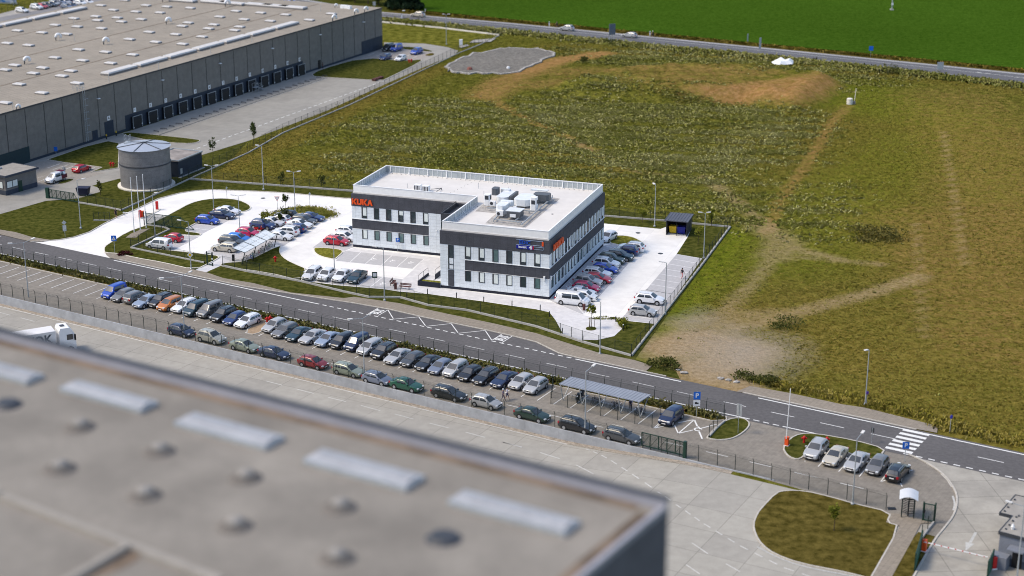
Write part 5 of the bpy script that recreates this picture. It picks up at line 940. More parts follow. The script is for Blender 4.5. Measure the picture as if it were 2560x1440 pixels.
# signs
def sign(name, label, base, h, shape, sz, m, face=-math.pi/2, txt=None, txm='white', extra=None, z=.1, cat='sign', group=None, back=False, pole=True):
    o = thing(name, label, cat, (*base, 0), face+math.pi/2, group); q = MB(); q.tube([(0, .04, 0), (0, .04, h)], .035, 6)
    if pole: q.build('pole', M['galv'], o)
    w, hh = sz; q = MB(); zc = h-hh/2
    if shape == 'rect': q.box(-w/2, w/2, -.03, 0, h-hh, h)
    elif shape == 'disc': q.disc_y(0, 0, zc, w/2, -.03, 16)
    elif shape == 'dia': q.add([(0, y, zc+hh/2) for y in (0, -.03)]+[(w/2, y, zc) for y in (0, -.03)]+[(0, y, zc-hh/2) for y in (0, -.03)]+[(-w/2, y, zc) for y in (0, -.03)], [(0, 2, 4, 6), (7, 5, 3, 1), (0, 1, 3, 2), (2, 3, 5, 4), (4, 5, 7, 6), (6, 7, 1, 0)])
    elif shape == 'tri': q.add([(-w/2, y, h) for y in (0, -.03)]+[(w/2, y, h) for y in (0, -.03)]+[(0, y, h-hh) for y in (0, -.03)], [(0, 2, 4), (5, 3, 1), (0, 1, 3, 2), (2, 3, 5, 4), (4, 5, 1, 0)])
    b = q.build('sign_plate', m, o, recalc=True)
    if txt: q = MB(); text(q, txt[0], txt[1], lambda x, y, z_: (x, -.034, zc+y), 0, .03); q.build('sign_symbol', M[txm], b)
    if extra: extra(o, b, zc)
    return o
def ped(o, b, zc): q = MB(); q.add([(-.32, -.034, zc-.3), (.32, -.034, zc-.3), (0, -.034, zc+.34)], [(0, 1, 2)]); q.build('sign_symbol', M['white'], b); q = MB(); q.bar((0, -.037, zc-.2), (.03, -.037, zc+.08), .07, .07); q.build('walker_symbol', M['black'], b)
sign('crossing_sign', 'blue pedestrian crossing sign at the driveway mouth', g('C', 1088, 1185), 3.0, 'rect', (.85, .95), M['blue'], extra=ped)
def trk(o, b, zc): q = MB(); q.box(-.42, .42, -.03, 0, zc-1.35, zc-.62); c_ = q.build('sub_plate', M['white'], o); q = MB(); q.box(-.25, .05, -.035, -.031, zc-1.12, zc-.85); q.box(.06, .22, -.035, -.031, zc-1.12, zc-.92); q.build('symbol', M['black'], c_)
sign('parking_sign', 'blue P parking sign with white truck plate under it', g('J', 765, 437), 3.4, 'rect', (.85, 1.0), M['blue'], txt=('P', .8), extra=trk)
sign('parking_sign', 'blue P parking sign beside the black estate at the crossing', g('K', 1132, 545), 2.5, 'rect', (.8, .85), M['blue'], txt=('P', .7))
def wp(o, b, zc): MB().box(-.35, .35, -.03, 0, zc-.85, zc-.43).build('sub_plate', M['white'], o)
sign('parking_sign', 'blue P parking sign at the empty bays before the left office wing', g('E', 557, 905), 2.5, 'rect', (.62, .65), M['blue'], txt=('P', .55), extra=wp, z=.03)
def greenbd(o, b, zc): q = MB(); q.box(-.28, .28, -.036, -.031, zc-.25, zc+.3); q.build('notice', M['white'], b)
sign('notice_sign', 'green and white notice board beside the benches', g('E', 351, 1225), 2.6, 'rect', (.8, .95), M['dkgreen'], extra=greenbd)
sign('traffic_sign', 'grey back of a double traffic sign at the lower lot entrance tip', g('J', 1208, 612), 3.9, 'rect', (.75, 1.5), M['galv'], face=.8)
sign('traffic_sign', 'blue round sign on a post in the field edge near the right border', g('K', 1486, 322), 2.4, 'disc', (.5, .5), mt('violet_blue', (.06, .06, .45), .5, .05, 2), face=-1.0)
sign('traffic_sign', 'purple sign fixed low on the field lamp post', tuple(np.array(g('P', 2163, 1012))+[.15, -.1]), 1.9, 'disc', (.45, .45), mt('violet', (.12, .04, .35), .5, .05, 2), face=-1.0)
sign('traffic_sign', 'small dark sign back standing in the road verge by the crossing', g('K', 875, 400), 2.0, 'rect', (.45, .6), M['dark'], face=.6)
sign('priority_sign', 'yellow and white diamond priority sign on the front lamp post', tuple(np.array(g('D', 1000, 770))+[0, -.14]), 2.95, 'dia', (.95, .95), M['white'], extra=lambda o, b, zc: MB().add([(0, -.035, zc+.3), (.3, -.035, zc), (0, -.035, zc-.3), (-.3, -.035, zc)], [(0, 1, 2, 3)]).build('sign_symbol', M['yellow'], b), pole=False)
sign('give_way_sign', 'white give way triangle on a thin post in the left car park', g('T', 1392, 372), 2.6, 'tri', (.95, .9), M['red'], extra=lambda o, b, zc: MB().add([(-.36, -.035, zc+.36), (.36, -.035, zc+.36), (0, -.035, zc-.28)], [(0, 1, 2)]).build('sign_symbol', M['white'], b))
sign('traffic_sign', 'small grey round sign above the planted island tip', g('T', 2040, 268), 2.4, 'disc', (.5, .5), M['galv'], face=-.6)
sign('traffic_sign', 'small grey sign on the top edge of the dark grass island', g('C', 2152, 672), 2.3, 'disc', (.4, .4), M['galv'], face=-.6)
sign('traffic_sign', 'grey backed stacked signs on the left lawn near the road', g('C', 618, 1032), 2.9, 'dia', (.8, .75), M['galv'], face=-1.2, extra=lambda o, b, zc: MB().box(-.3, .3, -.03, 0, zc-1.5, zc-.45).build('sub_plate', M['galv'], o))
sign('parking_sign', 'small blue sign at the foot of the warehouse wall', g('V', 1125, 560), 1.9, 'rect', (.7, .9), M['blue'])
sign('stop_sign', 'grey back of a round road sign beside the white van', g('V', 1297, 1005), 2.3, 'disc', (.85, .85), M['galv'], face=1.2)
sign('information_sign', 'small blue sign on the field side of the highway', g('M', 1072, 556), 3.0, 'rect', (1.1, 1.2), M['blue'])
sign('delineator_sign', 'grey sign box at the near edge of the highway on the right', g('M', 1745, 692), 2.4, 'rect', (1.6, 1.9), M['galv'])
sign('traffic_sign', 'narrow grey sign back on the near edge of the highway', g('L', 2478, 508), 3.6, 'rect', (.8, 3.0), M['galv'], face=-.9)
sign('traffic_sign', 'small pale blue sign beyond the highway near the crop', g('L', 2355, 430), 2.6, 'rect', (.5, 2.2), M['galv'], face=-.9)
sign('traffic_sign', 'small square grey sign at the left end of the highway', g('B', 1008, 70), 2.4, 'rect', (.9, 1.2), M['galv'])
q = thing('sign_board', 'tall three panel grey sign board seen from behind beside the highway', 'sign board', (*g('L', 968, 432), 0), .55)
for i in range(3): MB().box(i*.72, i*.72+.62, -.10, 0, 2.3, 5.3).build('board_panel', mt('slate_board', (.12, .15, .20), .6, .1, 1) if i == 0 else bpy.data.materials['slate_board'], q); m_ = MB(); m_.bar((i*.72+.31, .1, 0), (i*.72+.31, .1, 5.2), .13); m_.build('post', M['galv'], q)
for r, x, y, lb in (('L', 372, 262, 'white road marker post left of the silver car on the highway'), ('L', 1380, 358, 'white road marker post beside the cyclist on the highway'), ('B', 1390, 100, 'white road marker post behind the off roader on the highway'), ('B', 1213, 135, 'white road marker post on the near highway verge')):
    m_ = MB(); m_.box(-.16, .16, -.1, .1, 0, 1.3); o = tag(m_.build('marker_post', M['white']), lb, 'marker post', 'highway marker posts'); o.location = (*g(r, x, y), 0); m_ = MB(); m_.box(-.165, .165, -.105, .105, .95, 1.15); m_.build('black_band', M['black'], o)
m_ = MB(); m_.tube([(0, 0, 0), (0, 0, 9)], .18, 8); o = tag(m_.build('power_pole', M['galv']), 'tall power pole standing in the green crop at the top edge', 'pole'); o.location = (*g('M', 1278, 108), .3); MB().box(-.5, .5, -.5, .5, 0, .4).build('pole_base', M['conc'], o); MB().box(-.3, .3, -.22, -.18, 1.6, 2.3).build('warning_plate', M['white'], o)
q = thing('billboard', 'large blue and white billboard behind the back car park', 'billboard', (*g('Z', 330, 110), 0), WY-1.45+math.pi); MB().box(0, 9, -.2, 0, .8, 5.5).build('poster', mt('blue_white_poster', (.75, .78, .8), .5, .3, .35, col2=(.02, .12, .35), obj=True), q); MB().box(-.2, 9.2, -.3, -.201, .4, .8).build('frame', M['galv'], q); m_ = MB(); [m_.bar((x, .1, 0), (x, .1, 3), .2) for x in (1, 8)]; m_.build('post', M['galv'], q)
# hydrants
def hydrant(label, p, z=.1, m='red'):
    o = thing('fire_hydrant', label, 'fire hydrant', (*p, 0), 0, 'fire hydrants'); q = MB(); q.lathe([(.14, 0), (.14, z+.55), (.19, z+.6), (.19, z+.75), (.1, z+.9)], 0, 0, 10); q.build('barrel', M[m], o); q = MB(); q.tube([(-.32, 0, z+.6), (.32, 0, z+.6)], .1, 8); q.build('outlet', M[m], o); return o
for r, x, y, lb in (('G', 2443, 690, 'red hydrant on the gravel patch, left one of two'), ('G', 2472, 680, 'red hydrant on the gravel patch, right one of two'), ('J', 1905, 715, 'red hydrant on the grass island in front of the crossing lot'), ('K', 522, 412, 'red hydrant behind the silver tall estate car'), ('B', 1268, 472, 'dark red hydrant at the far lawn corner, left one'), ('B', 1286, 470, 'dark red hydrant at the far lawn corner, right one'), ('V', 2215, 775, 'dark hydrant on the lawn left of the tank, left one'), ('V', 2265, 780, 'dark hydrant on the lawn left of the tank, right one'), ('T', 1348, 1400, 'small rusty hydrant on the triangular lawn by the bicycles'), ('L', 0, 0, None)):
    if lb: hydrant(lb, g(r, x, y))
# barriers
def barrier(label, p, rz, arm, m='orange', up=False, z=.1, h=1.1):
    o = thing('boom_barrier', label, 'boom barrier', (*p, 0), rz); MB().box(-.22, .22, -.22, .22, z, z+h).build('cabinet', M[m], o); MB().box(-.28, .28, -.28, .28, 0, z+.06).build('base', M['white'], o)
    if arm:
        q = MB(); q.bar((0, -.28, z+h-.15), ((.18, -.28, z+h+arm) if up else (arm, -.28, z+h-.1)), .08, .07); a_ = q.build('arm', M['white'], o)
        if not up: q = MB(); [q.bar((arm*(i+.4)/9, -.28, z+h-.12), (arm*(i+.6)/9, -.28, z+h-.12), .085, .075) for i in range(9)]; q.build('arm_stripe', M['red'], a_)
    return o
barrier('raised white boom barrier with orange cabinet at the lower lot entrance', g('J', 1722, 742), RY, 6.3, 'orange', True)
a = g('Y', 812, 1060); b = g('Y', 1900, 1330); barrier('lowered red and white boom barrier across the right gate lane', a, math.atan2(b[1]-a[1], b[0]-a[0]), math.dist(a, b)-.6, 'orange', h=1.3)
barrier('red boom barrier support at the corner of the right gatehouse', b, .2, 0, 'red', h=1.3)
barrier('red ticket pillar on the traffic island near the flag poles', g('S', 884, 525), 0, 0, 'red', h=1.35); barrier('orange ticket pillar standing right of the red one', g('S', 932, 510), 0, 0, 'orange', h=1.1); barrier('thin red pillar in the middle of the white driveway', g('S', 1225, 362), 0, 0, 'red', h=1.5)
q = MB(); q.prism(chaikin(gl('S', [(830, 535), (930, 505), (1290, 345), (1310, 362), (1000, 510), (880, 550)]), 1), 0, .14); struct('traffic_island', q, M['kerb_white'])
q = MB(); q.bar((*g('S', 540, 405, 1.0), 1.0), (*g('S', 690, 415, 1.0), 1.0), .1); q.bar((*g('S', 545, 445), 0), (*g('S', 540, 405, 1.0), 1.0), .08); tag(q.build('barrier_rest', M['white']), 'white barrier arm stub at the left driveway kerb', 'barrier arm')
# bollard lights
for k, (r, x, y, lb) in enumerate((('E', 824, 1280, 'leftmost dark bollard light along the office front walk'), ('E', 1084, 1315, 'second dark bollard light along the office front walk'), ('E', 1330, 1352, 'third dark bollard light along the office front walk'), ('E', 1584, 1390, 'fourth dark bollard light along the office front walk'), ('E', 1838, 1425, 'dark bollard light below the office corner'), ('F', 110, 1020, 'dark bollard light on the left rim of the round plaza'), ('F', 215, 1160, 'dark bollard light at the lower left rim of the round plaza'), ('F', 652, 1062, 'dark bollard light at the upper right rim of the round plaza'), ('F', 713, 1135, 'dark bollard light at the right rim of the round plaza'), ('F', 383, 1225, 'dark bollard light below the round plaza'), ('E', 638, 1310, 'small dark bollard in the grass below the bench'))):
    o = thing('bollard_light', lb, 'bollard light', (*g(r, x, y), 0), 0, 'bollard lights'); q = MB(); q.tube([(0, 0, 0), (0, 0, .85)], .07, 8); q.build('post', M['black'], o); q = MB(); q.lathe([(.08, .85), (.08, .98), (.03, 1.0)], 0, 0, 8); q.build('light_cap', M['white'], o)
q = MB(); q.lathe([(.2, 0), (.22, .9), (.16, .95)], 0, 0, 10); tag(q.build('litter_bin', M['wood']), 'dark red litter bin beside the white minibus', 'bin').location = (*g('F', 393, 968), .03)
q = MB(); q.box(-.2, .2, -.2, .2, 0, 1.0); tag(q.build('litter_bin', M['wood']), 'brown litter bin between the two benches', 'bin').location = (*g('E', 536, 1235), .03)
q = MB(); q.box(-.2, .2, -.15, .15, 0, 1.05); tag(q.build('litter_bin', M['black']), 'black litter bin at the lower end of the glass bicycle shelter', 'bin').location = (*g('T', 510, 1380), .03)
def bench(label, p, rz):
    o = thing('bench', label, 'bench', (*p, .03), rz, 'benches'); q = MB(); [q.box(-.95, .95, -.25+.17*i, -.12+.17*i, .42, .46) for i in range(3)]; q.build('seat', M['wood'], o); q = MB(); [q.box(-.95, .95, .26+.04*i, .3+.04*i, .56+.16*i, .69+.16*i) for i in range(2)]; q.build('backrest', M['wood'], o)
    for x in (-.7, .7): q = MB(); q.bar((x, -.22, 0), (x, -.22, .42), .06); q.bar((x, .22, 0), (x, .33, .88), .06); q.bar((x, -.25, .39), (x, .25, .39), .05); q.build('leg', M['black'], o)
bench('red brown slatted bench by the notice board, set at an angle', g('E', 515, 1195), OY+math.pi/2+.15); bench('red brown slatted bench facing the road, right of the litter bin', g('E', 622, 1235), OY+.05)
# bin shelter
a = g('F', 1062, 352); b = g('F', 1232, 366); ang = math.atan2(b[1]-a[1], b[0]-a[0]); L_ = math.dist(a, b); o = thing('bin_shelter', 'dark grey ribbed bin shelter open at the front', 'shelter', (*a, 0), ang); dp = 4.6; h_ = 2.6
q = MB(); q.box(0, .1, 0, dp, 0, h_); q.box(L_-.1, L_, 0, dp, 0, h_); q.box(.1, L_-.1, dp-.1, dp, 0, h_); q.build('wall', M['hvac_dk'] if 0 else mt('shelter_sheet', (.03, .033, .042), .6, .1, 1), o); q = MB(); q.box(-.25, L_+.25, -.4, dp+.2, h_+.002, h_+.14); [q.box(-.2+i*.5, -.12+i*.5, -.38, dp+.18, h_+.142, h_+.2) for i in range(int((L_+.4)/.5)+1)]; q.build('roof', mt('shelter_roof', (.095, .10, .125), .5, .1, .6), o); q = MB(); [q.bar((x, .1, 0), (x, .1, h_), .1) for x in (L_*.5, .06, L_-.06)]; q.build('post', M['black'], o)
def dumpster(label, x, y, m, lid):
    c_, s_ = math.cos(ang), math.sin(ang); p = (a[0]+c_*x-s_*y, a[1]+s_*x+c_*y); t = thing('wheeled_bin', label, 'waste bin', (*p, .03), ang, 'waste bins'); q = MB(); q.add([(-.6, -.45, .15), (.6, -.45, .15), (.6, .45, .15), (-.6, .45, .15), (-.7, -.52, 1.15), (.7, -.52, 1.15), (.7, .52, 1.15), (-.7, .52, 1.15)], [(3, 2, 1, 0), (4, 5, 6, 7), (0, 1, 5, 4), (1, 2, 6, 5), (2, 3, 7, 6), (3, 0, 4, 7)]); q.build('container', m, t); q = MB(); q.box(-.72, .72, -.55, .55, 1.152, 1.3); q.build('lid', lid, t); [MB().disc_y(x_, y_, .1, .1, .06, 8).build('wheel', M['black'], t) for x_ in (-.45, .45) for y_ in (-.4, .34)]
dumpster('bright yellow waste container inside the dark bin shelter', L_*.28, 1.6, M['yellow'], M['yellow']); dumpster('blue waste container at the right inside the bin shelter', L_*.68, 1.5, M['navy'], M['navy']); dumpster('dark waste container deep in the right corner of the shelter', L_*.82, 3.0, M['dark'], M['dark'])
o = thing('skip_container', 'dark blue open skip on the pad by the tank lawn', 'skip', (*g('V', 1675, 1345), .05), WY-1.2); q = MB(); q.add([(-.9, -.7, .15), (.9, -.7, .15), (.9, .7, .15), (-.9, .7, .15), (-1.15, -.9, 1.5), (1.15, -.9, 1.5), (1.15, .9, 1.5), (-1.15, .9, 1.5)], [(3, 2, 1, 0), (4, 5, 6, 7), (0, 1, 5, 4), (1, 2, 6, 5), (2, 3, 7, 6), (3, 0, 4, 7)]); q.build('tub', mt('skip_navy', (.02, .022, .05), .6, .1, 2), o); q = MB(); [q.disc_y(x, y, .1, .1, .08, 8) for x in (-.7, .7) for y in (-.6, .5)]; q.build('wheel', M['white'], o)
o = thing('pallet_stack', 'low stack of brown pallets at the lawn corner of the dock yard', 'pallet stack', (*g('B', 1035, 598), .1), WY); q = MB(); [q.box(-2.2+1.5*j, -1.0+1.5*j, -.5, .5, .02+.16*i, .13+.16*i) for i in range(3+0) for j in range(3)]; q.build('pallets', M['wood'], o)
o = tag(MB().box(-.45, .45, -.35, .35, 0, 1.7).build('utility_cabinet', M['white']), 'white utility cabinet at the far bend of the dock yard', 'cabinet'); o.location = (*g('B', 1657, 343), .02)
q = MB(); q.add([(*g('B', 1720, 325), .2), (*g('B', 1750, 305), .2), (*g('B', 1920, 292), .2), (*g('B', 1880, 318), .2)], [(0, 1, 2, 3)]); q.add([(*g('B', 1640, 355), .15), (*g('B', 1700, 335), .15), (*g('B', 1720, 345), .15), (*g('B', 1660, 362), .15)], [(0, 1, 2, 3)]); struct('stone_apron', q, M['stone'])
for r, x, y, lb in (('A', 800, 1045, 'yellow and black bollard left of door A'), ('A', 873, 1020, 'yellow and black bollard right of door A')):
    q = MB(); q.tube([(0, 0, 0), (0, 0, .7)], .13, 8); o = tag(q.build('bollard', M['black']), lb, 'bollard', 'bollards by door A'); o.location = (*g(r, x, y), .03); q = MB(); q.tube([(0, 0, .7), (0, 0, 1.05)], .135, 8); q.build('yellow_cap', M['yellow'], o)
# field things
o = thing('inspection_chamber', 'pale concrete shaft with a pole in the field beyond the soil mound', 'shaft', (*g('M', 868, 1010), 0)); q = MB(); q.lathe([(.7, 0), (.7, 1.3), (.5, 1.4)], 0, 0, 14); q.build('shaft', M['kerb_white'], o); q = MB(); q.box(.7, 1.3, -.3, .3, 0, .7); q.build('block', mt('grey_block', (.2, .19, .19), .9, .1, 2), o); q = MB(); q.bar((1.1, .2, 0), (1.4, .5, 3.6), .09); q.build('pole', M['kerb_white'], o)
tp_ = [g('M', x, y) for x, y in ((110, 610), (190, 588), (260, 605), (330, 600), (318, 630), (260, 635), (185, 645), (130, 632))]; c_ = np.mean(tp_, 0); q = MB(); n = len(tp_)
q.add([(x-c_[0], y-c_[1], .25) for x, y in tp_]+[((x-c_[0])*.6, (y-c_[1])*.6, .8+.5*random.random()) for x, y in tp_]+[(0, 0, .9)], [(i, (i+1) % n, n+(i+1) % n, n+i) for i in range(n)]+[(n+i, n+(i+1) % n, 2*n) for i in range(n)]); o = tag(q.build('white_tarpaulin', M['white']), 'crumpled white sheet lying in weeds beside the highway', 'sheet'); o.location = (c_[0], c_[1], 0)
q = MB(); q.lathe([(.8, 0), (.6, .5), (.1, .7)], 0, 0, 7); tag(q.build('rubble_pile', mt('reddish_rubble', (.25, .10, .08), .95, .3, 3, bump=.5)), 'small red and white rubble heap in the gravel basin', 'rubble').location = (*g('B', 1722, 528), .25)
q = MB(); q.lathe([(.5, 0), (.4, .4), (.05, .55)], .9, .1, 7); tag(q.build('rubble_pile', M['white']), 'small white rubble heap at the edge of the gravel basin', 'rubble').location = (*g('B', 1985, 520), .25)
# bike shelters
def bike_shelter():
    A_, B_, C_, D_ = [('T', 490, 1125), ('T', 735, 1215), ('T', 1380, 855), ('T', 1150, 750)]
    o = thing('bicycle_shelter', 'bicycle shelter with a clear sloping roof in the left car park', 'bicycle shelter', (*g('T', 590, 1390), 0)); X, Y = o.location[:2]
    zf, zb = 2.5, 2.1
    P4 = [(*g(*A_, zb), zb), (*g(*B_, zf), zf), (*g(*C_, zf), zf), (*g(*D_, zb), zb)]; P4 = [Vector((x-X, y-Y, z)) for x, y, z in P4]
    q = MB(); q.add([tuple(p) for p in P4]+[tuple(p-Vector((0, 0, .03))) for p in P4], [(0, 1, 2, 3), (7, 6, 5, 4)]); q.build('roof_sheet', M['polycarb'], o)
    q = MB()
    for i in range(4): q.bar(P4[i], P4[(i+1) % 4], .08)
    for k in range(1, 6): t = k/6; q.bar(P4[0].lerp(P4[3], t), P4[1].lerp(P4[2], t), .04)
    q.bar(P4[0].lerp(P4[1], .5), P4[3].lerp(P4[2], .5), .04); q.build('roof_frame', M['galv'], o)
    for k in range(4):
        t = k/3; f = P4[1].lerp(P4[2], t); b = P4[0].lerp(P4[3], t); q = MB(); ft = f.lerp(b, .3); q.bar((ft.x, ft.y, 0), f, .1); q.bar(f, b, .09); q.build('support', M['post'], o)
    q = MB()
    for k in range(12):
        t = (k+.5)/12; f = P4[1].lerp(P4[2], t); b = P4[0].lerp(P4[3], t); m_ = f.lerp(b, .45); q.tube([(m_.x-.3, m_.y-.2, 0), (m_.x-.3, m_.y-.2, .7), (m_.x+.2, m_.y+.1, .7), (m_.x+.2, m_.y+.1, 0)], .025, 4)
    q.build('bike_rack', M['galv'], o); return P4, X, Y
SP, SX, SY = bike_shelter()
def lower_shelter():
    zf, zb = 2.35, 2.75
    A_ = (*g('I', 1127, 378, zf), zf); B_ = (*g('I', 1893, 548, zf), zf); C_ = (*g('I', 1998, 480, zb), zb); D_ = (*g('I', 1243, 308, zb), zb)
    o = thing('bicycle_shelter', 'long bicycle shelter with grey sheet roof in the lower car park', 'bicycle shelter', (*g('I', 1150, 500), 0)); X, Y = o.location[:2]; P4 = [Vector((p[0]-X, p[1]-Y, p[2])) for p in (A_, B_, C_, D_)]
    q = MB(); q.add([tuple(p) for p in P4]+[tuple(p-Vector((0, 0, .09))) for p in P4], [(0, 1, 2, 3), (7, 6, 5, 4)]+[(i, 4+i, 4+(i+1) % 4, (i+1) % 4) for i in range(4)]); [q.bar(P4[0].lerp(P4[1], k/24)+Vector((0, 0, .02)), P4[3].lerp(P4[2], k/24)+Vector((0, 0, .02)), .04) for k in range(25)]; q.build('roof', mt('blue_grey_sheet', (.30, .33, .38), .45, .06, .6, metal=.2), o)
    for k in range(5):
        t = .02+.96*k/4; f = P4[0].lerp(P4[1], t)-Vector((0, 0, .08)); b = P4[3].lerp(P4[2], t)-Vector((0, 0, .08)); ft = f.lerp(b, .22); q = MB(); q.bar((ft.x, ft.y, 0), f, .09); q.bar((ft.x, ft.y, .05), b, .07); q.build('support', M['galv'], o)
    q = MB()
    for k in range(26):
        t = (k+.5)/26; m_ = P4[0].lerp(P4[1], t).lerp(P4[3].lerp(P4[2], t), .75); q.tube([(m_.x, m_.y, 0), (m_.x, m_.y, .5), (m_.x+.25*RN[0]*-1, m_.y-.25*RN[1], .5), (m_.x-.25*RN[0], m_.y-.25*RN[1], 0)], .022, 4)
    a = P4[3]; b = P4[2]; q.bar((a.x, a.y, .25), (b.x, b.y, .25), .04); q.build('bike_rack', M['galv'], o); return P4, X, Y
LP, LX, LY = lower_shelter()
def make_bike():
    o = thing('bicycle', '', 'bicycle', (0, 0, 0)); R = .34
    for x in (-.52, .52):
        q = MB(); q.tube([(x+R*math.cos(t), 0, R+R*math.sin(t)) for t in np.linspace(0, 2*math.pi, 17)], .022, 5); [q.bar((x, 0, R), (x+R*math.cos(t), 0, R+R*math.sin(t)), .008) for t in np.arange(8)*math.pi/4]; q.build('wheel', M['rubber'], o)
    q = MB(); [q.tube(p, .024, 5) for p in ([(-.52, 0, R), (-.12, 0, R-.04), (.38, 0, .82)], [(-.12, 0, R-.04), (-.22, 0, .86)], [(-.2, 0, .78), (.36, 0, .86)], [(-.52, 0, R), (-.2, 0, .78)], [(.52, 0, R), (.36, 0, .95)])]; f = q.build('frame', M['paintcar'], o); f['paint'] = 1
    q = MB(); q.box(-.36, -.1, -.07, .07, .86, .92); q.build('saddle', M['black'], o); q = MB(); q.tube([(.3, -.28, 1.02), (.38, 0, .98), (.3, .28, 1.02)], .02, 5); q.build('handlebar', M['black'], o); return o
bk = make_bike(); fbk = True
BC = [('dark green', (.02, .06, .04)), ('white', (.7, .7, .7)), ('black', (.02, .02, .02)), ('blue', (.02, .1, .5)), ('teal', (.0, .25, .22)), ('grey', (.2, .2, .22)), ('red', (.4, .02, .02)), ('black', (.03, .03, .03)), ('silver', (.4, .4, .42)), ('navy', (.02, .03, .1)), ('green', (.02, .2, .08)), ('black', (.02, .02, .02))]
def place_bike(p, rz, ci, label, group):
    global fbk
    nm, c = BC[ci % len(BC)]
    if fbk: o = bk; fbk = False; o.location = (*p, .03); o.rotation_euler = (0, 0, rz); o['label'] = label; o['group'] = group; [setattr(k, 'color', (*c, 1)) for k in o.children]
    else: o = dup(bk, (*p, .03), rz, label, group, (*c, 1))
    o.rotation_euler = (.0, 0, rz); return o
vd = SP[1]-SP[0]; bang = math.atan2(vd.y, vd.x)
for k in range(12):
    t = .03+k*.082; m_ = SP[1].lerp(SP[2], t).lerp(SP[0].lerp(SP[3], t), .28+.06*((k*7) % 3)); place_bike((m_.x+SX, m_.y+SY), bang+random.uniform(-.12, .12), k, f'{BC[k][0]} bicycle under the clear roof, {ORD[k]} from its lower end', 'bicycles under the clear shelter')
for k, t in enumerate((.33, .36, .40, .57, .605, .64, .88, .91, .94)):
    m_ = LP[0].lerp(LP[1], t).lerp(LP[3].lerp(LP[2], t), .72); place_bike((m_.x+LX, m_.y+LY), RY+math.pi/2+random.uniform(-.15, .15), [2, 5, 7, 8, 11, 5, 2, 9, 7][k], f'bicycle in the rack of the lower shelter, {ORD[k]} from its left end', 'bicycles in the lower shelter')
def scooter(label, p, rz, m):
    o = thing('motor_scooter', label, 'motor scooter', (*p, .03), rz)
    for x in (-.55, .6): q = MB(); q.disc_y(x, -.06, .27, .27, .12, 14); q.build('wheel', M['rubber'], o)
    q = MB(); q.prism([(-.85, -.16), (-.2, -.18), (-.1, -.14), (-.1, .14), (-.2, .18), (-.85, .16)], .38, .78, 0, True); q.box(-.1, .35, -.16, .16, .25, .34); q.prism([(.33, -.22), (.5, -.12), (.5, .12), (.33, .22)], .34, 1.0, 0, True); q.box(.4, .8, -.08, .08, .5, .58); q.build('body', m, o)
    q = MB(); q.box(-.8, -.12, -.15, .15, .782, .9); q.build('seat', M['black'], o); q = MB(); q.tube([(.35, -.33, 1.08), (.42, 0, 1.02), (.35, .33, 1.08)], .03, 5); q.bar((.42, 0, 1.0), (.6, 0, .3), .06); q.build('handlebar', M['black'], o); q = MB(); q.box(.5, .56, -.09, .09, .82, .98); q.build('headlight', M['lamp_w'], o)
scooter('black motor scooter at the left end of the lower bicycle shelter', g('I', 1305, 545), RY-1.2, M['black']); scooter('black motor scooter behind the first one under the lower shelter', g('I', 1345, 505), RY-1.3, M['dark']); scooter('red motorcycle beside the red hatchback on the blue bay', g('T', 1020, 790), OY+.3, M['red'])
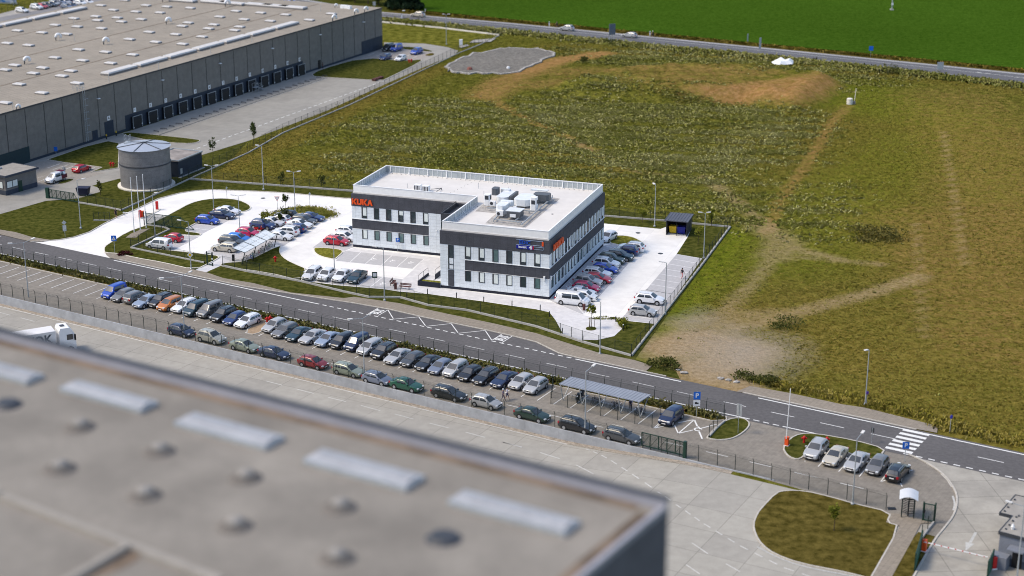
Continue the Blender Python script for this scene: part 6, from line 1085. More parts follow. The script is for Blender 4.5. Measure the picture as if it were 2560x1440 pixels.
# ---- people
def person(label, p, rz, top, bottom, sock='skin', pose='walk', pack=None, hairm='hair', z=.03, hat=None, face=None):
    V = {}; E_ = []; Rr = {}
    def v(n, x, y, z_, r): V[n] = (x, y, z_); Rr[n] = r
    st = {'walk': .28, 'stand': .05, 'ride': .2, 'jog': .34}[pose]
    v('pel', 0, 0, .95, .135); v('bel', 0, 0, 1.1, .125); v('che', .01, 0, 1.3, .145); v('nec', .02, 0, 1.47, .058); v('hea', .04, 0, 1.6, .085); v('top', .03, 0, 1.70, .07); v('nose', .125, 0, 1.59, .02); v('chin', .085, 0, 1.52, .035)
    E_ += [('pel', 'bel'), ('bel', 'che'), ('che', 'nec'), ('nec', 'hea'), ('hea', 'top'), ('hea', 'nose'), ('hea', 'chin')]
    for s_, d in ((1, 1), (-1, -1)):
        n = str(s_); v('hip'+n, 0, .1*s_, .9, .095); v('kne'+n, .16*d*st*2.2+.06, .1*s_, .5, .062); v('ank'+n, .9*st*d-(.08 if d < 0 else 0), .1*s_, .09+(.06 if d < 0 else 0), .042); v('toe'+n, .9*st*d+.14, .11*s_, .04+(.02 if d < 0 else 0), .035)
        E_ += [('pel', 'hip'+n), ('hip'+n, 'kne'+n), ('kne'+n, 'ank'+n), ('ank'+n, 'toe'+n)]
        fx = .38 if pose == 'ride' else -d*st*.7; v('sho'+n, .01, .19*s_, 1.41, .062); v('elb'+n, fx*.4, .25*s_, 1.14, .042); v('wri'+n, fx+.08, .25*s_, .92 if pose != 'ride' else 1.05, .028); v('pal'+n, fx+.11, .25*s_, .85 if pose != 'ride' else 1.02, .032)
        E_ += [('che', 'sho'+n), ('sho'+n, 'elb'+n), ('elb'+n, 'wri'+n), ('wri'+n, 'pal'+n)]
        px_, py_, pz_ = V['pal'+n]
        for f_, (dy, l) in enumerate(((-.027, .075), (-.009, .09), (.009, .085), (.027, .065))): k = f'f{n}{f_}'; v(k+'a', px_+.012, py_+dy, pz_-.05, .009); v(k+'b', px_+.03, py_+dy, pz_-.05-l*.6, .008); E_ += [('pal'+n, k+'a'), (k+'a', k+'b')]
        k = f't{n}'; v(k, px_+.05, py_-.03*s_, pz_-.01, .01); v(k+'b', px_+.075, py_-.03*s_, pz_-.045, .009); E_ += [('pal'+n, k), (k, k+'b')]
    ks = list(V); me = bpy.data.meshes.new('person'); me.from_pydata([V[k] for k in ks], [(ks.index(a), ks.index(b)) for a, b in E_], []); tmp = bpy.data.objects.new('tmp', me); COL.objects.link(tmp)
    sk = tmp.modifiers.new('s', 'SKIN'); sd = me.skin_vertices[0].data
    for i, k in enumerate(ks): sd[i].radius = (Rr[k], Rr[k]*(1.15 if k in ('che', 'bel', 'pel') else 1)); sd[i].use_root = (k == 'pel')
    ss = tmp.modifiers.new('d', 'SUBSURF'); ss.levels = 1; dg = bpy.context.evaluated_depsgraph_get(); m2 = bpy.data.meshes.new_from_object(tmp.evaluated_get(dg)); bpy.data.objects.remove(tmp)
    m2.materials.clear(); [m2.materials.append(x) for x in (M['skin'], top, bottom, M['black'])]
    for pl in m2.polygons:
        c_ = pl.center; arm = abs(c_.y) > .2
        pl.material_index = 3 if c_.z < .1 else 0 if c_.z > 1.46 else (1 if (c_.z > 1.0 and not (arm and c_.z < 1.22)) else 0 if arm else 2 if c_.z > (.52 if sock == 'skin' else .1) else 0); pl.use_smooth = True
    o = bpy.data.objects.new('person', m2); COL.objects.link(o); o.location = (*p, z); o.rotation_euler = (0, 0, rz); tag(o, label, 'person')
    q = MB(); q.lathe([(.02, 1.60), (.098, 1.61), (.102, 1.67), (.075, 1.74), (.01, 1.765)], .018, 0, 10); q.build('hair', M[hairm] if not hat else hat, o, True)
    for s_ in (-1, 1): q = MB(); q.box(.105, .125, .03*s_-.012, .03*s_+.012, 1.605, 1.622); q.build('eye', M['black'], o)
    q = MB(); q.box(.10, .118, -.025, .025, 1.545, 1.555); q.build('mouth', mt('lips', (.25, .08, .07), .6, .02, 5) if 'lips' not in bpy.data.materials else bpy.data.materials['lips'], o)
    if pack: q = MB(); q.prism([(-.3, -.15), (-.13, -.16), (-.13, .16), (-.3, .15)], 1.05, 1.42, 0, True); q.build('backpack', pack, o)
    return o
c1 = lambda n, c: mt(n, c, .8, .1, 5)
person('person in a white top and dark shorts walking past the silver hatchback', g('I', 635, 530), RY+.4, c1('white_shirt', (.6, .6, .72)), c1('navy_shorts', (.03, .03, .10)), hairm='hair')
person('person in patterned grey clothes with pale cap walking beside another', g('I', 597, 545), RY+.2, c1('grey_purple_shirt', (.16, .13, .19)), c1('grey_trousers', (.12, .11, .14)), sock='long', hat=M['white'])
person('person in white shirt with dark backpack bending over the bicycles', g('I', 1805, 640), RY+1.9, c1('lilac_shirt', (.55, .52, .70)), c1('black_trousers', (.02, .02, .03)), 'long', 'stand', c1('dark_pack', (.03, .03, .06)))
person('person in pink shorts and dark top crossing the empty right bays', g('F', 1195, 710), OY+1.0, c1('dark_top', (.03, .03, .04)), c1('pink_trousers', (.70, .30, .30)), 'long', 'walk')
person('person in black running beside the driveway kerb', g('C', 1100, 855), 1.9, c1('black_top', (.015, .015, .02)), c1('black_shorts', (.015, .015, .02)), 'skin', 'jog')
person('person in dark clothes standing at the warehouse side door', tuple(wrh(-32.6, -1.0)), WY-1.5, c1('dark_jacket', (.03, .03, .035)), c1('dark_jeans', (.04, .04, .05)), 'long', 'stand')
for r, x, y, lb, lb2 in (('L', 450, 276, 'cyclist in black riding behind the silver car on the highway', 'black bicycle ridden behind the silver car on the highway'), ('L', 1408, 373, 'cyclist with pale helmet riding behind the white estate on the highway', 'dark bicycle ridden behind the white estate on the highway')):
    p = g(r, x, y); place_bike(p, -.55+math.pi, 2, lb2, 'bicycles on the highway'); person(lb, p, -.55+math.pi, c1('cycling_top', (.03, .035, .05)), c1('cycling_shorts', (.02, .02, .03)), 'skin', 'ride', z=.1, hat=M['white'] if x > 1000 else M['black'])
# ================================================================== VEHICLES
SPEC = dict(  # L, W, H, belt, hood z, windscreen base x, roof front x, roof rear x, rear glass base x, boot z, wheel r
    hatch=(4.15, 1.78, 1.48, .93, .92, .98, .18, -1.45, -1.92, .98, .315), sedan=(4.62, 1.80, 1.45, .93, .92, .95, .15, -1.05, -1.72, 1.02, .32),
    estate=(4.65, 1.80, 1.49, .94, .92, .98, .15, -1.85, -2.16, 1.0, .32), suv=(4.45, 1.86, 1.66, 1.05, 1.06, 1.02, .25, -1.6, -2.0, 1.1, .36),
    mpv=(4.35, 1.80, 1.63, 1.0, 1.02, 1.22, .40, -1.75, -2.02, 1.05, .32), van=(4.4, 1.82, 1.84, 1.05, 1.08, 1.32, .62, -2.02, -2.14, 1.1, .32),
    minibus=(5.3, 1.95, 1.96, 1.10, 1.12, 1.85, 1.05, -2.42, -2.56, 1.15, .34), mini=(3.6, 1.65, 1.48, .93, .94, .95, .25, -1.15, -1.62, .98, .30))
KN = dict(hatch='hatchback', sedan='saloon', estate='estate car', suv='off roader', mpv='people carrier', van='box van', minibus='minibus', mini='small car')
def make_car(kind):
    L, Wd, H, belt, hz, xw0, xw1, xr1, xr0, bz, wr = SPEC[kind]; h2 = L/2; w0 = Wd/2
    prof = [(-h2, .62), (-h2+.03, bz-.14), (-h2+.12, bz-.02), (xr0, bz), (xr1, H-.05), ((xr1+xw1)/2, H), (xw1, H-.045), (xw0, hz), (xw0+.25, hz-.03), (h2-.5, hz-.14), (h2-.14, hz-.27), (h2-.03, .6), (h2, .5)]
    prof = sorted(prof); px_ = [p[0] for p in prof]; pz_ = [p[1] for p in prof]
    zt = lambda x: float(np.interp(x, px_, pz_))
    def hw(x): d = max(0, abs(x)-(h2-.75))/.75; return w0*(1-.17*d*d)
    xs = sorted(set([round(v, 3) for v in px_]+[round(v, 3) for v in np.linspace(-h2, h2, 19)]))
    def sect(x):
        z = zt(x); w = hw(x); e = max(0, abs(x)-(h2-.5))/.5; zb = .2+.1*e; zs = min(belt, z-.03); gq = min(1, max(0, (z-belt)/(H-belt))); wrf = w*(.92-.19*gq)
        return [(0, zb), (w*.88, zb), (w*.975, zb+.10), (w, zb+.3*(zs-zb)+.08), (w, zb+.75*(zs-zb)), (w*.965, zs), ((w*.965+wrf)/2+.012, zs+(z-zs)*.5), (wrf+.01, zs+(z-zs)*.85), (wrf*.86, z-.008), (wrf*.45, z+.012), (0, z+.018)]
    b = MB(); n = len(sect(0)); ring = 2*n-2; vs = []
    for x in xs:
        s_ = sect(x); vs += [(x, y, z) for y, z in s_]+[(x, -y, z) for y, z in s_[-2:0:-1]]
    fs = [(i*ring+j, (i+1)*ring+j, (i+1)*ring+(j+1) % ring, i*ring+(j+1) % ring) for i in range(len(xs)-1) for j in range(ring)]
    fs += [tuple(range(ring)), tuple((len(xs)-1)*ring+j for j in range(ring))[::-1]]
    b.add(vs, fs); o = thing('parked_car', '', KN[kind], (0, 0, 0)); body = b.build('body', M['paintcar'], o, True, True); body['paint'] = 1
    def ysec(x, z):
        s_ = sect(x); zz = [p[1] for p in s_[5:9]]; yy = [p[0] for p in s_[5:9]]; return float(np.interp(z, zz, yy))
    def wedge(x0, x1, nm):  # glass lying on the slope between x0 and x1
        q = MB(); P_l = []
        for t in np.linspace(0, 1, 4):
            x = x0+(x1-x0)*t; s_ = sect(x); wq = s_[8][0]*(1.0-.02)
            P_l += [(x+(.012 if x > 0 else -.012), y*wq, float(np.interp(abs(y)*wq, [0, s_[9][0], s_[8][0]], [s_[10][1], s_[9][1], s_[8][1]]))+.02) for y in (-1, -.55, 0, .55, 1)]
        q.add(P_l, [(i*5+j, i*5+j+1, (i+1)*5+j+1, (i+1)*5+j) for i in range(3) for j in range(4)]); q.build(nm, M['carglass'], o, True, True)
    dx = xw0-xw1; wedge(xw0-.04*dx, xw1+.10*dx, 'windscreen'); dr = xr1-xr0; wedge(xr0+.08*dr, xr1-.06*dr, 'rear_window')
    zb_, zt_ = belt+.05, H-.17
    cuts = [xw0-.34, (xw0-.3+xr1)/2+.12, ] ; A = [(xw0-.30, xw1-.02), None]
    xb = (xw1+xr1)/2+.1; segs = [((xb+.05, xw0-.32), (xb+.05, xw1-.08)), ((xr1-.15 if kind not in ('sedan', 'estate') else xr1+.05, xb-.05), (xr1+.12, xb-.05))]
    if kind == 'estate': segs = [segs[0], ((xr1+.65, xb-.05), (xr1+.65, xb-.05)), ((xr1-.08, xr1+.57), (xr1+.14, xr1+.57))]
    if kind == 'minibus': segs = [((xb+.75, xw0-.32), (xb+.75, xw1-.08)), ((xr1+.05, xb+.65), (xr1+.12, xb+.65))]
    for sd in (1, -1):
        for (lo, hi) in segs:
            q = MB(); rows = []
            for t in (0, .5, 1):
                z = zb_+(zt_-zb_)*t; x0 = lo[0]+(hi[0]-lo[0])*t; x1 = lo[1]+(hi[1]-lo[1])*t
                rows += [(x, sd*(ysec(x, z)+.014), z) for x in (x0, (x0+x1)/2, x1)]
            q.add(rows, [(i*3+j, i*3+j+1, (i+1)*3+j+1, (i+1)*3+j) for i in range(2) for j in range(2)]); q.build('side_window', M['carglass'], o, False, True)
        q = MB(); x = xw0-.28; q.box(x-.09, x+.09, min(sd*w0*.97, sd*(w0+.19)), max(sd*w0*.97, sd*(w0+.19)), belt-.02, belt+.15); m_ = q.build('mirror', M['paintcar'], o); m_['paint'] = 1
        wb = L*.29
        for x in (-wb-.03, wb+.07):
            q = MB(); y = sd*(w0-.19); q.disc_y(x, y, wr, wr, sd*.205, 16); q.disc_y(x, sd*(w0-.02), wr+.02, wr+.065, sd*.024, 16); t_ = q.build('wheel', M['rubber'], o)
            q = MB(); q.disc_y(x, sd*(w0+.012), wr, wr*.68, sd*.012, 14, r2=wr*.55); q.build('rim', M['rim'], t_, recalc=True)
        q = MB(); y0, y1 = sd*hw(h2-.25)*.55, sd*hw(h2-.25)*.97; q.T = None
        q.prism([(h2-.36, y1*1.0), (h2-.07, y1*.955), (h2-.005, y0), (h2-.2, y0)], hz-.40, hz-.24, 0, True); q.build('headlight', M['lamp_w'], o, recalc=True)
        q = MB(); y0, y1 = sd*hw(-h2+.2)*.66, sd*hw(-h2+.2)*1.0; ztl = bz-.12; q.prism([(-h2+.25, y1*1.01), (-h2-.012, y1*.93), (-h2-.012, y0), (-h2+.1, y0)], ztl-.2, ztl+.06, 0, True); q.build('tail_light', M['lamp_r'], o, recalc=True)
    MB().box(h2-.06, h2+.012, -.27, .27, .36, .48).build('number_plate', M['plate'], o); MB().box(-h2-.014, -h2+.1, -.27, .27, .6, .72).build('number_plate', M['plate'], o)
    q = MB(); q.box(h2-.08, h2+.006, -w0*.5, w0*.5, .50, .62); q.box(h2-.1, h2+.004, -w0*.7, w0*.7, .24, .34); q.build('grille', M['black'], o)
    if kind in ('suv', 'estate'):
        for sd in (1, -1): q = MB(); y = sd*w0*.66; q.tube([(xr1+.1, y, H-.03), (xr1+.25, y, H+.05), (xw1-.3, y, H+.05), (xw1-.1, y, H-.03)], .025, 5); q.build('roof_rail', M['galv'], o)
    if kind in ('suv', 'van'):
        q = MB(); [q.box(-L*.29+.42, L*.29-.36, sd*w0-.01 if sd > 0 else -w0-.03, w0+.03 if sd > 0 else -w0+.01, .22, .36) for sd in (1, -1)]; q.build('sill_trim', M['black'], o)
    return o
PROTO = {}
CC = dict(white=(.80, .81, .83), silver=(.42, .425, .43), grey=(.17, .17, .17), graphite=(.06, .065, .07), black=(.010, .011, .014), navy=(.010, .022, .07), blue=(.008, .06, .42), lightblue=(.27, .33, .43), slate=(.16, .19, .26), teal=(.008, .035, .05), green=(.008, .085, .05), sage=(.27, .31, .24), red=(.48, .01, .03), crimson=(.52, .02, .09), orange=(.52, .17, .03), beige=(.52, .48, .40), gold=(.38, .38, .33), darkgreen=(.010, .035, .024), darkred=(.24, .01, .015), brightblue=(.01, .17, .62), darkblue=(.012, .035, .14))
CNM = dict(lightblue='light blue', slate='slate blue', teal='dark teal', gold='silver gold', darkgreen='dark green', darkred='dark red', brightblue='bright blue', darkblue='dark blue', sage='pale green')
FAC = dict(n=RY-math.pi/2, N=RY+math.pi/2, s=RY, S=RY+math.pi, u=OY, U=OY+math.pi, v=OY-math.pi/2, V=OY+math.pi/2, w=WY, W=WY+math.pi, h=-.53, H=-.53+math.pi, b=WY-math.pi/2, B=WY+math.pi/2)
def car(r, x, y, kind, color, face, label, group, z=.02, sc_=None, name='parked_car', dz=.6, rz=0):
    p = g(r, x, y, dz+z); f = FAC[face]+rz+random.uniform(-.022, .022); c = (*CC[color], 1); s_ = sc_ or (1+random.uniform(-.035, .035), 1, 1+random.uniform(-.03, .03))
    if kind not in PROTO:
        o = PROTO[kind] = make_car(kind); kids(o); [kids(k) for k in kids(o)]; o.location = (*p, z); o.rotation_euler = (0, 0, f); o['label'] = label; o['group'] = group; o.scale = s_
        for k in kids(o):
            if k.get('paint'): k.color = c
    else: o = dup(PROTO[kind], (*p, z), f, label, group, c, s_)
    o['category'] = {'van': 'van', 'minibus': 'minibus'}.get(kind, 'car'); return o
def row(cars, where, group, ends=None):
    d = [f"{CNM.get(c[4], c[4])} {KN[c[3]]}" for c in cars]
    for i, c in enumerate(cars):
        if c[5] and isinstance(c[-1], str) and len(c) > 6: lb = c[-1]
        elif i == 0: lb = f"{d[0]} at the left end of {where}, beside the {d[1]}"
        elif i == len(cars)-1: lb = f"{d[i]} at the right end of {where}, beside the {d[i-1]}"
        else: lb = f"{d[i]} between {d[i-1]} and {d[i+1]} in {where}"
        car(*c[:6], lb, group)
row([('G', 1045, 405, 'van', 'blue', 'n'), ('G', 1130, 433, 'hatch', 'grey', 'n'), ('G', 1245, 450, 'mpv', 'grey', 'N', 'grey people carrier parked nose in beside the light blue saloon'), ('G', 1340, 487, 'sedan', 'lightblue', 'n'), ('G', 1470, 483, 'suv', 'black', 'n'), ('G', 1555, 515, 'mpv', 'orange', 'n'), ('G', 1688, 530, 'estate', 'white', 'n'), ('G', 1795, 563, 'van', 'teal', 'n'), ('G', 1920, 575, 'van', 'grey', 'n'), ('G', 2045, 612, 'suv', 'black', 'n', 'black off roader beside the grey box van, long road row'), ('G', 2150, 645, 'hatch', 'darkblue', 'n'), ('G', 2265, 668, 'estate', 'white', 'n', 'white estate car left of the gravel patch with red hydrants')], 'road row', 'cars in the long row along the road fence')
row([('H', 168, 195, 'hatch', 'silver', 'n', 'silver hatchback right of the gravel patch, first of the row'), ('H', 260, 240, 'estate', 'grey', 'n'), ('H', 385, 270, 'sedan', 'teal', 'n'), ('H', 510, 293, 'sedan', 'silver', 'n'), ('H', 648, 318, 'sedan', 'lightblue', 'n'), ('H', 775, 338, 'mpv', 'black', 'n'), ('H', 908, 358, 'van', 'navy', 'n'), ('H', 1025, 393, 'mpv', 'silver', 'n'), ('H', 1152, 428, 'suv', 'black', 'n'), ('H', 1275, 470, 'sedan', 'silver', 'n', 'pale silver saloon between the black off roader and graphite hatchback'), ('H', 1410, 498, 'hatch', 'graphite', 'n'), ('H', 1548, 528, 'sedan', 'black', 'n'), ('H', 1660, 565, 'hatch', 'slate', 'n'), ('H', 1797, 590, 'mpv', 'silver', 'n'), ('H', 1927, 625, 'hatch', 'black', 'n'), ('H', 2070, 650, 'estate', 'black', 'n'), ('H', 2235, 680, 'sedan', 'navy', 'n'), ('H', 2385, 698, 'hatch', 'silver', 'n', 'silver hatchback right of the navy saloon, road row'), ('I', 907, 397, 'hatch', 'silver', 'n', 'silver hatchback at the right end of the road row, by the shelter')], 'road row', 'cars in the long row along the road fence')
row([('G', 1660, 757, 'hatch', 'navy', 's'), ('G', 1932, 820, 'suv', 'gold', 's'), ('G', 2237, 895, 'sedan', 'sage', 's'), ('H', 165, 440, 'sedan', 'navy', 's'), ('H', 515, 525, 'hatch', 'darkred', 's'), ('H', 835, 595, 'estate', 'sage', 's'), ('H', 1092, 668, 'hatch', 'slate', 's'), ('H', 1355, 727, 'sedan', 'green', 's'), ('H', 1738, 805, 'estate', 'black', 's'), ('H', 2072, 882, 'hatch', 'silver', 's'), ('I', 875, 667, 'sedan', 'darkgreen', 's'), ('I', 1300, 770, 'estate', 'black', 's'), ('I', 1725, 870, 'estate', 'graphite', 's')], 'wall row', 'cars parked along the retaining wall')
car('J', 500, 430, 'mpv', 'navy', 'n', 'navy people carrier alone beside the zigzag marking', 'cars in the lower lot')
row([('K', 440, 453, 'suv', 'silver', 'n'), ('K', 590, 500, 'sedan', 'beige', 'n'), ('K', 757, 545, 'sedan', 'silver', 'n'), ('K', 920, 572, 'hatch', 'grey', 'n'), ('K', 1080, 622, 'estate', 'black', 'N')], 'crossing row', 'cars beside the crossing')
G1 = 'cars in the left office car park'
car('T', 400, 372, 'sedan', 'white', 'u', 'white saloon at the grass island beside the navy saloon', G1); car('T', 287, 452, 'sedan', 'navy', 'u', 'navy saloon between the white saloon and the blue hatchback', G1); car('S', 2230, 560, 'hatch', 'blue', 'u', 'vivid blue hatchback parked at the dark grass island', G1)
car('S', 1530, 915, 'mini', 'red', 'U', 'small bright red car seen from behind next to the white box van', G1); car('S', 1265, 1050, 'van', 'white', 'U', 'white box van at the front fence of the left car park', G1)
car('T', 335, 1108, 'estate', 'beige', 'U', 'beige estate car at the lower end of the bicycle shelter', G1); car('T', 480, 985, 'estate', 'graphite', 'u', 'graphite estate car behind the beige estate car', G1); car('T', 610, 920, 'hatch', 'brightblue', 'u', 'bright blue hatchback between the graphite estate and red hatchback', G1); car('T', 800, 812, 'hatch', 'crimson', 'u', 'crimson hatchback beside the bicycle shelter roof', G1); car('T', 1095, 663, 'suv', 'darkblue', 'u', 'dark blue off roader on the blue painted bay', G1); car('T', 1275, 602, 'sedan', 'white', 'u', 'white saloon behind the dark blue off roader', G1); car('T', 1425, 540, 'hatch', 'white', 'U', 'white hatchback with rear to the planted strip, left middle row', G1); car('T', 1560, 455, 'hatch', 'black', 'U', 'black hatchback under the small tree, rear facing right', G1)
car('T', 1440, 875, 'sedan', 'white', 'u', 'white saloon half hidden by the clear shelter roof', G1); car('T', 1560, 792, 'suv', 'white', 'U', 'white off roader with rear view, next to the half hidden white saloon', G1); car('T', 1740, 722, 'hatch', 'darkblue', 'U', 'dark blue hatchback standing on the right blue bay', G1); car('T', 1830, 640, 'sedan', 'white', 'u', 'white saloon between dark blue hatchback and graphite estate', G1); car('T', 1920, 562, 'estate', 'graphite', 'u', 'graphite estate next to the dark blue saloon at the planted island', G1); car('T', 2070, 500, 'sedan', 'darkblue', 'u', 'dark blue saloon at the yellow grass island tip', G1)
car('D', 2310, 512, 'hatch', 'red', 'u', 'red hatchback by the west wall of the office', G1); car('E', 78, 765, 'hatch', 'white', 'u', 'white hatchback behind the red one at the office west wall', G1); car('E', 112, 708, 'hatch', 'white', 'u', 'white hatchback mostly hidden by the office west wall', G1)
G2 = 'four cars facing the front fence'
car('D', 2090, 806, 'estate', 'white', 'v', 'leftmost white estate of the front row of four', G2); car('D', 2215, 818, 'hatch', 'white', 'v', 'white hatchback with sunroof, second in the front row of four', G2); car('E', 55, 1112, 'sedan', 'white', 'v', 'white saloon beside the teal car in the front row of four', G2); car('E', 190, 1122, 'sedan', 'teal', 'v', 'dark teal saloon in the front row of four', G2)
G3 = 'cars along the east wall of the office'
row([('F', 300, 885, 'minibus', 'white', 'u', 'white minibus at the office corner by the round plaza'), ('F', 402, 848, 'mini', 'white', 'u', 'small white car half hidden behind the white minibus'), ('F', 370, 815, 'sedan', 'white', 'u', 'white saloon below the red hatchback in the east row'), ('F', 412, 777, 'hatch', 'crimson', 'u', 'crimson hatchback between the white saloon and silver off roader'), ('F', 425, 732, 'suv', 'silver', 'u', 'silver off roader between the two red hatchbacks, east row'), ('F', 508, 706, 'hatch', 'red', 'u', 'red hatchback above the silver off roader, east row'), ('F', 503, 661, 'estate', 'white', 'u', 'white estate between the red hatchback and the blue car, east row'), ('F', 563, 627, 'hatch', 'blue', 'u', 'bright blue hatchback in the east row'), ('F', 575, 585, 'suv', 'white', 'u', 'white off roader above the blue hatchback, east row'), ('F', 612, 552, 'suv', 'darkgreen', 'u', 'dark green off roader in the east row'), ('F', 685, 525, 'suv', 'teal', 'u', 'dark teal off roader between two dark ones, east row'), ('F', 735, 482, 'suv', 'darkblue', 'U', 'dark blue off roader seen from behind, east row'), ('F', 780, 455, 'suv', 'white', 'U', 'white off roader at the planted island, top of the east row')], 'east row', G3)
car('F', 590, 368, 'hatch', 'white', 'n', 'white hatchback peeking out behind the office corner', G3)
car('F', 930, 877, 'suv', 'white', 'u', 'white off roader alone in the right bays', 'cars in the right bays'); car('F', 872, 972, 'hatch', 'silver', 'u', 'silver hatchback in the right bays near the fence corner', 'cars in the right bays')
car('A', 612, 1258, 'hatch', 'red', 'w', 'red hatchback parked on the pavers left of the tank', 'cars by the warehouse', dz=.7); vv = car('A', 415, 1332, 'van', 'white', 'W', 'white delivery van with maroon rear beside the round sign', 'cars by the warehouse', dz=.8)
q = MB(); w0 = .925; q.box(-2.2, -.75, -w0-.012, w0+.012, .5, 1.2); q.box(-2.0, -.9, -.70, .70, 1.83, 1.862); q.box(-2.23, -2.16, -.8, .8, .45, 1.05); q.build('maroon_wrap', mt('maroon_foil', (.11, .008, .03), .35, .1, 2), vv)
for a in ((1112, 362, 'van', 'black', 'black box van beside the blue van in the far corner lot'), (1173, 365, 'van', 'blue', 'blue box van in the far corner lot'), (1325, 387, 'suv', 'blue', 'blue off roader at the far corner lot end'), (1090, 430, 'hatch', 'darkblue', 'dark blue hatchback near the warehouse in the far corner lot'), (1205, 437, 'hatch', 'white', 'white hatchback at the front of the far corner lot')): car('B', a[0], a[1], a[2], a[3], 'W', a[4], 'cars in the far corner lot')
GH = 'cars on the highway'
car('B', 1335, 112, 'suv', 'beige', 'H', 'pale off roader on the highway near the conifers', GH, name='car'); car('L', 548, 286, 'suv', 'silver', 'H', 'silver car on the highway left of the sign board', GH); car('L', 1172, 352, 'estate', 'silver', 'H', 'silver estate car on the highway right of the sign board', GH); car('B', 375, 12, 'hatch', 'brightblue', 'h', 'bright blue car at the top edge beyond the warehouse roof', GH)
GB = 'cars in the back car park'
for x, y, k, c, f, lb in ((440, 205, 'estate', 'white', 'h', 'white estate alone on the back car park'), (730, 145, 'suv', 'white', 'h', 'white off roader beside the red car in the back car park'), (845, 125, 'hatch', 'red', 'h', 'red hatchback in the back car park'), (920, 100, 'hatch', 'graphite', 'h', 'graphite hatchback right of the red one in the back car park'), (1010, 88, 'sedan', 'black', 'h', 'black saloon in the back car park'), (1085, 65, 'hatch', 'silver', 'h', 'silver hatchback in the back car park'), (1210, 45, 'suv', 'slate', 'h', 'slate off roader in the back car park'), (1310, 35, 'hatch', 'silver', 'h', 'silver hatchback with red lights at the end of the back row'), (1430, 5, 'sedan', 'navy', 'h', 'navy saloon at the top edge of the back car park'), (1330, 130, 'hatch', 'slate', 'h', 'slate hatchback just above the warehouse roof edge'), (1430, 108, 'hatch', 'navy', 'h', 'navy hatchback just above the warehouse roof edge'), (1600, 65, 'suv', 'white', 'h', 'white off roader just above the warehouse roof edge'), (1760, 42, 'hatch', 'white', 'h', 'white hatchback just above the warehouse roof edge')): car('Z', x, y, k, c, f, lb, GB, z=.05)
# ---- truck on the yard
p = gy('G', 640, 860); ts, tn = sn(p); tz = yz(ts); 
def trk_pt(x, y, z):
    d = ray('G', x, y); t = (z-CH)/d[2]; return (d[0]*t, d[1]*t)
q0 = trk_pt(590, 706, tz+3.75); q9 = trk_pt(385, 751, tz+3.55); TA = math.atan2(q0[1]-q9[1], q0[0]-q9[0]); o = thing('lorry', 'white articulated lorry with dark lettering half hidden by the foreground roof', 'lorry', (*q0, tz), TA); print('TA', TA, RY, q0, q9)
q = MB(); n_ = [(-1.1, .5), (-1.1, 3.3), (-.9, 3.75), (.35, 3.7), (.95, 2.9), (1.15, 1.9), (1.15, .5)]; k_ = len(n_); q.add([(x, y, z) for y in (-1.22, 1.22) for x, z in n_], [tuple(range(k_)), tuple(range(k_, 2*k_))[::-1]]+[(i, k_+i, k_+(i+1) % k_, (i+1) % k_) for i in range(k_)]); q.build('cab', M['white'], o, recalc=True)
q = MB(); q.add([(.98, -1.08, 2.85), (.98, 1.08, 2.85), (1.165, 1.08, 2.0), (1.165, -1.08, 2.0)], [(0, 1, 2, 3)]); q.build('windscreen', M['carglass'], o, recalc=True)
for sd in (-1, 1): MB().box(-.1, .75, sd*1.22 if sd > 0 else -1.235, 1.235 if sd > 0 else -1.22, 1.95, 2.75).build('side_window', M['carglass'], o); MB().box(.9, 1.1, sd*1.25 if sd > 0 else -1.55, 1.55 if sd > 0 else -1.25, 1.9, 2.7).build('mirror', M['black'], o)
MB().box(-.7, -.1, -.35, .35, 3.76, 3.82).build('roof_hatch', M['dark'], o)
q = MB(); q.box(-14.9, -1.6, -1.26, 1.26, 1.1, 3.55); tr = q.build('trailer', mt('trailer_white', (.74, .73, .73), .5, .06, .5), o); q = MB(); text(q, 'ZOK', 1.75, lambda x, y, z: (-3.9+x, -1.268, 2.45+y), 0, .03, sx=.95); q.build('lettering', mt('slate_lettering', (.06, .075, .09), .5, .1, 2), tr)
for x in (-13, -11.7, -10.4, -2.4, .3):
    for sd in (-1, 1): q = MB(); q.disc_y(x, sd*.95, .5, .5, sd*.3, 16); w_ = q.build('wheel', M['rubber'], o); q = MB(); q.disc_y(x, sd*1.25, .5, .28, sd*.02, 12); q.build('rim', M['rim'], w_)
MB().box(-14.5, -.9, -.9, .9, .6, 1.0).build('chassis', M['black'], o)
# ================================================================== VEGETATION
def leaves(mb, c, rx, ry, rz, n, size, shape='ell', mi=0, seed=0):
    r = np.random.default_rng(seed); k = 0
    blobs = r.normal(0, 1, (9, 3)); blobs /= np.linalg.norm(blobs, axis=1)[:, None]; blobs *= r.uniform(.45, .8, (9, 1))
    vs = []; fs = []
    while k < n:
        if shape == 'cone':
            t = r.random()**1.4; a = r.random()*6.283; R = (1-t)*(.55+.45*math.sqrt(r.random()))*(1+.25*math.sin(t*26)); p = np.array([R*math.cos(a)*rx, R*math.sin(a)*ry, (t*2-1)*rz])
        else:
            b = blobs[r.integers(9)]; p = b+r.normal(0, .2, 3)
            if np.linalg.norm(p) > 1.1: continue
            p = p*np.array([rx, ry, rz])
        d1 = r.normal(0, 1, 3); d1 /= np.linalg.norm(d1); d2 = np.cross(d1, r.normal(0, 1, 3)); d2 /= np.linalg.norm(d2)+1e-9; s = size*r.uniform(.6, 1.3); q = p+np.array(c); b_ = len(vs)
        vs += [tuple(q-d1*s), tuple(q+d2*s*.6), tuple(q+d1*s), tuple(q-d2*s*.6)]; fs.append((b_, b_+1, b_+2, b_+3)); k += 1
    mb.add(vs, fs, mi)
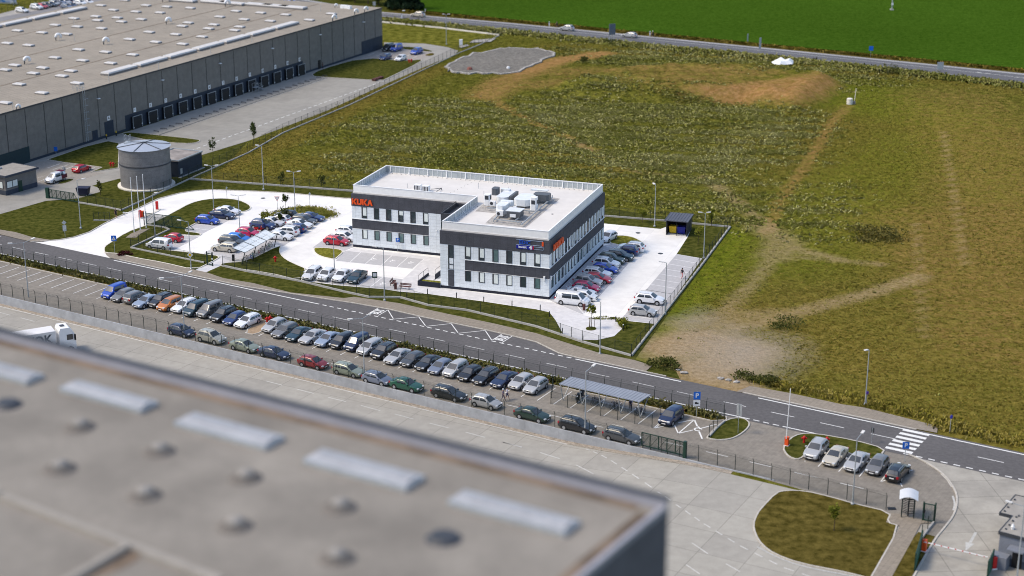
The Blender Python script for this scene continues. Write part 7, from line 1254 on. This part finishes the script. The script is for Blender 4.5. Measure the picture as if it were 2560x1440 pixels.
def tree(name, label, p, h, cr, trunk_h, m, n=260, leaf=.16, shape='ell', cat='tree', tr=.05, crz=None, group=None, seed=1, stakes=False):
    o = thing(name, label, cat, (*p, 0), 0, group); q = MB(); q.tube([(0, 0, 0), (.04, .02, trunk_h*.6), (0, 0, h*.8)], [tr, tr*.8, tr*.3], 7)
    r = random.Random(seed)
    for i in range(6): a = r.random()*6.28; z0 = trunk_h+(h-trunk_h)*.12*i; q.tube([(0, 0, z0), (cr*.6*math.cos(a), cr*.6*math.sin(a), z0+cr*.5)], [tr*.45, tr*.15], 5)
    q.build('trunk', M['bark'], o); crz = crz or (h-trunk_h)/2; q = MB(); leaves(q, (0, 0, h-crz), cr, cr, crz, n, leaf, shape, 0, seed); q.build('crown', M[m], o)
    if stakes: q = MB(); [q.bar((.5*math.cos(a), .5*math.sin(a), 0), (.4*math.cos(a), .4*math.sin(a), 1.6), .06) for a in (0, 2.1, 4.2)]; q.bar((.4, 0, 1.5), (-.2, .35, 1.5), .04); q.build('stakes', M['bark'], o)
    return o
GT = 'conifers beside the highway'
for i, (x, y, h, r) in enumerate(((1190, 70, 15, 3.6), (1245, 74, 14, 3.4), (1300, 76, 13, 3.0), (1160, 66, 12, 3))): tree('conifer', f"dark conifer beside the highway at the top edge, {['second', 'third', 'rightmost', 'leftmost'][i]} of the clump", g('B', x, y), h, r, .8, 'conifer', 1500, .5, 'cone', tr=.3, group=GT, seed=i+3)
for i, (x, y, h) in enumerate(((1040, 52, 7), (960, 40, 7), (860, 28, 8), (770, 14, 7))): tree('roadside_tree', f"leafy roadside tree left of the conifers, {['nearest to them', 'second from them', 'third from them', 'farthest from them'][i]}", g('B', x, y-10), h, 3.0, 1.2, 'leaf', 900, .42, tr=.2, group='roadside trees', seed=i+20)
for i, (r, x, y, h, cr, th, m, lb, st) in enumerate((('U', 1862, 930, 4.6, .8, 1.6, 'leaf', 'thin sapling on the verge beside the utility building', 0), ('A', 1903, 1078, 4.2, .7, 1.5, 'leaf', 'thin sapling between the dock yard and fence', 0), ('B', 105, 1052, 4.2, .6, 1.6, 'leaf', 'bare looking sapling at the dock yard edge', 0),
        ('T', 1560, 500, 4.4, .75, 2.6, 'leaf', 'young tree above the black hatchback in the left car park', 0), ('T', 1150, 740, 3.6, .9, 1.0, 'leaf_lt', 'young tree in front of the dark blue off roader', 0), ('T', 1550, 590, 3.0, .8, .9, 'leaf', 'young tree in the planted strip behind white hatchback', 0),
        ('F', 870, 250, 3.0, 1.0, .9, 'leaf_lt', 'bushy young tree on the grass behind the right car park', 0), ('F', 1436, 278, 3.2, .8, .9, 'leaf_lt', 'slim young tree behind the fence right of the bin shelter', 0), ('F', 1325, 430, 3.4, 1.0, 1.5, 'leaf_lt', 'yellow green young tree on the lawn below the bin shelter', 0), ('F', 452, 1118, 3.6, .75, 2.0, 'leaf_lt', 'staked sapling on the round plaza', 1),
        ('K', 577, 1090, 3.4, .75, 1.5, 'leaf_lt', 'small yellow green tree on the square lawn', 0), ('C', 952, 640, 3.4, .5, .6, 'shrub_d', 'slim dark tree on the lawn beside the skip', 0), ('B', 315, 1392, 2.6, .9, .5, 'shrub_d', 'bushy shrub behind the back fence, left one', 0), ('B', 612, 1408, 2.6, 1.0, .5, 'shrub_d', 'bushy shrub behind the back fence, right one', 0), ('T', 1450, 650, 2.2, .5, .6, 'leaf', 'small shrub in the planted strip by the white saloon', 0))):
    tree('young_tree', lb, g(r, x, y), h, cr, th, m, 230, .17, cat='young tree', tr=.05, seed=i+40, stakes=bool(st), group='young trees')
def bush(name, label, p, rx, rz, m, n=300, leaf=.14, seed=0, ry=None, z=0):
    q = MB(); leaves(q, (0, 0, rz*.6), rx, ry or rx, rz, n, leaf, 'ell', 0, seed); o = tag(q.build(name, M[m]), label, 'bush'); o.location = (*p, z); return o
M['thicket'] = leafmat('olive_thicket', (.10, .10, .018), (.26, .22, .06)); M['redleaf'] = leafmat('red_leaf', (.05, .005, .012), (.10, .01, .02)); 
bush('red_bush', 'dark red bush on the verge by the driveway mouth', g('C', 1190, 1208), 1.35, .5, 'redleaf', 520, .12, 1, .9)
bush('bush', 'yellow green bush on the right rim of the round plaza', g('F', 715, 1100), 1.3, .8, 'leaf_lt', 520, .14, 2); bush('hedge_row', 'low green hedge along the upper rim of the round plaza', g('F', 560, 1040), 2.4, .3, 'leaf_lt', 420, .1, 3, .5)
for i, (r, x, y, rx, rz, lb) in enumerate((('M', 1265, 715, 3.4, 1.6, 'dark green shrub on the near verge of the highway'), ('P', 1795, 240, 2.4, 1.3, 'dark shrub growing on the face of the soil mound'), ('P', 1960, 270, 2.6, 1.0, 'low dark shrub at the foot of the soil mound'), ('P', 1457, 153, 1.6, .8, 'low green shrub right of the gravel basin'), ('P', 1970, 815, 3.0, .9, 'green shrub patch above the gravel heap by the field'), ('I', 2120, 205, 2.6, .6, 'low green weeds at the pavement end by the dirt apron'), ('I', 2170, 225, 1.8, .5, 'dark weeds beside the dirt apron boulders'), ('J', 1280, 30, 2.4, .7, 'dark green weeds at the right side of the dirt apron'), ('J', 1480, 90, 2.2, .8, 'green shrub beside the right pavement start'), ('P', 1920, 60, .1, .1, None), ('L', 970, 428, 2.0, .7, 'dark shrub at the feet of the sign board'))):
    if lb: bush('shrub', lb, g(r, x, y), rx, rz, 'shrub_d', 620, .15, i+60)
bush('shrub', 'broad olive thicket in the meadow right of the bin shelter', g('P', 2185, 590), 6.0, .7, 'thicket', 1500, .22, 88, 6.5)
for i, (r, x, y, s_, lb) in enumerate((('I', 2310, 278, .5, 'pale boulder at the edge of the dirt apron'), ('I', 2255, 250, .35, 'small brown boulder beside the dirt apron'), ('J', 1020, 30, .45, 'pale flat rock on the dirt apron'), ('J', 1105, 48, .4, 'whitish rock on the right of the dirt apron'), ('J', 1190, 68, .4, 'brown rock below the dirt apron weeds'))):
    q = MB(); r_ = np.random.default_rng(i); n = 8; q.add([(s_*math.cos(t)*r_.uniform(.8, 1.2), s_*.8*math.sin(t)*r_.uniform(.8, 1.2), z) for z in (0, s_*.35) for t in np.arange(n)*6.283/n]+[(0, 0, s_*.6)], [(j, (j+1) % n, n+(j+1) % n, n+j) for j in range(n)]+[(n+j, n+(j+1) % n, 2*n) for j in range(n)]); o = tag(q.build('boulder', M['stone']), lb, 'rock', 'rocks on the dirt apron'); o.location = (*g(r, x, y), .02)
# ---- meadow tufts and weeds: stuff
def tufts(name, pts, h0, h1, w0, w1, m, nb=4, zoff=0, zz=None, seed=0):
    r = np.random.default_rng(seed); n = len(pts); pts = np.asarray(pts); N = n*nb
    base = np.repeat(pts, nb, 0)+r.normal(0, .16*(1+w0*3), (N, 2)); z = np.repeat(zz, nb)+zoff; a = r.random(N)*6.283; w = r.uniform(w0, w1, N); h = r.uniform(h0, h1, N); lean = r.normal(0, .45, (N, 2))*h[:, None]
    dx = np.c_[np.cos(a), np.sin(a)]*w[:, None]
    v = np.empty((N, 4, 3)); v[:, 0, :2] = base-dx*.5; v[:, 1, :2] = base+dx*.5; v[:, 2, :2] = base+lean+dx*.55; v[:, 3, :2] = base+lean-dx*.55; v[:, :2, 2] = z[:, None]; v[:, 2, 2] = z+h; v[:, 3, 2] = z+h*.9
    me = bpy.data.meshes.new(name); me.vertices.add(N*4); me.vertices.foreach_set('co', v.ravel()); me.loops.add(N*4); me.loops.foreach_set('vertex_index', np.arange(N*4)); me.polygons.add(N); me.polygons.foreach_set('loop_start', np.arange(N)*4); me.polygons.foreach_set('loop_total', np.full(N, 4))
    c = me.attributes.new('tint', 'FLOAT', 'FACE'); c.data.foreach_set('value', np.repeat(r.random(n), nb)*.6+r.random(N)*.4); me.update(); me.validate(); me.materials.append(m)
    o = bpy.data.objects.new(name, me); COL.objects.link(o); return tag(o, kind='stuff')
def tuftmat(name, cols, tr=.2):
    m, N, Lk, b, P, mix, rg, noise, out = mat(name, cols[0], .9, .1, .05, spec=0, bigvar=0); at = N.new('ShaderNodeAttribute'); at.attribute_name = 'tint'; n = noise(.06, 3, .6); ad = N.new('ShaderNodeMath'); ad.operation = 'MULTIPLY_ADD'; Lk.new(n.outputs[0], ad.inputs[0]); ad.inputs[1].default_value = 1.1; ad.inputs[2].default_value = -.55
    a2 = N.new('ShaderNodeMath'); a2.use_clamp = True; Lk.new(at.outputs['Fac'], a2.inputs[0]); Lk.new(ad.outputs[0], a2.inputs[1]); cr = N.new('ShaderNodeValToRGB'); Lk.new(a2.outputs[0], cr.inputs[0]); e = cr.color_ramp.elements; e[0].color = (*cols[0], 1); e[1].color = (*cols[-1], 1)
    for i, c in enumerate(cols[1:-1]): k = e.new((i+1)/(len(cols)-1)); k.color = (*c, 1)
    Lk.new(cr.outputs[0], b.inputs['Base Color']); nz = N.new('ShaderNodeCombineXYZ'); nz.inputs[2].default_value = 1; gn = N.new('ShaderNodeNewGeometry'); vm = N.new('ShaderNodeMix'); vm.data_type = 'VECTOR'; vm.inputs[0].default_value = .93; Lk.new(gn.outputs['Normal'], vm.inputs[4]); Lk.new(nz.outputs[0], vm.inputs[5]); Lk.new(vm.outputs[1], b.inputs['Normal']); return m
TM = tuftmat('meadow_tuft', [(.088, .105, .014), (.145, .155, .022), (.215, .205, .040), (.29, .25, .07)]); TW = tuftmat('weed_tuft', [(.11, .135, .022), (.21, .222, .045), (.34, .33, .11), (.52, .50, .25)]); TD = tuftmat('dry_weed_tuft', [(.10, .095, .014), (.17, .145, .024), (.25, .195, .040), (.30, .22, .065)])
fine = (SS > -330) & (SS < 176) & (NN > 5) & (NN < 318); fi = np.argwhere(fine); areas = None
mead = inpoly(P_([(500, 452), (620, 356), (960, 215), (1240, 95), (1285, 77), (1920, 139), (2600, 214), (3300, 302), (3300, 1290), (2350, 1068), (1870, 972), (1700, 925), (1600, 890), (1834, 566), (1515, 519), (900, 475)]))
gravin = inpoly(gb)
def sample(n, wt, seed):
    r = np.random.default_rng(seed); ii = fi[(mead & ~gravin)[fi[:, 0], fi[:, 1]]]; wv = wt[ii[:, 0], ii[:, 1]]; wv = wv/wv.sum(); k = ii[r.choice(len(ii), n, p=wv)]
    s = sa[k[:, 1]]+r.uniform(-1, 1, n); nn_ = na[k[:, 0]]+r.uniform(-.8, .8, n); return np.c_[RO0[0]+RE[0]*s+RN[0]*nn_, RO0[1]+RE[1]*s+RN[1]*nn_], Zg[k[:, 0], k[:, 1]]
p, z = sample(155000, (.45+.55*(1-dry))*(1-np.clip(soil*1.9+grav+sand*1.5, 0, .985))*(1-.6*lush), 1); tufts('meadow_grass', p, .03, .10, .08, .22, TM, 3, 0, z, 1)
p, z = sample(52000, np.clip(weed, 0, 1)**1.2+1e-4, 2); tufts('meadow_weeds', p, .10, .30, .12, .30, TW, 5, 0, z, 2)
p, z = sample(32000, np.clip(dry, 0, 1)*(1-np.clip(soil*1.9+grav+sand*1.5, 0, .985))+1e-4, 3); tufts('dry_meadow_grass', p, .03, .11, .08, .2, TD, 3, 0, z, 3)
r = np.random.default_rng(9)
def strip(n, a, b, w, seed):   # points along polylines
    r = np.random.default_rng(seed); P0 = []; seg = [math.dist(a[i], a[i+1]) for i in range(len(a)-1)]; tot = sum(seg)
    for i in range(len(a)-1): k = int(n*seg[i]/tot); t = r.random(k); P0.append(np.c_[a[i][0]+(a[i+1][0]-a[i][0])*t, a[i][1]+(a[i+1][1]-a[i][1])*t]+r.normal(0, w, (k, 2)))
    return np.concatenate(P0)
q = strip(1700, gl('J', [(1500, 75), (1800, 165), (2287, 280)])+gl('K', [(1300, 225), (1500, 320), (2066, 440)]), 0, 1.1, 4); q = np.array([p_ for p_ in q if sn(p_)[1] > (8.2 if sn(p_)[0] < 77 else 5.8)])
tufts('roadside_weeds', np.repeat(q, 2, 0)+r.normal(0, .35, (2*len(q), 2)), .15, .5, .06, .16, tuftmat('roadside_tuft', [(.11, .12, .015), (.21, .19, .03), (.34, .28, .06), (.42, .36, .12)]), 4, 0, np.zeros(2*len(q)), 4)
q = strip(5200, [pt(-95, -5.3), pt(53.5, -5.3)], 0, .42, 5); tufts('verge_weeds', q, .15, .5, .1, .25, tuftmat('verge_tuft', [(.06, .075, .018), (.14, .14, .04), (.27, .235, .11)]), 4, .1, np.zeros(len(q)), 5)
q = strip(3600, [((a[0]+b[0])/2, (a[1]+b[1])/2) for a, b in zip(farE[1:], farV)], 0, .5, 6); tufts('field_edge_grass', q, .3, .8, .1, .3, TD, 3, 0, np.zeros(len(q)), 6)
q = strip(6500, P_([(960, 50), (1280, 82), (1600, 115), (1920, 145), (2240, 179), (2560, 217)]), 0, 1.7, 7); tufts('highway_verge_grass', q, .25, .7, .15, .4, TW, 4, 0, np.zeros(len(q)), 7)
q = strip(700, gl('T', [(1300, 500), (1480, 430), (1760, 360), (2000, 345), (2250, 380), (2400, 470), (2300, 520)]), 0, .9, 8); tufts('island_plants', q, .1, .3, .1, .2, tuftmat('island_tuft', [(.10, .13, .02), (.30, .30, .06), (.40, .36, .10)]), 4, .1, np.zeros(len(q)), 8)
# ================================================================== LIGHT, SKY, CAMERA
w = bpy.data.worlds.new('World'); sc.world = w; w.use_nodes = True; nt = w.node_tree; bg = nt.nodes['Background']
sky = nt.nodes.new('ShaderNodeTexSky'); sky.sky_type = 'NISHITA'; sky.sun_disc = False; SE, SA = math.radians(52), math.radians(262)   # azimuth of the sun from +Y, clockwise
sky.sun_elevation = SE; sky.sun_rotation = SA; sky.air_density = 1.0; sky.dust_density = 2.0; sky.ozone_density = 1.0; nt.links.new(sky.outputs[0], bg.inputs[0]); bg.inputs[1].default_value = .15
sd = Vector((math.sin(SA)*math.cos(SE), math.cos(SA)*math.cos(SE), math.sin(SE)))
ld_ = bpy.data.lights.new('sun', 'SUN'); ld_.energy = 1.5; ld_.angle = math.radians(16); ld_.color = (1, .87, .66); so = bpy.data.objects.new('sun', ld_); COL.objects.link(so); so.rotation_euler = sd.to_track_quat('Z', 'Y').to_euler(); so.location = (0, 0, 200)
cd = bpy.data.cameras.new('camera'); cam = bpy.data.objects.new('camera', cd); COL.objects.link(cam); sc.camera = cam
cd.sensor_width = 36; cd.lens = FPX/2560*36; cd.clip_start = 1; cd.clip_end = 9000
Rm = np.array([_R[0], -_R[1], -_R[2]]).T; cam.matrix_world = Matrix(((*Rm[0], 0), (*Rm[1], 0), (*Rm[2], CH), (0, 0, 0, 1)))
cd.dof.use_dof = True; cd.dof.focus_distance = 250; cd.dof.aperture_fstop = cd.lens/1000/.48; cd.dof.aperture_blades = 0
sc.view_settings.view_transform = 'Standard'; sc.view_settings.look = 'None'; sc.view_settings.exposure = .64; sc.view_settings.gamma = 1
sc.render.engine = 'CYCLES'; sc.cycles.use_denoising = True; sc.cycles.pixel_filter_type = 'BLACKMAN_HARRIS'; sc.cycles.filter_width = 1.0; sc.cycles.max_bounces = 6; sc.cycles.transparent_max_bounces = 16; sc.render.film_transparent = False
